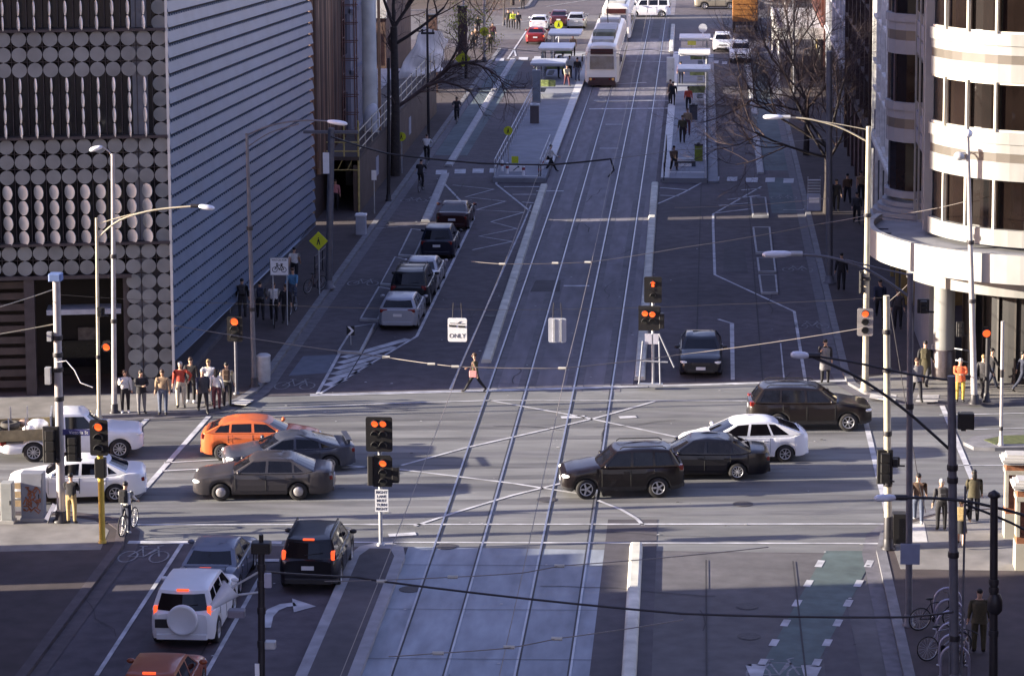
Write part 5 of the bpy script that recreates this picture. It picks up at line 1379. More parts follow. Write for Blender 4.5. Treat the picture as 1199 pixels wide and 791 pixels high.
# crossings and roads
person('woman with a pink bag striding across the far stop line of the crossing', 556, 459, 172, 'stride', 'olive', 'black', 'brown', coat=('olive', 'short'), h=1.6, z=.0, bag=('shoulder', 'pink'), female=True)
person('man in a white shirt and dark trousers stepping across the track by the left platform', 645, 202, 25, 'stride', 'white', 'black', 'black', h=1.74, z=.0, bag=('shoulder', 'black'))
def bicycle(label, px=None, py=None, heading=90, frame=(.05, .05, .06), ground=None, z=.0, group=None, small=False, lean=0):
    gx, gy = ground or G(px, py, z); t = thing('bicycle', (gx, gy, z), label, 'bicycle', R(heading), group); t.rotation_euler.x = R(lean)
    fm = mat('bike_frame_%02x%02x%02x' % tuple(int(c*255) for c in frame), frame, .35, .2, var=.1)
    r = .33; wbx = .52
    mb = MB(); A = (-wbx, 0, r); Bk = (-.08, 0, .3); St = (-.2, 0, .78); Hd = (.34, 0, .82); Hb = (.38, 0, .62)
    for p_, q_ in ((A, Bk), (A, St), (Bk, St), (St, Hd), (Bk, Hb), (Hd, Hb), (Hb, (wbx, 0, r))): mb.tube([p_, q_], .018, 6)
    mb.build('frame', fm, t)
    for x in (-wbx, wbx):
        mb = MB(); mb.tube([(x+r*math.cos(2*math.pi*i/20), 0, r+r*math.sin(2*math.pi*i/20)) for i in range(21)], .02, 6, caps=False); wh = mb.build('wheel', rubber, t)
        mb = MB()
        for i in range(8): a = math.pi*i/8; mb.tube([(x+.31*math.cos(a), 0, r+.31*math.sin(a)), (x-.31*math.cos(a), 0, r-.31*math.sin(a))], .004, 3)
        mb.tube([(x+.305*math.cos(2*math.pi*i/20), 0, r+.305*math.sin(2*math.pi*i/20)) for i in range(21)], .012, 4, caps=False); mb.build('rim', alloy, wh)
    mb = MB(); mb.tube([(.3, -.28, .98), (.36, -.12, 1.0), (.36, .12, 1.0), (.3, .28, .98)], .015, 6); mb.tube([(.34, 0, .82), (.36, 0, 1.0)], .016, 6); mb.build('handlebar', dark_steel, t)
    mb = MB(); mb.ball((-.24, 0, .92), (.14, .07, .035), 8); mb.tube([(-.2, 0, .78), (-.22, 0, .9)], .014, 6); mb.build('saddle', black_plastic, t)
    mb = MB(); mb.disc((-.08, -.05, .3), .09, (0, 1, 0), .012, 14); mb.tube([(-.08, -.1, .3), (.04, -.1, .18)], .012, 5); mb.tube([(-.08, .1, .3), (-.2, .1, .42)], .012, 5); mb.build('crank', dark_steel, t)
    return t
bicycle('dark bicycle straddled by the person in white under the bicycle sign', 321, 381, 100, (.06, .06, .12), z=.126)
bicycle('dark bicycle straddled by the person in the blue top', 343, 366, -95, (.04, .04, .04), z=.126)
bicycle('bicycle with a pale basket leaning at the tall grey pole on the left footpath', 368, 341, 60, (.08, .04, .03), z=.126, lean=6)
def rider(label, blabel, px, py, heading, **k):
    g = G(px, py, .01); bicycle(blabel, ground=g, heading=heading, frame=k.pop('frame', (.04, .04, .05)))
    hh = R(heading); person(label, 0, 0, heading, 'ride', ground=(g[0]-.2*math.cos(hh), g[1]-.2*math.sin(hh)), z=.2, **k)
rider('cyclist in a white shirt riding up the left bicycle lane', 'bicycle ridden by the white shirted cyclist', 500, 192, 92, top='white', legs='black', hair='brown', h=1.7)
rider('cyclist in black riding near the left kerb behind the white shirted cyclist', 'bicycle ridden by the cyclist in black', 493, 223, 84, top='black', legs='black', hair='black', h=1.66)
rider('small far cyclist in dark clothes higher up the left bicycle lane', 'bicycle ridden by the small far cyclist', 535, 144, -88, top='charcoal', legs='black', hair='black', h=1.66)
# near left corner
person('person in a black top and khaki trousers waiting behind the yellow signal pole', 84, 613, 80, 'crossed', 'black', 'khaki', 'black', h=1.62)
g_ = G(148, 624, .126)
person('cyclist with a black vest and white sleeves standing over a bicycle at the kerb', 0, 0, 80, 'astride', 'white', 'navy', 'black', 'white', ground=g_, h=1.62, bag=('backpack', 'black'))
bicycle('pale bicycle straddled by the cyclist with the black vest', ground=(g_[0]+.02, g_[1]+.2), heading=80, frame=(.35, .34, .33), z=.126)
# right corner
person('person in a patterned coat standing at the right kerb by the stop line', 966, 447, -95, 'phone', 'black', 'black', 'black', coat=('grey', 'long'), h=1.66, z=.05)
person('person in a pale grey jacket walking with a black backpack on the right corner', 1073, 469, -80, 'walk', 'grey', 'black', 'brown', h=1.66, coat=('grey', 'short'))
person('person in a dark puffy coat behind the one in pale grey on the right corner', 1083, 452, 75, 'walk', 'black', 'charcoal', 'black', coat=('olive', 'long'), h=1.8, bag=('backpack', 'olive'))
person('woman in an orange jacket and yellow trousers on the right corner', 1124, 470, -90, 'crossed', 'orange', 'yellow', 'grey', h=1.62, coat=('orange', 'short'))
person('person in a dark jacket with a yellow scarf right of the white lamp post', 1151, 465, 60, 'walk', 'charcoal', 'black', 'blond', h=1.66)
person('person in dark clothes walking off behind the one with the yellow scarf', 1161, 457, 20, 'walk', 'black', 'navy', 'black', h=1.66)
person('person in dark trousers leaving the view at the right edge', 1197, 458, 10, 'stride', 'navy', 'navy', 'black', h=1.62)
for i, (x, y, f, c, h_) in enumerate(((985, 340, 90, 'black', 1.7), (1003, 262, -90, 'charcoal', 1.7), (979, 247, -92, 'black', 1.7), (992, 238, 95, 'brown', 1.66), (1008, 236, -80, 'tan', 1.66), (1030, 372, -90, 'navy', 1.7), (1051, 385, -92, 'charcoal', 1.7))):
    person(('person in black standing in the shade under the far lamp arm', 'dark figure on the shaded right footpath beside the cream pole', 'dark figure in a long coat behind the grey lamp post', 'person in brown among the shaded walkers by the tree', 'person with bare arms among the shaded walkers by the tree', 'person in navy near the right shopfront', 'charcoal clad person close to the right canopy')[i], x, y, f, 'walk' if i % 2 else 'stand', c, 'black', 'black', h=h_, sleeve=i != 4)
# near right corner
person('person in a brown jacket and jeans at the crossing of the near right corner', 1075, 612, 85, 'walk', 'brown', 'jeans', 'black', 'white', h=1.62)
person('person in dark clothes with a backpack, second at the near right crossing', 1102, 621, 95, 'stand', 'charcoal', 'black', 'grey', h=1.62, bag=('backpack', 'charcoal'))
person('person in a short dark skirt with a yellow backpack by the big lamp post', 1125, 640, 80, 'walk', 'black', 'black', 'brown', skirt='black', h=1.5, bag=('backpack', 'khaki'), female=True)
person('person in a long olive coat carrying a white bag beside the brick pillar', 1140, 611, 95, 'stand', 'olive', 'black', 'black', longhair=True, coat=('olive', 'short'), h=1.66, bag=('carry', 'white'))
person('hooded person in dark olive walking in the deep shade by the bicycle racks', 1146, 765, 90, 'stand', 'olive', 'olive', 'black', coat=('olive', 'short'), h=1.78)
# tram platforms
PZ = .3
def pf(label, px, py, f, pose, **k): person(label, px, py, f, pose, z=PZ+.005, **k)
pf('person in a white top boarding at the front of the tram, left platform', 667, 92, -60, 'stand', top='white', legs='black', h=1.7)
pf('tall person in black stepping to the tram door on the left platform', 676, 95, 80, 'stand', top='black', legs='jeans', h=1.75)
pf('person in cream beside the tram nose on the left platform', 664, 101, -70, 'walk', top='cream', legs='plum', h=1.6)
pf('person in pale blue waiting behind the boarding group', 659, 88, 30, 'stand', top='white', legs='navy', h=1.66)
pf('person in navy waiting left of the boarding group', 654, 92, 10, 'phone', top='navy', legs='black', h=1.66)
pf('person in tan at the back of the left platform', 671, 66, -90, 'stand', top='tan', legs='black', hair='brown', h=1.7)
pf('person in brown standing at the tram edge of the right platform', 785, 122, 150, 'stand', top='tan', legs='black', hair='brown', h=1.7, coat=('brown', 'short'))
pf('person in black walking beside the one in brown on the right platform', 788, 123, -95, 'walk', top='black', legs='black', h=1.66)
pf('person in a dark green jacket in the middle of the right platform', 799, 167, -90, 'stand', top='olive', legs='black', hair='brown', h=1.7)
pf('person in a tan jacket just behind the green jacket on the right platform', 805, 158, -95, 'stand', top='tan', legs='plum', hair='brown', h=1.7)
pf('person in dark red seated in the middle right shelter', 797, 98, -90, 'stand', top='plum', legs='navy', h=1.6)
pf('person under the nearest right shelter roof', 806, 130, -90, 'stand', top='red', legs='black', h=1.66)
person('woman in a rust jacket walking off the near end of the right platform', 789, 203, -70, 'walk', 'brown', 'black', 'black', longhair=True, h=1.66, z=.06, female=True)
# far left crowd
for i, (x, y, f, c, l_, lab) in enumerate(((568, 52, -90, 'red', 'jeans', 'far walker in a red jacket on the left footpath'), (560, 40, 90, 'black', 'black', 'far walker in black ahead of the red jacket'), (577, 50, -85, 'plum', 'navy', 'far cyclist like figure in plum by the left kerb'), (601, 34, -90, 'hivis', 'black', 'far worker in a yellow vest at the crossing corner'), (595, 33, 85, 'black', 'black', 'dark figure left of the yellow vested worker'), (607, 35, 95, 'charcoal', 'black', 'dark figure right of the yellow vested worker'), (553, 60, -90, 'charcoal', 'black', 'far walker beside the yellow crossing sign pole'), (574, 62, 90, 'olive', 'black', 'far walker in olive below the red jacket'), (612, 11, 90, 'black', 'black', 'tiny far figure at the second crossing'), (557, 55, 85, 'tan', 'black', 'far walker in tan by the white pole'))):
    person(lab, x, y, f, 'walk' if i % 2 else 'stand', c, l_, 'black', h=1.68)
# ================================================================= STREET FURNITURE
PVT = .13
def pole(label, base, top, r0, r1, m, name='lamp_post', cat='lamp post', z=PVT, collar=None, ground=None, group=None, bands=(), n=12, top_z=None):
    gx, gy = ground or G(base[0], base[1], z); tx, ty, tz = at_depth(top[0], top[1], gy)
    if top_z: tz = top_z
    t = thing(name, (gx, gy, z), label, cat, 0, group); L_ = tz-z
    mb = MB(); mb.tube([(0, 0, 0), ((tx-gx)*.5, 0, L_*.5), (tx-gx, 0, L_)], [r0, (r0+r1)/2, r1], n); mb.build('shaft', m, t)
    mb = MB(); mb.lathe([(r0*1.9, 0), (r0*1.9, .05), (r0*1.35, .09), (r0*1.3, .32), (r0*1.08, .36)], 14); mb.build('base', collar or m, t)
    if bands:
        mb = MB()
        for f in bands: mb.lathe([(r0*1.12, f*L_), (r0*1.14, f*L_+.03), (r0*1.14, f*L_+.12), (r0*1.1, f*L_+.15)], 12, ((tx-gx)*f, 0, 0))
        mb.build('band', dark_steel, t)
    t['tip'] = (tx-gx, L_, gy); return t, Vector((gx, gy, z))
def arm_lamp(t, origin, pts_px, r, m, lamp_px=None, head_len=.75, collar_m=None, Y=None, head_m=None):
    Y = Y or origin.y; pts = [Vector(at_depth(x, y, Y))-origin for x, y in pts_px]
    sm = []
    for i in range(len(pts)-1):
        for k in range(5): 
            a = pts[max(i-1, 0)]; b_ = pts[i]; c = pts[i+1]; d = pts[min(i+2, len(pts)-1)]; u = k/5
            sm.append(.5*((2*b_)+(c-a)*u+(2*a-5*b_+4*c-d)*u*u+(-a+3*b_-3*c+d)*u**3))
    sm.append(pts[-1]); mb = MB(); mb.tube(sm, r, 8); ar = mb.build('arm', m, t)
    if lamp_px:
        c = Vector(at_depth(lamp_px[0], lamp_px[1], Y))-origin; e = pts[-1]; d = (c-e); sgn = 1 if d.x > 0 else -1
        mb = MB(); L2 = head_len
        prof = [(.035, 0), (.08, .05), (.115, .2), (.13, .45), (.11, .65), (.05, .75)]
        ang = math.atan2(d.z, abs(d.x)) if d.length > .05 else 0
        for i in range(12): pass
        vs = []; n = 12
        for rr_, h_ in prof:
            for j in range(n):
                a = 2*math.pi*j/n; vs.append((e.x+sgn*(h_/.75*L2), e.y+rr_*1.15*math.cos(a), e.z+rr_*.8*math.sin(a)+math.sin(ang)*h_))
        mb.add(vs, [(i*n+j, i*n+(j+1) % n, (i+1)*n+(j+1) % n, (i+1)*n+j) for i in range(len(prof)-1) for j in range(n)]+[tuple(range(n)), tuple(range((len(prof)-1)*n, len(prof)*n))], 0, True)
        lh = mb.build('lamp_head', head_m or lamp_glass, t)
        if collar_m:
            mb = MB(); mb.tube([(e.x-sgn*.28, e.y, e.z), (e.x+sgn*.06, e.y, e.z)], .075, 10); mb.build('lamp_collar', collar_m, lh)
    return ar
t, o = pole('tall white post with a small side lamp at the kerb of the disc building', (134, 483), (132, 180), .11, .07, pale_steel, collar=dark_steel, bands=(.35, .6))
arm_lamp(t, o, [(132, 185), (128, 178), (120, 172)], .03, pale_steel, (108, 174), .5)
t, o = pole('slim weathered post with a long curved arm and lamp in front of the entrance', (116, 490), (113, 255), .075, .055, cream_steel, bands=(.3,))
arm_lamp(t, o, [(115, 278), (140, 258), (180, 246), (232, 241)], .035, cream_steel, (248, 243), .62, dark_steel); arm_lamp(t, o, [(115, 262), (150, 252), (190, 245)], .022, cream_steel)
t, o = pole('stout pale post with a blue cap and many clamps at the near left corner', (72, 610), (66, 326), .15, .125, pale_steel, name='wire_post', cat='wire post', bands=(.5, .62, .68, .75), collar=dark_steel)
mb = MB(); tx, tz, _ = t['tip']; mb.rbox(tx-.02, 0, tz+.06, .42, .4, .24, .05); mb.build('cap', mat('blue_cap', (.12, .18, .36), .5, var=.15), t)
mb = MB(); mb.box(-.28, -.12, 4.9, .18, .22, .55); mb.box(-.2, -.12, 6.2, .14, .16, .3); mb.build('junction_box', steel, t)
mb = MB(); mb.tube([(.0, -.15, 5.35), (.35, -.2, 5.42), (.62, -.2, 5.1), (.8, -.2, 4.7), (1.2, -.2, 4.55)], .018, 5); mb.build('cable', sign_white, t)
t, o = pole('leaning grey lamp post with a long double arm over the left footpath', (298, 452), (289, 156), .11, .06, grey_steel, collar=dark_steel, bands=(.3, .62))
arm_lamp(t, o, [(289, 158), (320, 146), (355, 141), (383, 142)], .035, grey_steel, (397, 144), .8); arm_lamp(t, o, [(290, 172), (315, 156), (350, 145)], .025, grey_steel)
t, o = pole('thick dark post with a white notice plate beside the louvred wall', (385, 337), (388, 150), .17, .15, grey_steel, name='wire_post', cat='wire post')
mb = MB(); mb.box(-.02, -.19, 6.0, .3, .03, 1.0); mb.build('notice_plate', sign_white, t)
mb = MB(); mb.box(.2, 0, 7.45, 2.6, .12, .14); mb.build('crossarm', grey_steel, t)
pole('slim dark post on the left footpath in front of the gantry', (455, 235), (455, 68), .11, .08, dark_steel, name='wire_post', cat='wire post')
t, o = pole('dark post with a small crossbar behind the white shirted cyclist', (502, 162), (500, 10), .1, .07, dark_steel, name='wire_post', cat='wire post')
mb = MB(); mb.box(0, 0, 7.0, .9, .12, .14); mb.box(-.35, 0, 7.15, .1, .1, .25); mb.box(.35, 0, 7.15, .1, .1, .25); mb.build('crossarm', dark_steel, t)
pole('far white post left of the yellow round sign post', (543, 72), (542, -40), .14, .1, pale_steel)
pole('far white post carrying the round yellow crossing sign', (567, 72), (567, -40), .15, .1, pale_steel, collar=dark_steel)
pole('thin dark far post behind the left crowd', (590, 30), (590, -30), .09, .07, dark_steel, name='wire_post', cat='wire post')
# right side
t, o = pole('cream post with a slender lamp arm and signal at the right kerb', (1013, 457), (1017, 148), .13, .09, cream_steel, bands=(.42, .66))
arm_lamp(t, o, [(1016, 166), (985, 150), (950, 140), (917, 137)], .035, cream_steel, (895, 137), .78, steel); arm_lamp(t, o, [(1016, 152), (985, 146), (955, 141)], .02, cream_steel)
mb = MB(); mb.rbox(.05, -.16, 1.3, .12, .02, 1.9, .005); 
t, o = pole('cream signal post with dark base at the near right kerb', (1040, 642), (1038, 346), .125, .1, cream_steel, name='wire_post', cat='wire post', collar=dark_steel, bands=(.25, .45, .7, .85))
mb = MB(); mb.lathe([(.15, 0), (.15, 1.0), (.13, 1.05)], 12); mb.build('dark_sleeve', dark_steel, t)
t, o = pole('grey lamp post with a raised arm ending in a bright lamp over the right lanes', (1064, 732), (1066, 320), .1, .085, grey_steel, bands=(.2, .62))
arm_lamp(t, o, [(1066, 348), (1020, 318), (975, 302), (928, 297)], .04, grey_steel, (897, 298), .85, steel); arm_lamp(t, o, [(1066, 322), (1030, 314), (990, 304)], .022, grey_steel)
mb = MB(); mb.box(-.0, -.13, 2.15, .55, .03, .6); mb.build('sign_back', mat('pale_blue_sign_back', (.25, .28, .4), .5, .2, var=.12), t)
t, o = pole('white lamp post with a ball lamp in front of the striped building', (1141, 472), (1133, 160), .13, .07, pale_steel, collar=dark_steel, bands=(.38, .6))
tx, tz, _ = t['tip']; mb = MB(); mb.ball((tx, 0, tz+.12), (.2, .2, .17), 12); mb.build('lamp_globe', lamp_glass, t)
mb = MB(); mb.ball((tx-.3, 0, tz-.75), (.22, .18, .18), 10); mb.tube([(tx, 0, tz-.6), (tx-.25, 0, tz-.62)], .03, 6); mb.build('side_lamp', steel, t)
pole('thin white post with a dark band on the grassy island', (1172, 521), (1174, 376), .06, .06, pale_steel, name='sign_post', cat='post', bands=(.55, .58, .12))
t, o = pole('big foreground lamp post with a long dark arm at the bicycle racks', (1118, 803), (1114, 440), .13, .11, grey_steel, bands=(.15, .42, .66, .7))
arm_lamp(t, o, [(1111, 525), (1060, 480), (1005, 442), (948, 416)], .042, dark_steel, (920, 415), .5, dark_steel); arm_lamp(t, o, [(1112, 445), (1060, 437), (1000, 424), (950, 416)], .03, dark_steel)
mb = MB(); mb.tube([(.17, 0, 0), (.19, 0, 5.5)], .03, 6); mb.tube([(-.15, -.05, 0), (-.17, -.05, 5.0)], .025, 6); mb.build('conduit', grey_steel, t)
c = Vector(at_depth(1131, 492, o.y))-o; mb = MB(); mb.rbox(c.x, c.y, c.z, .42, .3, .42, .04); mb.tube([(0.05, 0, c.z-.25), (c.x, c.y, c.z-.25)], .04, 6); mb.build('floodlight', black_plastic, t)
t, o = pole('dark fluted post with a heavy collar at the lower right edge', (1163, 812), (1164, 582), .12, .1, dark_steel, name='bollard_post', cat='post', bands=(.52, .56, .3))
mb = MB(); tx, tz, _ = t['tip']; mb.lathe([(.12, tz), (.17, tz+.03), (.15, tz+.12), (.02, tz+.2)], 12, (tx, 0, 0)); mb.lathe([(.12, 2.2), (.2, 2.3), (.2, 2.6), (.13, 2.75)], 12); mb.build('collar', dark_steel, t)
xo, yo, zo = at_depth(1262, 640, 71.0)
t, o = pole('dark lamp post standing just outside the right edge with its arm reaching in', None, (1262, 560), .14, .11, dark_steel, ground=(xo, 71.0))
arm_lamp(t, o, [(1262, 625), (1190, 600), (1120, 585), (1050, 582)], .04, dark_steel, (1018, 583), .6, dark_steel); arm_lamp(t, o, [(1262, 668), (1200, 620), (1130, 590)], .035, dark_steel)
pole('tall blue grey post beside the bare tree on the right footpath', (971, 331), (971, 60), .17, .13, grey_steel, name='wire_post', cat='wire post')
t, o = pole('white post with a street name blade at the right shopfronts', (1024, 252), (1026, 128), .13, .12, pale_steel, name='sign_post', cat='post')
mb = MB(); mb.box(.45, -.14, 4.0, 1.4, .03, .55); mb.build('sign_blade', mat('grey_sign_blade', (.25, .27, .33), .5), t)
pole('slim grey far post among the right trees', (930, 110), (929, -20), .1, .08, grey_steel, name='wire_post', cat='wire post')
pole('pale far post at the right kerb beyond the trees', (920, 72), (919, -30), .1, .08, pale_steel, name='wire_post', cat='wire post', ground=G(920, 72))
pole('dark post behind the orange signal, right of the ball lamp', (1155, 470), (1157, 392), .09, .09, dark_steel, name='signal_post', cat='post')
pole('thin handrail post at the building steps on the right edge', (1180, 440), (1179, 353), .05, .04, steel, name='sign_post', cat='post')
# foreground mast with bracket floodlights on the median
gm_ = G(307, 1032)
t, o = pole('dark foreground mast with white bracket floodlights in the near lanes', None, (306, 640), .085, .075, dark_steel, name='camera_mast', cat='mast', ground=gm_, z=.15, bands=(.7, .8, .88, .93))
Ym = o.y
def rel(px, py, dy=0): return Vector(at_depth(px, py, Ym+dy))-o
mb = MB(); c = rel(306, 640); mb.rbox(c.x, 0, c.z, .42, .3, .24, .04); mb.tube([(c.x, 0, c.z), (c.x, 0, c.z+.28)], .05, 8); mb.build('mast_head', black_plastic, t)
for a_, b_ in (((305, 668), (258, 695)), ((303, 693), (262, 698))):
    mb = MB(); mb.tube([rel(*a_), rel(*b_)], .03, 6); mb.build('bracket', steel, t)
mb = MB(); c = rel(257, 700); mb.tube([c+Vector((-.14, -.1, -.16)), c+Vector((.25, .1, .2))], [.07, .24], 14); mb.build('floodlight', lamp_glass, t)
mb = MB(); c = rel(277, 717); mb.rbox(c.x, 0, c.z, .38, .25, .16, .04); mb.build('camera', mat('camera_grey', (.16, .15, .19), .5), t)
mb = MB(); c = rel(314, 678); mb.rbox(c.x, -.05, c.z, .16, .1, .32, .02); mb.build('control_box', mat('box_lilac', (.36, .35, .42), .5), t)
mb = MB(); c = rel(317, 753); mb.rbox(c.x, -.05, c.z, .24, .2, .16, .03); mb.build('small_lamp', steel, t)
mb = MB(); c = rel(302, 782); mb.box(c.x, -.1, c.z, .1, .03, .28); mb.build('label_plate', sign_white, t)

# ---------------------------------------------------------------- traffic signals
def signal(label, px, py, Y, lamps, lit, w=.58, h=1.12, post=None, postm=None, cols=1, arrow=False, board=black_plastic, face=0.0, lit_m=lamp_red, r=.1, name='traffic_signal', zbase=.13, extra=None):
    x, y, z = at_depth(px, py, Y)
    if post: zb = zbase; t = thing(name, (x, Y, zb), label, 'traffic signal', face); zz = z-zb
    else: t = thing(name, (x, Y, z), label, 'traffic signal', face); zz = 0
    mb = MB(); poly = []; rr_ = .07
    for k, (ax, az) in enumerate(((1, 1), (-1, 1), (-1, -1), (1, -1))):
        for i in range(4):
            a = math.pi/2*(k+i/3); poly.append((ax*(w/2-rr_)+rr_*math.cos(a), az*(h/2-rr_)+rr_*math.sin(a)))
    mb.panel(poly, (0, -.0, zz), (1, 0, 0), (0, 0, 1), .03); hd = mb.build('backboard', board, t)
    mb = MB(); mb.box(0, .16, zz, w*.5, .26, h*.8); mb.box(0, .05, zz, .12, .2, .12); mb.build('housing', black_plastic, hd)
    n = lamps
    for c in range(cols):
        for k in range(n):
            cz = zz+h*.5-h/(n)*(k+.5)*.92-.04; cx = (c-(cols-1)/2)*.26
            li = lit if isinstance(lit, (list, tuple)) else [lit]
            on = k in li
            mb = MB()
            if on and arrow:
                mb.panel([(-.05, -.12), (.05, -.12), (.05, .02), (.11, .02), (0, .13), (-.11, .02), (-.05, .02)], (cx, -.04, cz), (1, 0, 0), (0, 0, 1), .012)
            else: mb.disc((cx, -.045, cz), r, (0, 1, 0), .015, 16)
            ln_ = mb.build('lens', lit_m if on else lens_off, hd)
            mb = MB(); vs = []; m_ = 10
            for j in range(m_+1):
                a = math.pi*(-.05+1.1*j/m_)
                for yy, ro in ((-.03, r+.012), (-.2, r+.012), (-.2, r+.022), (-.03, r+.022)): vs.append((cx+ro*math.cos(a), yy, cz+ro*math.sin(a)))
            fs = []
            for j in range(m_):
                for q in range(4): fs.append((j*4+q, j*4+(q+1) % 4, j*4+4+(q+1) % 4, j*4+4+q))
            mb.add(vs, fs, 0, True); mb.build('visor', black_plastic, hd)
    if post:
        top = zz+h*.35 if post is True else post-zb
        mb = MB(); mb.tube([(0, .1, 0), (0, .1, top)], .1 if postm is yellow_steel else .06, 10); mb.build('post', postm or steel, t)
        mb = MB(); mb.lathe([(.13, 0), (.13, .06), (.07, .1)], 12, (0, .1, 0)); mb.build('base', postm or steel, t)
    if extra: extra(t, zz)
    return t
def side_box(dx, dz, w=.2, h=.9, d=.3):
    def f(t, zz):
        mb = MB(); mb.rbox(dx, .12, zz+dz, w, d, h, .03); mb.build('side_signal', black_plastic, t)
    return f
y_ = G(115, 636, .13)[1]
signal('red signal on the yellow post at the near left corner, upper head', 116, 512, y_, 3, 0, post=True, postm=yellow_steel, w=.58, h=1.16, r=.13, extra=side_box(0, -1.0, .34, .62))
ym_ = G(446, 640, .13)[1]
def second(t, zz):
    x2, _, z2 = at_depth(449, 551, ym_); x0, _, z0_ = at_depth(444, 508, ym_)
    dz = z2-z0_
    mb = MB(); poly = [(-.29, -.5), (.29, -.5), (.31, -.4), (.31, .42), (.24, .52), (-.24, .52), (-.31, .42), (-.31, -.4)]; mb.panel(poly, (.1, -.03, zz+dz), (1, 0, 0), (0, 0, 1), .03); bd = mb.build('backboard', black_plastic, t)
    for k in range(3):
        mb = MB(); mb.disc((.12, -.085, zz+dz+.27-.3*k), .11, (0, 1, 0), .015, 16); ln_ = mb.build('lens', lamp_red if k == 0 else lens_off, bd)
        mb = MB(); vs = []
        for j in range(11):
            a = math.pi*j/10
            for yy, ro in ((-.07, .122), (-.24, .122), (-.24, .132), (-.07, .132)): vs.append((.12+ro*math.cos(a), yy, zz+dz+.27-.3*k+ro*math.sin(a)))
        mb.add(vs, [(j*4+q, j*4+(q+1) % 4, j*4+4+(q+1) % 4, j*4+4+q) for j in range(10) for q in range(4)], 0, True); mb.build('visor', black_plastic, bd)
    mb = MB(); mb.rbox(-.28, .1, zz+dz+.02, .2, .4, .95, .04); mb.rbox(.5, .08, zz+dz-.12, .22, .3, .5, .03); mb.rbox(.1, .12, zz+dz, .36, .3, .9, .04); mb.build('side_signal', black_plastic, t)
    x3, _, z3 = at_depth(445, 586, ym_); dz3 = z3-z0_
    mb = MB(); mb.box(.05, .03, zz+dz3, .42, .02, .72); sg = mb.build('lane_sign', sign_white, t)
    for i, wd in enumerate(('RIGHT', 'LANE', 'MUST', 'TURN', 'RIGHT')):
        text_mesh(wd, .125, 'lettering', mat('sign_blue_black', (.03, .035, .07), .6), sg, (.05, .018, zz+dz3+.27-.135*i), (math.pi/2, 0, 0), .002, bold=.003)
signal('double column red signal on the median with a lane sign below it', 444, 508, ym_, 3, 0, w=.84, h=1.12, cols=2, post=True, postm=steel, r=.105, extra=second, zbase=.15)
y3 = G(279, 462, .13)[1]
signal('red signal on a grey post behind the waiting pedestrians', 275, 385, y3, 3, 0, w=.62, h=1.0, post=True, postm=grey_steel, r=.15)
y4 = G(765, 452, .13)[1]
def tram_frame(t, zz):
    mb = MB()
    for a_, b_ in (((-.55, 0, 0), (-.4, 0, 1.8)), ((.3, 0, 0), (.25, 0, 1.8)), ((.85, 0, .75), (.25, 0, 2.1)), ((-.5, 0, 1.0), (.6, 0, .95))): mb.tube([a_, b_], .035, 7)
    mb.box(-.1, 0, .04, 1.0, .3, .08); mb.build('guard_frame', mat('pale_grey_guard', (.24, .25, .28), .5, var=.1), t)
    x2, _, z2 = at_depth(760, 372, y4); x0, _, z0_ = at_depth(764.5, 339, y4); dz = z2-z0_
    mb = MB(); poly = [(-.42, -.5), (.42, -.5), (.42, .5), (-.42, .5)]; mb.panel(poly, (x2-x0, -.05, zz+dz), (1, 0, 0), (0, 0, 1), .03); bd = mb.build('backboard', black_plastic, t)
    mb = MB(); mb.disc((x2-x0-.16, -.1, zz+dz+.2), .12, (0, 1, 0), .015, 16); mb.disc((x2-x0+.13, -.1, zz+dz+.17), .12, (0, 1, 0), .015, 16); mb.build('lens', lamp_red, bd)
    mb = MB(); 
    for k in (0, 1): mb.disc((x2-x0-.16+.29*k, -.1, zz+dz-.12), .11, (0, 1, 0), .015, 16)
    mb.build('lens', lens_off, bd)
    mb = MB()
    for cx, cz in ((x2-x0-.16, .2), (x2-x0+.13, .17), (x2-x0-.16, -.12), (x2-x0+.13, -.12)):
        vs = []
        for j in range(11):
            a = math.pi*j/10
            for yy, ro in ((-.08, .125), (-.24, .125), (-.24, .135), (-.08, .135)): vs.append((cx+ro*math.cos(a), yy, zz+dz+cz+ro*math.sin(a)))
        mb.add(vs, [(j*4+q, j*4+(q+1) % 4, j*4+4+(q+1) % 4, j*4+4+q) for j in range(10) for q in range(4)], 0, True)
    mb.build('visor', black_plastic, bd)
    mb = MB(); mb.rbox(x2-x0+.1, .12, zz+dz, .7, .3, .9, .04); mb.rbox(x2-x0+.5, .0, zz+dz-.1, .2, .3, .6, .03); mb.build('housing', black_plastic, bd)
    mb = MB(); mb.box(-.18, .02, zz+dz-.85, .28, .03, .42); mb.box(.12, .02, zz+dz-.85, .22, .03, .42); mb.build('small_plate', mat('pale_lilac_plate', (.45, .45, .52), .5), t)
signal('red arrow tram signal stacked on a second red signal on the right separator', 764.5, 339, y4, 2, 0, w=.7, h=1.05, post=True, postm=steel, arrow=True, extra=tram_frame, zbase=.16)
signal('grey backed red signal clamped to the cream post at the right kerb', 1013, 377, G(1013, 457, .13)[1]-.22, 3, 0, w=.62, h=1.1, board=mat('weathered_grey_board', (.28, .26, .25), .6, var=.15), r=.13)
signal('small orange red signal hanging behind the left white post', 125, 405, G(134, 483, .13)[1]+.6, 1, 0, w=.3, h=.42, r=.14, lit_m=lamp_red)
signal('orange red signal at the steps right of the ball lamp post', 1155, 389, G(1155, 470, .13)[1]-.16, 1, 0, w=.3, h=.42, r=.15)
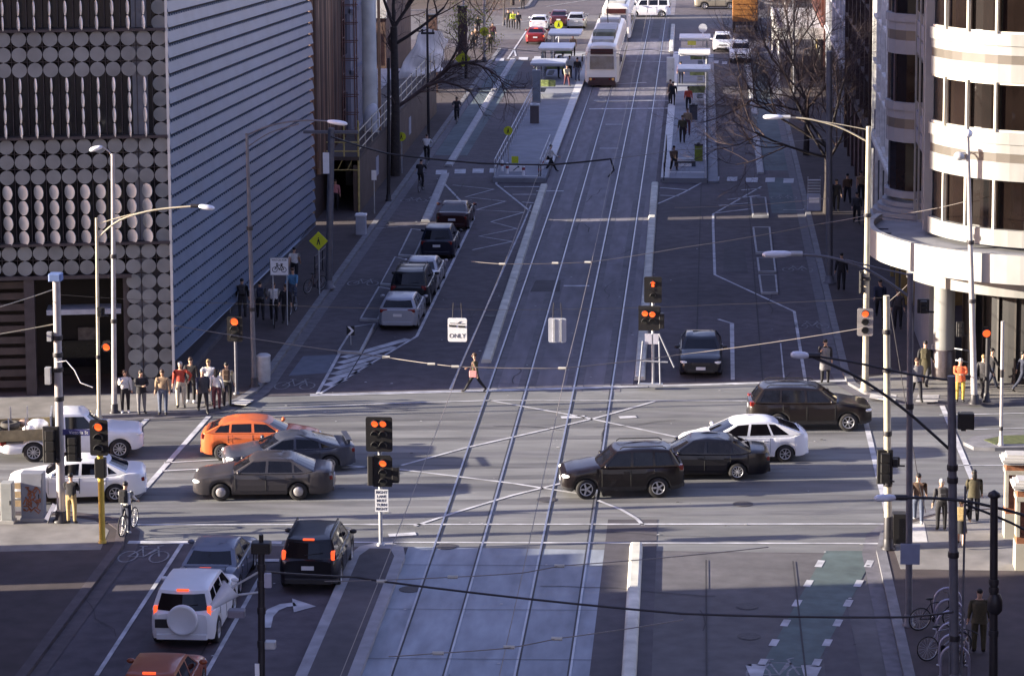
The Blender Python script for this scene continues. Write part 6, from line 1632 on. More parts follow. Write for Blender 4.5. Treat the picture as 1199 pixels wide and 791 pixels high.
def back_signal(label, px, py, Y, w, h):
    x, y, z = at_depth(px, py, Y); t = thing('traffic_signal', (x, Y, z), label, 'traffic signal', 0)
    mb = MB(); mb.rbox(0, 0, 0, w, .12, h, .04); mb.build('backboard', black_plastic, t)
    mb = MB()
    for k in range(3): mb.rbox(0, -.14, h*.3-k*h*.3, w*.55, .2, h*.26, .03)
    mb.build('housing', black_plastic, t)
    mb = MB(); mb.tube([(0, -.1, -h*.35), (.3, -.05, -h*.42)], .03, 6); mb.build('bracket', dark_steel, t); return t
back_signal('black signal seen from behind left of the cream post at the near right kerb', 1036, 546, G(1040, 642, .13)[1]-.05, .5, 1.1)
back_signal('dark signal box seen from behind by the canopy column', 1081, 358, G(1064, 732, .13)[1]+.1, .34, .4)
back_signal('dark signal seen from behind above the stout left post foot', 60, 520, G(72, 610, .13)[1]-.2, .55, 1.2)
back_signal('second dark signal at the stout left post, beside the blue street sign', 86, 524, G(72, 610, .13)[1]-.15, .5, .9)
back_signal('low dark pedestrian signal on the slim entrance post', 118, 365, G(116, 490, .13)[1]-.1, .3, .35)
back_signal('vertical grey signal edge on the upper cream post at the right', 1008, 330, G(1013, 457, .13)[1], .14, .9)
back_signal('dark cluster of signals by the canopy column at the steps', 1124, 385, G(1141, 472, .13)[1]+1.5, .3, .6)
back_signal('push button signal box low on the near right cream post', 1048, 540, G(1040, 642, .13)[1]+.1, .3, .3)

# ---------------------------------------------------------------- signs
def bike_icon(mb, w, o, m=0):
    def L2(pts, wd):
        for (x0, z0), (x1, z1) in zip(pts, pts[1:]):
            d = Vector((x1-x0, z1-z0)); n = Vector((-d.y, d.x)).normalized()*wd/2
            mb.panel([(x0+n.x, z0+n.y), (x0-n.x, z0-n.y), (x1-n.x, z1-n.y), (x1+n.x, z1+n.y)], o, (1, 0, 0), (0, 0, 1), .004, m)
    for cx in (-.27*w, .27*w): L2([(cx+.15*w*math.cos(2*math.pi*i/18), -.1*w+.15*w*math.sin(2*math.pi*i/18)) for i in range(19)], .035*w)
    L2([(-.27*w, -.1*w), (-.14*w, .16*w), (.15*w, .16*w), (0, -.1*w), (-.14*w, .16*w)], .05*w); L2([(0, -.1*w), (.27*w, -.1*w), (.13*w, .24*w)], .045*w); L2([(-.2*w, .26*w), (-.06*w, .26*w)], .06*w); L2([(.08*w, .25*w), (.22*w, .22*w)], .06*w); L2([(-.14*w, .16*w), (-.15*w, .26*w)], .04*w)
Yb = G(327, 380, .13)[1]
x, y, z = at_depth(327, 312, Yb); t = thing('bicycle_sign', (x, Yb, .126), 'white square bicycle warning sign on two thin posts on the left footpath', 'sign'); zz = z-.126
mb = MB(); mb.rbox(0, 0, zz, .84, .02, .8, .008); bd = mb.build('board', sign_white, t)
mb = MB(); bike_icon(mb, .74, (0, -.016, zz-.06)); 
for a_, b_ in ((-.41, .41),): 
    for q in ((0, .385), (0, -.385)): mb.box(0, -.012, zz+q[1], .8, .006, .018)
    for q in (-.405, .405): mb.box(q, -.012, zz, .018, .006, .77)
mb.build('bicycle_symbol', sign_black, bd)
text_mesh('WATCH FOR', .115, 'lettering', sign_black, bd, (0, -.014, zz+.29), (math.pi/2, 0, 0), .002, bold=.002)
for s in (-.3, .32):
    mb = MB(); mb.tube([(s, .03, 0), (s, .03, zz)], .03, 7); mb.build('post', steel, t)
# tram only sign and its blank-backed twin hung over the road
def hung_sign(name, px, py, Y, w, h, label, blank):
    x, y, z = at_depth(px, py, Y); t = thing(name, (x, Y, z), label, 'sign')
    mb = MB(); poly = []
    for k, (ax, az) in enumerate(((1, 1), (-1, 1), (-1, -1), (1, -1))):
        for i in range(4): a = math.pi/2*(k+i/3); poly.append((ax*(w/2-.06)+.06*math.cos(a), az*(h/2-.06)+.06*math.sin(a)))
    mb.panel(poly, (0, .012, 0), (1, 0, 0), (0, 0, 1), .025); bd = mb.build('board', sign_white if not blank else mat('bare_sign_back', (.55, .57, .62), .45, .3, var=.1), t)
    mb = MB()
    for s in (-.25*w, .25*w): mb.tube([(s, .0, h/2-.05), (s*.8, 0, h/2+.5)], .012, 5)
    mb.build('hanger', dark_steel, t)
    if not blank:
        mb = MB(); o = (0, -.018, 0)
        mb.panel([(-.26, .1), (-.03, .09), (-.03, .16), (-.27, .17)], o, (1, 0, 0), (0, 0, 1), .004); mb.panel([(.03, .08), (.27, .07), (.26, .14), (.03, .15)], o, (1, 0, 0), (0, 0, 1), .004)
        mb.panel([(-.24, .215), (.25, .195), (.25, .212), (-.24, .232)], o, (1, 0, 0), (0, 0, 1), .004); mb.panel([(.01, .22), (.07, .27), (.14, .29), (.14, .275), (.08, .255), (.07, .215)], o, (1, 0, 0), (0, 0, 1), .004)
        mb.build('tram_symbol', mat('sign_grey_black', (.03, .03, .03), .6), bd); text_mesh('ONLY', .2, 'lettering', mat('sign_grey_letters', (.1, .1, .1), .6), bd, (0, -.016, -.2), (math.pi/2, 0, 0), .002)
    else:
        mb = MB()
        for s in (-.18, .2): mb.box(s*w, -.03, 0, .06, .03, h*.92)
        mb.build('back_rail', steel, bd)
    return t
hung_sign('tram_only_sign', 535.5, 386, 86.5, .62, .78, 'white tram only sign hanging over the left lanes', False)
hung_sign('overhead_sign', 652.5, 386.5, 86.5, .58, .8, 'blank pale back of a sign hanging over the tram tracks', True)
# pedestrian and crossing signs
def ped(mb, s, o, m=0):
    mb.panel([(s*.055*math.cos(2*math.pi*i/10), s*.28+s*.055*math.sin(2*math.pi*i/10)) for i in range(10)], o, (1, 0, 0), (0, 0, 1), .004, m)
    mb.panel([(-.05*s, .2*s), (.05*s, .2*s), (.16*s, -.3*s), (.07*s, -.3*s), (0, 0), (-.08*s, -.3*s), (-.17*s, -.3*s)], o, (1, 0, 0), (0, 0, 1), .004, m)
def warn_sign(label, px, py, base, size, shape, m=sign_yellow, fig=True, zb=.126, postm=steel, Y=None):
    gx, gy = G(base[0], base[1], zb) if base else (None, Y)
    x, _, z = at_depth(px, py, gy); t = thing({'diamond': 'pedestrian_sign', 'round': 'crossing_sign', 'square': 'crossing_sign'}[shape], (x, gy, zb if base else z), label, 'sign'); zz = z-zb if base else 0
    mb = MB()
    if shape == 'diamond': poly = [(0, size*.72), (-size*.72, 0), (0, -size*.72), (size*.72, 0)]
    elif shape == 'square': poly = [(-size/2, -size/2), (size/2, -size/2), (size/2, size/2), (-size/2, size/2)]
    else: poly = [(size/2*math.cos(2*math.pi*i/24), size/2*math.sin(2*math.pi*i/24)) for i in range(24)]
    mb.panel(poly, (0, 0, zz), (1, 0, 0), (0, 0, 1), .02); bd = mb.build('board', m, t)
    if fig: mb = MB(); ped(mb, size*.9, (0, -.024, zz-size*.02)); mb.build('walking_figure', sign_black, bd)
    if base: mb = MB(); mb.tube([(0, .05, 0), (0, .05, zz+size*.4)], .035, 7); mb.build('post', postm, t)
    return t
warn_sign('yellow diamond pedestrian sign on the left footpath by the louvred wall', 373, 282, (374, 345), .62, 'diamond')
warn_sign('yellow diamond sign among the branches above the left bicycle lane', 426, 207, None, .0, 'diamond') if False else None
warn_sign('bright yellow diamond sign high on the far white post', 542, 69, (543, 90), .9, 'diamond', fig=True)
warn_sign('round yellow crossing sign on the left footpath by the gantry', 470, 160, (471, 203), .55, 'round')
warn_sign('round yellow crossing sign standing at the left platform edge', 595, 153, (596, 200), .55, 'round', zb=.05)
warn_sign('round yellow crossing sign mounted on the far white post', 567, 37, None, .75, 'round', Y=G(567, 72, .13)[1]-.25)
warn_sign('round yellow crossing sign above the far left shelter', 654, 29, (655, 60), .75, 'round', zb=.3)
warn_sign('small square yellow plate low at the end of the left platform', 603, 187, (603, 200), .42, 'square', fig=False, zb=.05)
warn_sign('yellow marker above the far right shelter', 810, 48, (811, 70), .7, 'square', fig=False, zb=.3, m=mat('pale_yellow_marker', (.65, .62, .1), .5))
warn_sign('round pale sign seen from behind on the far right post', 823, 33, (823, 80), .7, 'round', fig=False, zb=.3, m=mat('pale_sign_back', (.5, .52, .55), .5), postm=sign_white)
# chevron board on the kerb island
xk, yk = G(410, 404, .12); x, _, z = at_depth(410.5, 387, yk); t = thing('chevron_sign', (x, yk, .12), 'small black and white chevron board on the first left kerb island', 'sign')
mb = MB(); mb.box(0, 0, z-.12, .34, .02, .4); bd = mb.build('board', sign_black, t); mb = MB(); mb.panel([(-.14, .19), (-.03, .19), (.15, 0), (-.03, -.19), (-.14, -.19), (.03, 0)], (0, -.012, z-.12), (1, 0, 0), (0, 0, 1), .006); mb.build('chevron', sign_white, bd)
mb = MB(); mb.tube([(0, .03, 0), (0, .03, z-.12)], .025, 6); mb.build('post', steel, t)
# blue street name blade
Ys = G(72, 610, .13)[1]-.12; x, _, z = at_depth(92, 506, Ys); t = thing('street_name_sign', (x, Ys, z), 'dark blue street name blade clamped to the stout left post', 'sign')
mb = MB(); mb.box(0, 0, 0, 1.05, .03, .2, rz=0); bd = mb.build('blade', mat('sign_navy', (.05, .05, .17), .5, var=.1), t); text_mesh('Victoria St', .15, 'lettering', sign_white, bd, (0, -.018, 0), (math.pi/2, 0, 0), .002)
# parking / info sign posts on footpaths
def info(label, px, py, base, w, h, m, zb=.126):
    gx, gy = G(base[0], base[1], zb); x, _, z = at_depth(px, py, gy); t = thing('sign_post', (x, gy, zb), label, 'sign'); zz = z-zb
    mb = MB(); mb.rbox(0, -.04, zz, w, .02, h, .008); mb.build('board', m, t); mb = MB(); mb.tube([(0, 0, 0), (0, 0, zz+h*.4)], .03, 7); mb.build('post', steel, t)
info('thin parking sign with a white board and a yellow tag by the left kerb', 438, 205, (438, 250), .28, .55, sign_white)
info('small pale box on a short post by the louvred wall', 269, 347, (277, 372), .3, .7, steel)
info('short white post with a dark top by the right shopfront steps', 1174, 345, (1176, 470), .2, .5, sign_white) if False else None

# ---------------------------------------------------------------- bins, boxes, racks, pillars
def bin_(label, px, py, r, h, m, lidm, cat='bin', name='litter_bin', z=.126, square=False):
    gx, gy = G(px, py, z); t = thing(name, (gx, gy, z), label, cat)
    mb = MB()
    if square: mb.rbox(0, 0, h/2, r*1.8, r*1.6, h, .05)
    else: mb.lathe([(r*.92, 0), (r*.95, .04), (r, h*.5), (r, h)], 20)
    mb.build('body', m, t)
    mb = MB()
    if square: mb.rbox(0, 0, h+.06, r*2.0, r*1.8, .1, .05); mb.box(0, 0, h+.13, r*.8, r*.5, .06)
    else: mb.lathe([(r*1.04, h+.005), (r*1.04, h+.06), (r*.7, h+.12), (r*.4, h+.13)], 20)
    mb.build('lid', lidm, t); return t
bin_('silver round litter bin at the foot of the leaning lamp post', 309, 446, .28, 1.0, steel, steel)
bin_('pale grey square bin by the gantry entrance', 423, 274, .3, .98, mat('pale_grey_bin', (.36, .37, .42), .5), sign_white, square=True)
bin_('lime green bin on the right platform', 818, 188, .28, .95, mat('lime_green_bin', (.17, .23, .02), .5), dark_steel, square=True, z=.3)
bin_('brown square bin on the left platform before the shelter', 626, 144, .33, 1.2, mat('brown_bin', (.09, .07, .075), .6), steel, square=True, z=.3)
bin_('dark bin behind the seated people at the right shelter', 812, 140, .3, .95, mat('dark_bin', (.05, .055, .07), .5), dark_steel, square=True, z=.3)
# utility boxes at left
def cabinet(label, px, py, w, d, h, m, name='utility_box', graf=False, z=.126):
    gx, gy = G(px, py, z); t = thing(name, (gx, gy+d/2, z), label, 'utility box')
    mb = MB(); mb.rbox(0, 0, h/2+.06, w, d, h, .03); mb.build('cabinet', m, t)
    mb = MB(); mb.box(0, 0, .05, w+.06, d+.06, .1); mb.build('plinth', concrete, t)
    mb = MB(); mb.box(0, -d/2-.008, h*.52, w*.86, .014, h*.8); dr = mb.build('door', m, t)
    mb = MB(); mb.box(w*.32, -d/2-.025, h*.55, .03, .03, .14); mb.build('handle', dark_steel, dr)
    if graf:
        mb = MB(); rg = random.Random(5)
        for k in range(14):
            pts = [(rg.uniform(-.3, .3)*w, -d/2-.022, h*(.45+rg.uniform(-.22, .22)))]
            for q in range(6): pts.append((max(-.38*w, min(.38*w, pts[-1][0]+rg.uniform(-.14, .14))), -d/2-.022, max(h*.18, min(h*.74, pts[-1][2]+rg.uniform(-.14, .14)))))
            mb.tube(pts, .022, 4)
        mb.build('graffiti', mat('orange_graffiti', (.3, .1, .04), .7, var=.3), dr)
    return t
bxm = mat('lilac_grey_cabinet', (.2, .21, .25), .55, var=.12, scale=2)
cabinet('grey utility box with orange graffiti at the near left corner', 38, 610, .74, .45, 1.55, bxm, graf=True)
cabinet('plain pale utility box at the left edge beside the graffiti one', 8, 613, .4, .4, 1.3, mat('pale_cabinet', (.3, .31, .3), .55, var=.12))
cabinet('tall black rubbish cabinet with a steel top at the near right kerb', 1053, 640, .42, .4, 1.0, black_plastic, name='rubbish_cabinet')
Yw = G(38, 610, .13)[1]+.3; x, _, z = at_depth(20, 565, Yw)
# yellow slatted bench-like barrier far left
t = thing('timber_barrier', (x-.2, Yw+.6, .126), 'tan timber barrier behind the utility boxes at the left edge', 'barrier'); mb = MB()
for k in range(3): mb.box(0, 0, .35+k*.3, 1.1, .05, .2)
mb.build('rail', mat('tan_timber', (.3, .22, .13), .8, var=.2, scale=4), t); mb = MB(); mb.box(-.4, .05, .5, .08, .08, 1.0); mb.box(.4, .05, .5, .08, .08, 1.0); mb.build('post', dark_steel, t)
# pale upright board against the stout post
Yp = G(60, 612, .13)[1]; x, _, z = at_depth(59, 597, Yp); t = thing('leaning_sign', (x, Yp, .126), 'small tilted pale sign board leaning at the foot of the stout left post', 'sign'); mb = MB(); mb.box(0, 0, .38, .14, .03, .6, ry=.5); mb.build('board', mat('lilac_board', (.4, .4, .5), .5), t); mb = MB(); mb.tube([(-.1, 0, 0), (.05, 0, .4)], .02, 6); mb.build('post', dark_steel, t)
# newspaper stand right
gx, gy = G(953, 246, .126); t = thing('newspaper_stand', (gx, gy, .126), 'pale blue newspaper stand with stacked shelves on the right kerb', 'stand')
mb = MB(); mb.rbox(0, 0, .45, .74, .5, .9, .03); mb.build('cabinet', mat('pale_blue_cabinet', (.3, .33, .45), .5), t)
mb = MB()
for k in range(5): mb.box(0, -.05, 1.05+k*.16, .72, .4, .03)
for s in (-.34, .34): mb.box(s, .1, 1.35, .04, .06, 1.0)
mb.build('shelf', mat('grey_shelf', (.3, .3, .33), .5), t); mb = MB(); mb.box(0, -.26, .6, .56, .02, .3); mb.build('poster', sign_white, t)
# bicycle racks and bicycles at the lower right
for i in range(6):
    gx, gy = G(1095+i*1.5, 722+i*14, .126); t = thing('bicycle_rack', (gx+.35, gy, .126), ('farthest steel hoop rack in the row at the lower right', 'second steel hoop rack from the far end, a dark bicycle leaning on it', 'third steel hoop rack from the far end of the row', 'fourth steel hoop rack, next to the leaning bicycle wheels', 'fifth steel hoop rack, second from the near end', 'nearest steel hoop rack at the bottom edge')[i], 'bicycle rack', 0, 'steel hoop racks on the right footpath')
    mb = MB(); mb.tube([(-.38, 0, 0), (-.38, 0, .5)]+[(-.38*math.cos(math.pi*k/10), 0, .5+.38*math.sin(math.pi*k/10)) for k in range(1, 10)]+[(.38, 0, .5), (.38, 0, 0)], .035, 8); mb.build('hoop', mat('lilac_steel_hoop', (.34, .33, .42), .35, .5), t)
    mb = MB()
    for s in (-.38, .38): mb.lathe([(.08, 0), (.08, .015), (.045, .02)], 10, (s, 0, 0))
    mb.build('foot_plate', steel, t)
bicycle('black bicycle locked to the farthest hoop rack', 1096, 735, 20, (.02, .02, .03), z=.126, lean=5)
bicycle('silver bicycle standing between the hoop racks', 1106, 770, 25, (.25, .25, .28), z=.126, lean=-4)
bicycle('rusty bicycle lying close to the big lamp post', 1124, 782, 70, (.12, .06, .04), z=.126, lean=8)
# brick pillars with white caps, right edge
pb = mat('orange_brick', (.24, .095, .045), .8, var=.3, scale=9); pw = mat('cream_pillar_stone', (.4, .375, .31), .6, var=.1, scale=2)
def pillar(label, px, py, top, w):
    gx, gy = G(px, py, .126); x, _, z = at_depth(px, top, gy); hh = z-.126; t = thing('brick_pillar', (gx, gy, .126), label, 'pillar')
    mb = MB(); mb.box(0, 0, hh*.15, w*1.08, w*1.08, hh*.3); mb.build('base', pw, t)
    mb = MB(); mb.box(0, 0, hh*.6, w, w, hh*.62); 
    mb.build('shaft', pb, t)
    mb = MB(); mb.box(-w*.44, -w*.5, hh*.58, w*.14, .06, hh*.4); mb.box(-w*.51, -w*.25, hh*.58, .05, w*.5, hh*.4); mb.box(0, 0, hh*.8, w*1.1, w*1.1, hh*.05); mb.build('lit_side_and_band', pw, t)  # cream strips paint the sunlit left side of the brick; upper band is stone
    mb = MB(); z0 = hh*.9
    for k, (s, d) in enumerate(((1.3, .07), (1.45, .08), (1.25, .07), (.95, .08))): mb.box(0, 0, z0+.04+k*.075, w*s, w*s, .078)
    mb.build('cap', mat('white_pillar_cap', (.46, .445, .42), .6, var=.08), t)
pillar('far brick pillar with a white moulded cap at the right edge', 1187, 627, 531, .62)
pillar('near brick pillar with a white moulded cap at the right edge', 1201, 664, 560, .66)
# platform: left and right stops
plat_m = mat('platform_concrete', (.2, .21, .24), .8, var=.12, scale=1.2, bump=.15, world=True, big=.1)
plat_edge = mat('platform_edge', (.55, .55, .54), .7, var=.12, world=True)
b = MB(); b.prism([(-12.4, 160.6), (-9.25, 160.6), (-9.25, 233), (-12.4, 233)], 0, PZ-.005, bottom=False)
struct(b.build('tram_platform', plat_m), 'raised concrete tram platform left of the tracks')
b = MB(); b.box(-9.4, 197+3, PZ-.05, .55, 66, .12); b.box(-10.8, 165.5, PZ, 2.6, .25, .012); b.box(-10.8, 161.4, PZ, 2.6, .2, .012)
struct(b.build('platform_edge', plat_edge), 'pale tactile edge of the left platform')
b = MB(); b.prism([(-2.35, 160.8), (.35, 160.8), (.35, 233), (-2.35, 233)], 0, PZ-.005, bottom=False); b.prism([(.4, 160.8), (1.0, 160.8), (1.0, 233), (.4, 233)], 0, .12, bottom=False)
struct(b.build('tram_platform', plat_m), 'raised concrete tram platform right of the tracks')
b = MB(); b.box(-2.15, 197, PZ-.05, .5, 72, .12); b.box(-1.0, 169, PZ, 2.4, .25, .012); b.box(-1.0, 163.2, PZ, 2.4, .2, .012)
struct(b.build('platform_edge', plat_edge), 'pale tactile edge of the right platform')
shelter_roof = mat('pale_shelter_roof', (.42, .44, .46), .5, .1, var=.1, scale=1); shelter_white = mat('white_shelter_roof', (.66, .66, .64), .5, var=.1, scale=1)
def shelter(label, cx, y, w, L, roofm, side, h=2.55):
    t = thing('tram_shelter', (cx, y, PZ), label, 'shelter')
    mb = MB(); mb.rbox(0, L/2, h, w, L, .14, .05); mb.rbox(0, L/2, h-.12, w*.9, L*.95, .1, .04); mb.build('roof', roofm, t)
    for yy in (.3, L-.3):
        mb = MB(); mb.tube([(side*w*.38, yy, 0), (side*w*.38, yy, h-.1)], .055, 8); mb.build('post', steel, t)
    gls = MATS.get('shelter_glass')
    if not gls:
        gls = mat('shelter_glass', (.5, .55, .56), .08, var=.05); gls.node_tree.nodes['Principled BSDF'].inputs['Transmission Weight'].default_value = .85
    mb = MB(); mb.box(side*w*.42, L/2, 1.25, .03, L*.9, 1.9); mb.build('glass_panel', gls, t)
    mb = MB(); mb.box(side*w*.18, L/2, .46, .42, L*.66, .06); mb.box(side*w*.33, L/2, .75, .05, L*.66, .3); mb.build('bench', mat('dark_bench', (.06, .06, .065), .6), t)
    mb = MB(); mb.box(side*w*.1, L+.02, .75, w*.5, .06, .5); mb.build('advert_panel', mat('green_advert', (.25, .3, .12), .4, var=.5, scale=3), t)
shelter('nearest grey roofed shelter on the left platform', -11.3, 199.5, 2.6, 3.4, shelter_roof, -1)
shelter('second pale roofed shelter on the left platform', -11.3, 210.5, 2.7, 4.2, shelter_white, -1)
shelter('far pale roofed shelter on the left platform by the round sign', -11.2, 222, 2.7, 4.2, shelter_white, -1)
shelter('nearest pale roofed shelter on the right platform', -.55, 196, 2.4, 3.2, shelter_white, 1)
shelter('middle pale roofed shelter on the right platform', -.55, 207, 2.4, 3.6, shelter_white, 1)
shelter('far pale roofed shelter on the right platform under the yellow marker', -.55, 218.5, 2.5, 3.6, shelter_white, 1)
cabinet('tall narrow info column before the nearest left shelter', 628, 120, .6, .3, 2.3, mat('grey_info_column', (.2, .22, .25), .4), name='info_column', z=PZ)
cabinet('ticket machine with a black screen on the right platform', 785, 97, .6, .4, 1.9, mat('pale_ticket_machine', (.45, .48, .52), .4), name='ticket_machine', z=PZ)
def railing(label, pts, h=1.05, m=steel, z=PZ, name='platform_railing', step=1.6, cat='railing'):
    o = pts[0]; t = thing(name, (o[0], o[1], z), label, cat); loc = [(p[0]-o[0], p[1]-o[1]) for p in pts]
    mb = MB()
    for hh in (h, h*.55): mb.tube([(p[0], p[1], hh) for p in loc], .03, 6)
    mb.build('rail', m, t); mb = MB()
    for (x0, y0), (x1, y1) in zip(loc, loc[1:]):
        L_ = math.hypot(x1-x0, y1-y0); k = max(1, int(L_/step))
        for i in range(k+1): mb.tube([(x0+(x1-x0)*i/k, y0+(y1-y0)*i/k, 0), (x0+(x1-x0)*i/k, y0+(y1-y0)*i/k, h)], .03, 6)
    mb.build('post', m, t)
wrail = mat('white_railing', (.55, .56, .6), .5, var=.1)
railing('long white railing along the road side of the left platform', [(-12.3, 160.8), (-12.3, 198)], m=wrail)
railing('short white railing between the left platform ramp and the tracks', [(-9.6, 160.8), (-9.6, 172)], m=wrail)
railing('white railing along the road side of the right platform', [(.25, 161), (.25, 196)], m=wrail)
railing('dark short railing at the near end of the right platform', [(-2.2, 159.8), (-2.2, 172)], m=dark_steel)
for i, (px, py) in enumerate(((588, 206), (594, 209), (613, 211), (632, 212), (635, 203))):
    gx, gy = G(px, py); t = thing('bollard', (gx, gy, 0), ('white bollard with a red band at the left corner of the left platform end', 'white bollard, second from the left at the left platform end', 'white bollard before the middle of the left platform ramp', 'dark footed bollard nearest the tracks at the left platform', 'pale bollard behind the dark footed one at the left platform')[i], 'bollard', 0, 'bollards at the end of the left platform')
    mb = MB(); mb.lathe([(.09, 0), (.09, .9), (.06, .96), (.01, .98)], 12); mb.build('shaft', sign_white if i != 3 else dark_steel, t); mb = MB(); mb.lathe([(.095, .62), (.097, .64), (.097, .76), (.095, .78)], 12); mb.build('band', mat('red_band', (.3, .04, .04), .5), t)
gx, gy = G(604, 207); t = thing('road_barrier', (gx, gy, 0), 'low white board barrier with dark arrow at the left platform end', 'barrier'); mb = MB(); mb.box(0, 0, .5, .8, .04, .36); mb.build('board', sign_white, t); mb = MB(); mb.panel([(-.2, -.12), (-.12, -.12), (.16, .1), (.2, .02), (.22, .16), (.08, .16), (.13, .13), (-.15, -.08)], (0, -.03, .5), (1, 0, 0), (0, 0, 1), .006); mb.build('arrow', sign_black, t); mb = MB(); mb.box(-.3, .02, .2, .05, .05, .4); mb.box(.3, .02, .2, .05, .05, .4); mb.build('leg', steel, t)
gx, gy = G(802, 200); t = thing('signal_plinth', (gx, gy, .06), 'small dark planter frame at the near end of the right platform', 'planter'); mb = MB(); mb.box(0, 0, .3, 1.3, .3, .5); mb.build('box', mat('dark_teal_box', (.04, .05, .07), .5), t); mb = MB(); mb.box(0, -.16, .32, .8, .03, .22); mb.build('panel', sign_white, t)
# railing by the steps at the right corner, fence boards by the pole on the left footpath
railing('steel hand rail before the building steps at the right corner', [(9.4, 110.0), (10.8, 108.9)], m=steel, z=.13, name='hand_rail')
railing('thin bicycle rail on the left footpath behind the tall post', [(-18.6, 129), (-18.4, 133)], m=dark_steel, z=.126, name='hand_rail')

# ---------------------------------------------------------------- overhead wires
wire_m = mat('copper_wire', (.24, .21, .19), .5, .4, var=.1); wire_dark = mat('dark_cable', (.03, .026, .03), .6); ins_m = mat('pale_insulator', (.5, .48, .42), .4)
def wire(label, pts, r=.012, m=wire_m, ins=(), name='overhead_wire'):
    P3 = [Vector(p) for p in pts]; o = P3[0]; t = thing(name, tuple(o), label, 'wire')
    mb = MB(); sm = []
    for i in range(len(P3)-1):
        L_ = (P3[i+1]-P3[i]).length
        for k in range(6): u = k/6; p = P3[i].lerp(P3[i+1], u); sm.append(p-Vector((0, 0, 4*u*(1-u)*L_*.006))-o)
    sm.append(P3[-1]-o); mb.tube(sm, r, 5); mb.build('cable', m, t)
    for x in ins:
        d = Vector(x)-o; mb = MB(); mb.tube([d+Vector((-.12, 0, 0)), d+Vector((.12, 0, 0))], .045, 7); mb.build('insulator', ins_m, t)
ZW = 5.7
def W(px, py, z=ZW): x, y = G(px, py, z); return (x, y, z)
for x, lab in ((-7.67, 'tram contact wire above the left track'), (-4.27, 'tram contact wire above the right track')):
    wire(lab, [(x, 40, 5.55), (x, 85, 5.55), (x, 125, 5.55), (x, 170, 5.55), (x, 215, 5.55), (x, 280, 5.55)], .011)
wire('span wire with insulators from the louvred wall across the crossing', [W(205, 381, 7.6), W(452, 418), W(533, 429), W(658, 431), W(797, 415), W(1010, 384, 7.0)], .014, ins=[W(452, 418), W(533, 429), W(658, 431), W(505, 426)])
wire('span wire over the tracks farther up, ending at the cream post', [W(552, 306), W(588, 309), W(688, 307), W(797, 290), W(960, 262), W(1015, 252, 6.6)], .014, ins=[W(588, 309), W(688, 307), W(650, 308)])
wire('thick sagging cable from the tall grey post to the tracks', [W(388, 160, 8.0), W(455, 180, 6.4), W(560, 191), W(640, 193), W(715, 186)], .045, wire_dark)
wire('fine span wire carrying the two hung signs over the road', [at_depth(70, 345, 86.4), at_depth(300, 356, 86.5), at_depth(535, 362, 86.5), at_depth(652, 362, 86.5), at_depth(850, 356, 86), at_depth(1038, 348, 85)], .006, wire_dark)
wire('hanging dark cable end with an insulator above the tracks', [W(715, 186), W(719, 199, 5.0), W(712, 207, 4.7)], .04, wire_dark)
wire('thin wire from the thick cable to the right platform', [W(715, 186), W(790, 176), W(985, 160, 6.6)], .014)
wire('dark cable crossing the near lanes from the median to the right', [W(300, 668, 6.6), W(417, 675), W(447, 680), W(800, 718), W(1060, 722), W(1116, 716, 6.2)], .026, wire_dark, ins=[W(447, 680)])
wire('thin span wire with clamps over the near tracks', [W(380, 680), W(530, 675), W(613, 670), W(655, 662), W(900, 640, 6.2)], .012, ins=[W(530, 675), W(655, 662)])
wire('lower thin span wire with clamps over the near tracks', [W(455, 768), W(513, 764), W(596, 758), W(652, 747), W(800, 725, 6.0)], .012, ins=[W(513, 764), W(652, 747), W(596, 757)])
wire('thin wire from the stout left post to the left edge', [W(70, 336, 7.7), W(0, 359, 7.6), W(-80, 385, 7.6)], .018, cream_steel)
wire('second wire from the stout left post to the left edge', [W(70, 378, 6.7), W(0, 391, 6.5), W(-80, 406, 6.4)], .02, cream_steel)
wire('wire rising from the right kerb to the striped building', [W(1000, 259, 6.3), W(1060, 250, 6.6), W(1130, 236, 8)], .012)
wire('wire from the grey lamp post down to the cream near right post', [W(1066, 330, 8.6), W(1042, 352, 7.6)], .012)
wire('stay wire dropping from the cream near right post to the far kerb', [W(1040, 345, 7.8), W(1075, 560, 2.0), W(1084, 600, .9)], .014, wire_dark)
wire('thin wire along the right platform to the bare tree', [W(790, 243, 5.6), W(880, 240, 5.8), W(970, 232, 6.4)], .011)
wire('thin far wire over the tram roofs', [W(560, 52, 6.2), W(640, 62, 5.8), W(760, 58, 5.8), W(860, 70, 6.2)], .016, wire_dark)

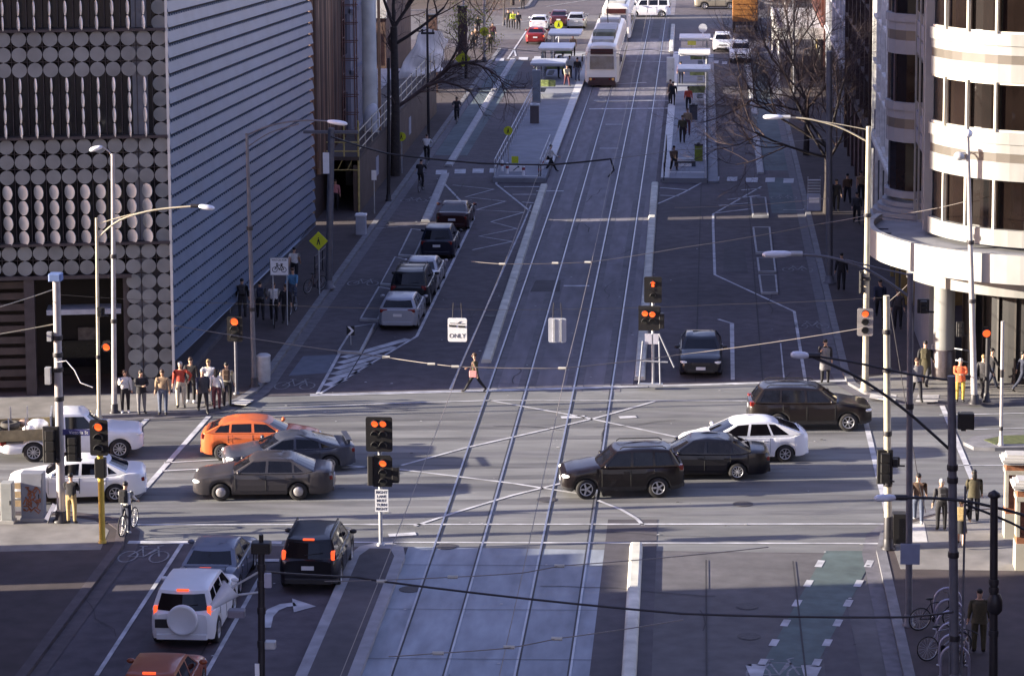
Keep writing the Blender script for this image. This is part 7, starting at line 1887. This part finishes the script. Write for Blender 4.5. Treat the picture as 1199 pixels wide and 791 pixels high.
# ---------------------------------------------------------------- trees
bark = mat('dark_bark', (.035, .027, .025), .9, var=.3, scale=6, bump=.4, bscale=12); twig_m = mat('grey_brown_twigs', (.075, .05, .047), .9, var=.3, scale=4)
def tree(label, base, h, spread, seed, lean=(0, 0), z=.126, ntw=5, leaves=None, dirs=None, trunk_r=.17, name='bare_tree', fork=.33, limbs=()):
    rg = random.Random(seed); t = thing(name, (base[0], base[1], z), label, 'tree'); tb = MB(); cb = MB(); lf = MB()
    fh = h*fork; top = Vector((lean[0]*fh, lean[1]*fh, fh))
    tb.tube([(0, 0, 0), (lean[0]*fh*.4+.05, lean[1]*fh*.4, fh*.5), tuple(top)], [trunk_r*1.25, trunk_r, trunk_r*.85], 9)
    def grow(p, d, L_, r, dep):
        n = 4; pts = [p]; q = Vector(p); dd = Vector(d)
        for k in range(n):
            dd = (dd+Vector((rg.gauss(0, .13), rg.gauss(0, .13), rg.gauss(.05 if dep < 3 else 0, .1)))).normalized(); q = q+dd*L_/n; pts.append(q.copy())
        rs = [r*(1-.45*k/n) for k in range(n+1)]
        (tb if dep == 0 else cb).tube(pts, rs, 6 if dep < 2 else (4 if dep < 3 else 3), caps=False)
        if dep >= 4:
            if leaves and rg.random() < .12:
                for k in range(3):
                    c = pts[-1]+Vector((rg.gauss(0, .12), rg.gauss(0, .12), rg.gauss(0, .12))); u = Vector((rg.gauss(0, 1), rg.gauss(0, 1), rg.gauss(0, 1))).normalized()*.09; w = u.orthogonal().normalized()*.06
                    lf.add([c-u, c+w, c+u, c-w], [(0, 1, 2, 3)])
            return
        kids = ntw if dep > 0 else ntw+1
        for k in range(kids):
            u = rg.uniform(.3, 1.0) if k else 1.0; i = min(n-1, int(u*n)); b_ = pts[i].lerp(pts[i+1], u*n-i) if i < n else pts[-1]
            ax = dd.orthogonal().normalized(); ax.rotate(Matrix.Rotation(rg.uniform(0, 2*math.pi), 3, dd)); nd = dd.copy(); nd.rotate(Matrix.Rotation(R(rg.uniform(22, 62)), 3, ax))
            grow(b_, nd, L_*rg.uniform(.5, .72), r*.5*rg.uniform(.75, 1.05), dep+1)
    for i in range(len(dirs) if dirs else 5):
        if dirs: d = Vector(dirs[i][:3]); k = dirs[i][3]
        else: a = 2*math.pi*i/5+rg.uniform(-.4, .4); d = Vector((math.cos(a)*spread, math.sin(a)*spread, 1)); k = 1
        st = top if i < 3 else top*rg.uniform(.7, 1)
        grow(st, d.normalized(), h*.36*k, trunk_r*.46, 0)
    for lp in limbs:
        q = [Vector(p)-Vector((base[0], base[1], z)) for p in lp]; k = len(q)
        cb.tube(q, [trunk_r*.5*(1-.75*i/(k-1)) for i in range(k)], 7, caps=False)
        for i in range(1, k):
            for s_ in range(3):
                d = (q[i]-q[i-1]).normalized(); d = (d+Vector((rg.gauss(0, .5), rg.gauss(0, .5), rg.gauss(-.05, .5)))).normalized(); grow(q[i-1].lerp(q[i], rg.random()), d, 1.7, trunk_r*.16, 2)
    tb.build('trunk', bark, t); cb.build('crown', twig_m, t)
    if leaves: lf.build('leaves', leaves, t)
    return t
tree('bare spreading tree at the right kerb by the newspaper stand', G(968, 252), 11.0, .9, 11, dirs=[(-1.3, .1, .75, 1.25), (-.9, .3, 1.3, 1.1), (.3, 0, 1.5, 1), (-1.5, -.2, .35, 1.1), (-.5, -.5, 1.0, 1), (.6, .3, 1, .8)], trunk_r=.19, ntw=6)
tree('second bare tree farther along the right kerb', (6.6, 172), 10.5, .9, 23, dirs=[(-1.1, .1, .8, 1.2), (-.6, .4, 1.3, 1.1), (.4, 0, 1.4, 1), (-1.3, -.2, .4, 1), (.7, .2, .8, .8)], trunk_r=.17, ntw=6)
tree('third bare tree near the far right crossing', (6.8, 205), 10, .8, 31, trunk_r=.17, ntw=4)
gy_ = G(463, 208)
tree('bare tree with one long low limb arching over the left bicycle lane', gy_, 15, .8, 47, dirs=[(.7, .1, .9, .8), (.25, .3, 1.5, 1), (-.3, .1, 1.5, .8), (.9, 0, .6, .7)], trunk_r=.25, ntw=4, fork=.6, limbs=[[at_depth(x, y, gy_[1]+d) for x, y, d in ((462, 127, 0), (480, 115, .3), (497, 102, .5), (514, 89, .7), (525, 76, 1.0), (534, 60, 1.2), (540, 42, 1.4))], [at_depth(x, y, gy_[1]+d) for x, y, d in ((512, 91, .6), (527, 78, .3), (543, 73, 0), (560, 76, -.3), (575, 83, -.5), (590, 96, -.8))], [at_depth(x, y, gy_[1]+d) for x, y, d in ((500, 100, .5), (517, 95, .8), (535, 100, 1.2), (552, 108, 1.5))], [at_depth(x, y, gy_[1]+d) for x, y, d in ((463, 70, 0), (455, 45, .2), (470, 20, .4), (485, -10, .6))]])
yl = mat('yellow_green_leaves', (.22, .22, .04), .8, var=.35, scale=3)
tree('far left street tree with bare upper branches', (-18.9, 236), 9, .8, 53, trunk_r=.16, ntw=5)
tree('slim far left tree with yellow green leaves behind the tarpaulin', (-18.6, 214), 6.0, .7, 61, leaves=yl, trunk_r=.1, ntw=4)
tree('bare tree at the far side of the second crossing on the left', (-19.5, 280.5), 9, .9, 71, leaves=yl, trunk_r=.18, ntw=5)
tree('bare tree before the far white building on the right', (8.4, 281), 9, .8, 83, trunk_r=.16, ntw=5)
# brick gate piers by the tarpaulin
pm = mat('dark_brown_brick', (.09, .05, .042), .85, var=.3, scale=5)
for px, py, tp_y, lab in ((513, 108, 18, 'dark brown brick pier with a black cap beside the tarpaulin'), (548, 78, 8, 'second dark brown brick pier behind the far white post')):
    gx, gy = G(px-6, py, .126); x, _, z = at_depth(px, tp_y, gy); t = thing('brick_pier', (gx, gy, .126), lab, 'pier'); mb = MB(); mb.box(0, 0, (z-.2)/2, .72, .72, z-.2); mb.build('shaft', pm, t); mb = MB(); mb.box(0, 0, z-.12, .84, .84, .14); mb.build('cap', black_plastic, t)

# ---------------------------------------------------------------- every separate window, post or band becomes a part of its own
SPLIT = {'band', 'collar', 'ledger', 'door_seam', 'crank', 'window', 'side_window', 'side_mullion', 'mullion', 'taupe_band', 'stone_band', 'curved_window', 'spandrel_panel', 'post', 'upright', 'tray_post', 'junction_box', 'lens', 'foot_plate', 'notice_board', 'small_plate', 'roof_unit', 'shopfront_mullion', 'wing_mirror', 'number_plate', 'bumper', 'sill', 'side_signal', 'backing_strip', 'hanger', 'crossbar', 'roof_seam', 'handrail', 'back_rail', 'notice', 'leg', 'shelf', 'side_stripe', 'grille', 'plinth', 'visor', 'loose_wrapping', 'conduit', 'side_bay'}
def split_parts(o):
    me = o.data; n = len(me.vertices); par = list(range(n))
    def find(a):
        while par[a] != a: par[a] = par[par[a]]; a = par[a]
        return a
    for p in me.polygons:
        v = p.vertices; r0 = find(v[0])
        for i in v[1:]: par[find(i)] = r0
    # pieces that touch each other (same coordinates) belong together
    seen = {}
    for v in me.vertices:
        k = (round(v.co.x, 4), round(v.co.y, 4), round(v.co.z, 4))
        if k in seen: par[find(v.index)] = find(seen[k])
        else: seen[k] = v.index
    groups = {}
    for p in me.polygons: groups.setdefault(find(p.vertices[0]), []).append(p)
    if not 2 <= len(groups) <= 90: return
    mats_ = list(me.materials); first = True
    for g in groups.values():
        idx = {}; vs = []; fs = []; ms = []; sm = []
        for p in g:
            f = []
            for i in p.vertices:
                if i not in idx: idx[i] = len(vs); vs.append(tuple(me.vertices[i].co))
                f.append(idx[i])
            fs.append(f); ms.append(p.material_index); sm.append(p.use_smooth)
        nm = bpy.data.meshes.new(o.name.split('.')[0]); nm.from_pydata(vs, [], fs)
        for m_ in mats_: nm.materials.append(m_)
        nm.polygons.foreach_set('material_index', ms); nm.polygons.foreach_set('use_smooth', sm); nm.update()
        if first: first = False; keep = nm
        else:
            c = bpy.data.objects.new(o.name.split('.')[0], nm); COL.objects.link(c); c.parent = o.parent; c.location = o.location; c.rotation_euler = o.rotation_euler
    o.data = keep
for o in list(scene.objects):
    if o.type == 'MESH' and o.parent and o.name.split('.')[0] in SPLIT: split_parts(o)

# ================================================================= LIGHT
w = bpy.data.worlds.new('World'); scene.world = w; w.use_nodes = True; nt = w.node_tree
sky = nt.nodes.new('ShaderNodeTexSky'); sky.sky_type = 'NISHITA'; sky.sun_disc = False
sun_dir = Vector((-1, -SUN_SLOPE, 0)).normalized()*math.cos(R(SUN_EL)); sun_dir.z = math.sin(R(SUN_EL))
sky.sun_elevation = R(SUN_EL); sky.sun_rotation = math.atan2(sun_dir.x, sun_dir.y); sky.air_density = 1.0; sky.dust_density = .8; sky.ozone_density = 1.5
bgn = nt.nodes['Background']; tn = nt.nodes.new('ShaderNodeVectorMath'); tn.operation = 'MULTIPLY'; tn.inputs[1].default_value = (1.3, .98, 1.2); nt.links.new(sky.outputs['Color'], tn.inputs[0]); nt.links.new(tn.outputs['Vector'], bgn.inputs['Color']); bgn.inputs['Strength'].default_value = .098
sl_ = bpy.data.lights.new('sun', 'SUN'); sl_.energy = 5.0; sl_.angle = R(.5); sl_.color = (1, .89, .73); so = bpy.data.objects.new('sun', sl_); COL.objects.link(so)
so.rotation_euler = sun_dir.to_track_quat('Z', 'Y').to_euler(); so.location = (-60, 60, 60)
scene.view_settings.view_transform = 'Standard'; scene.view_settings.look = 'None'; scene.view_settings.exposure = EXPOSURE; scene.view_settings.gamma = 1
scene.cycles.use_denoising = True; scene.cycles.max_bounces = 6; scene.cycles.glossy_bounces = 3; scene.cycles.transparent_max_bounces = 6
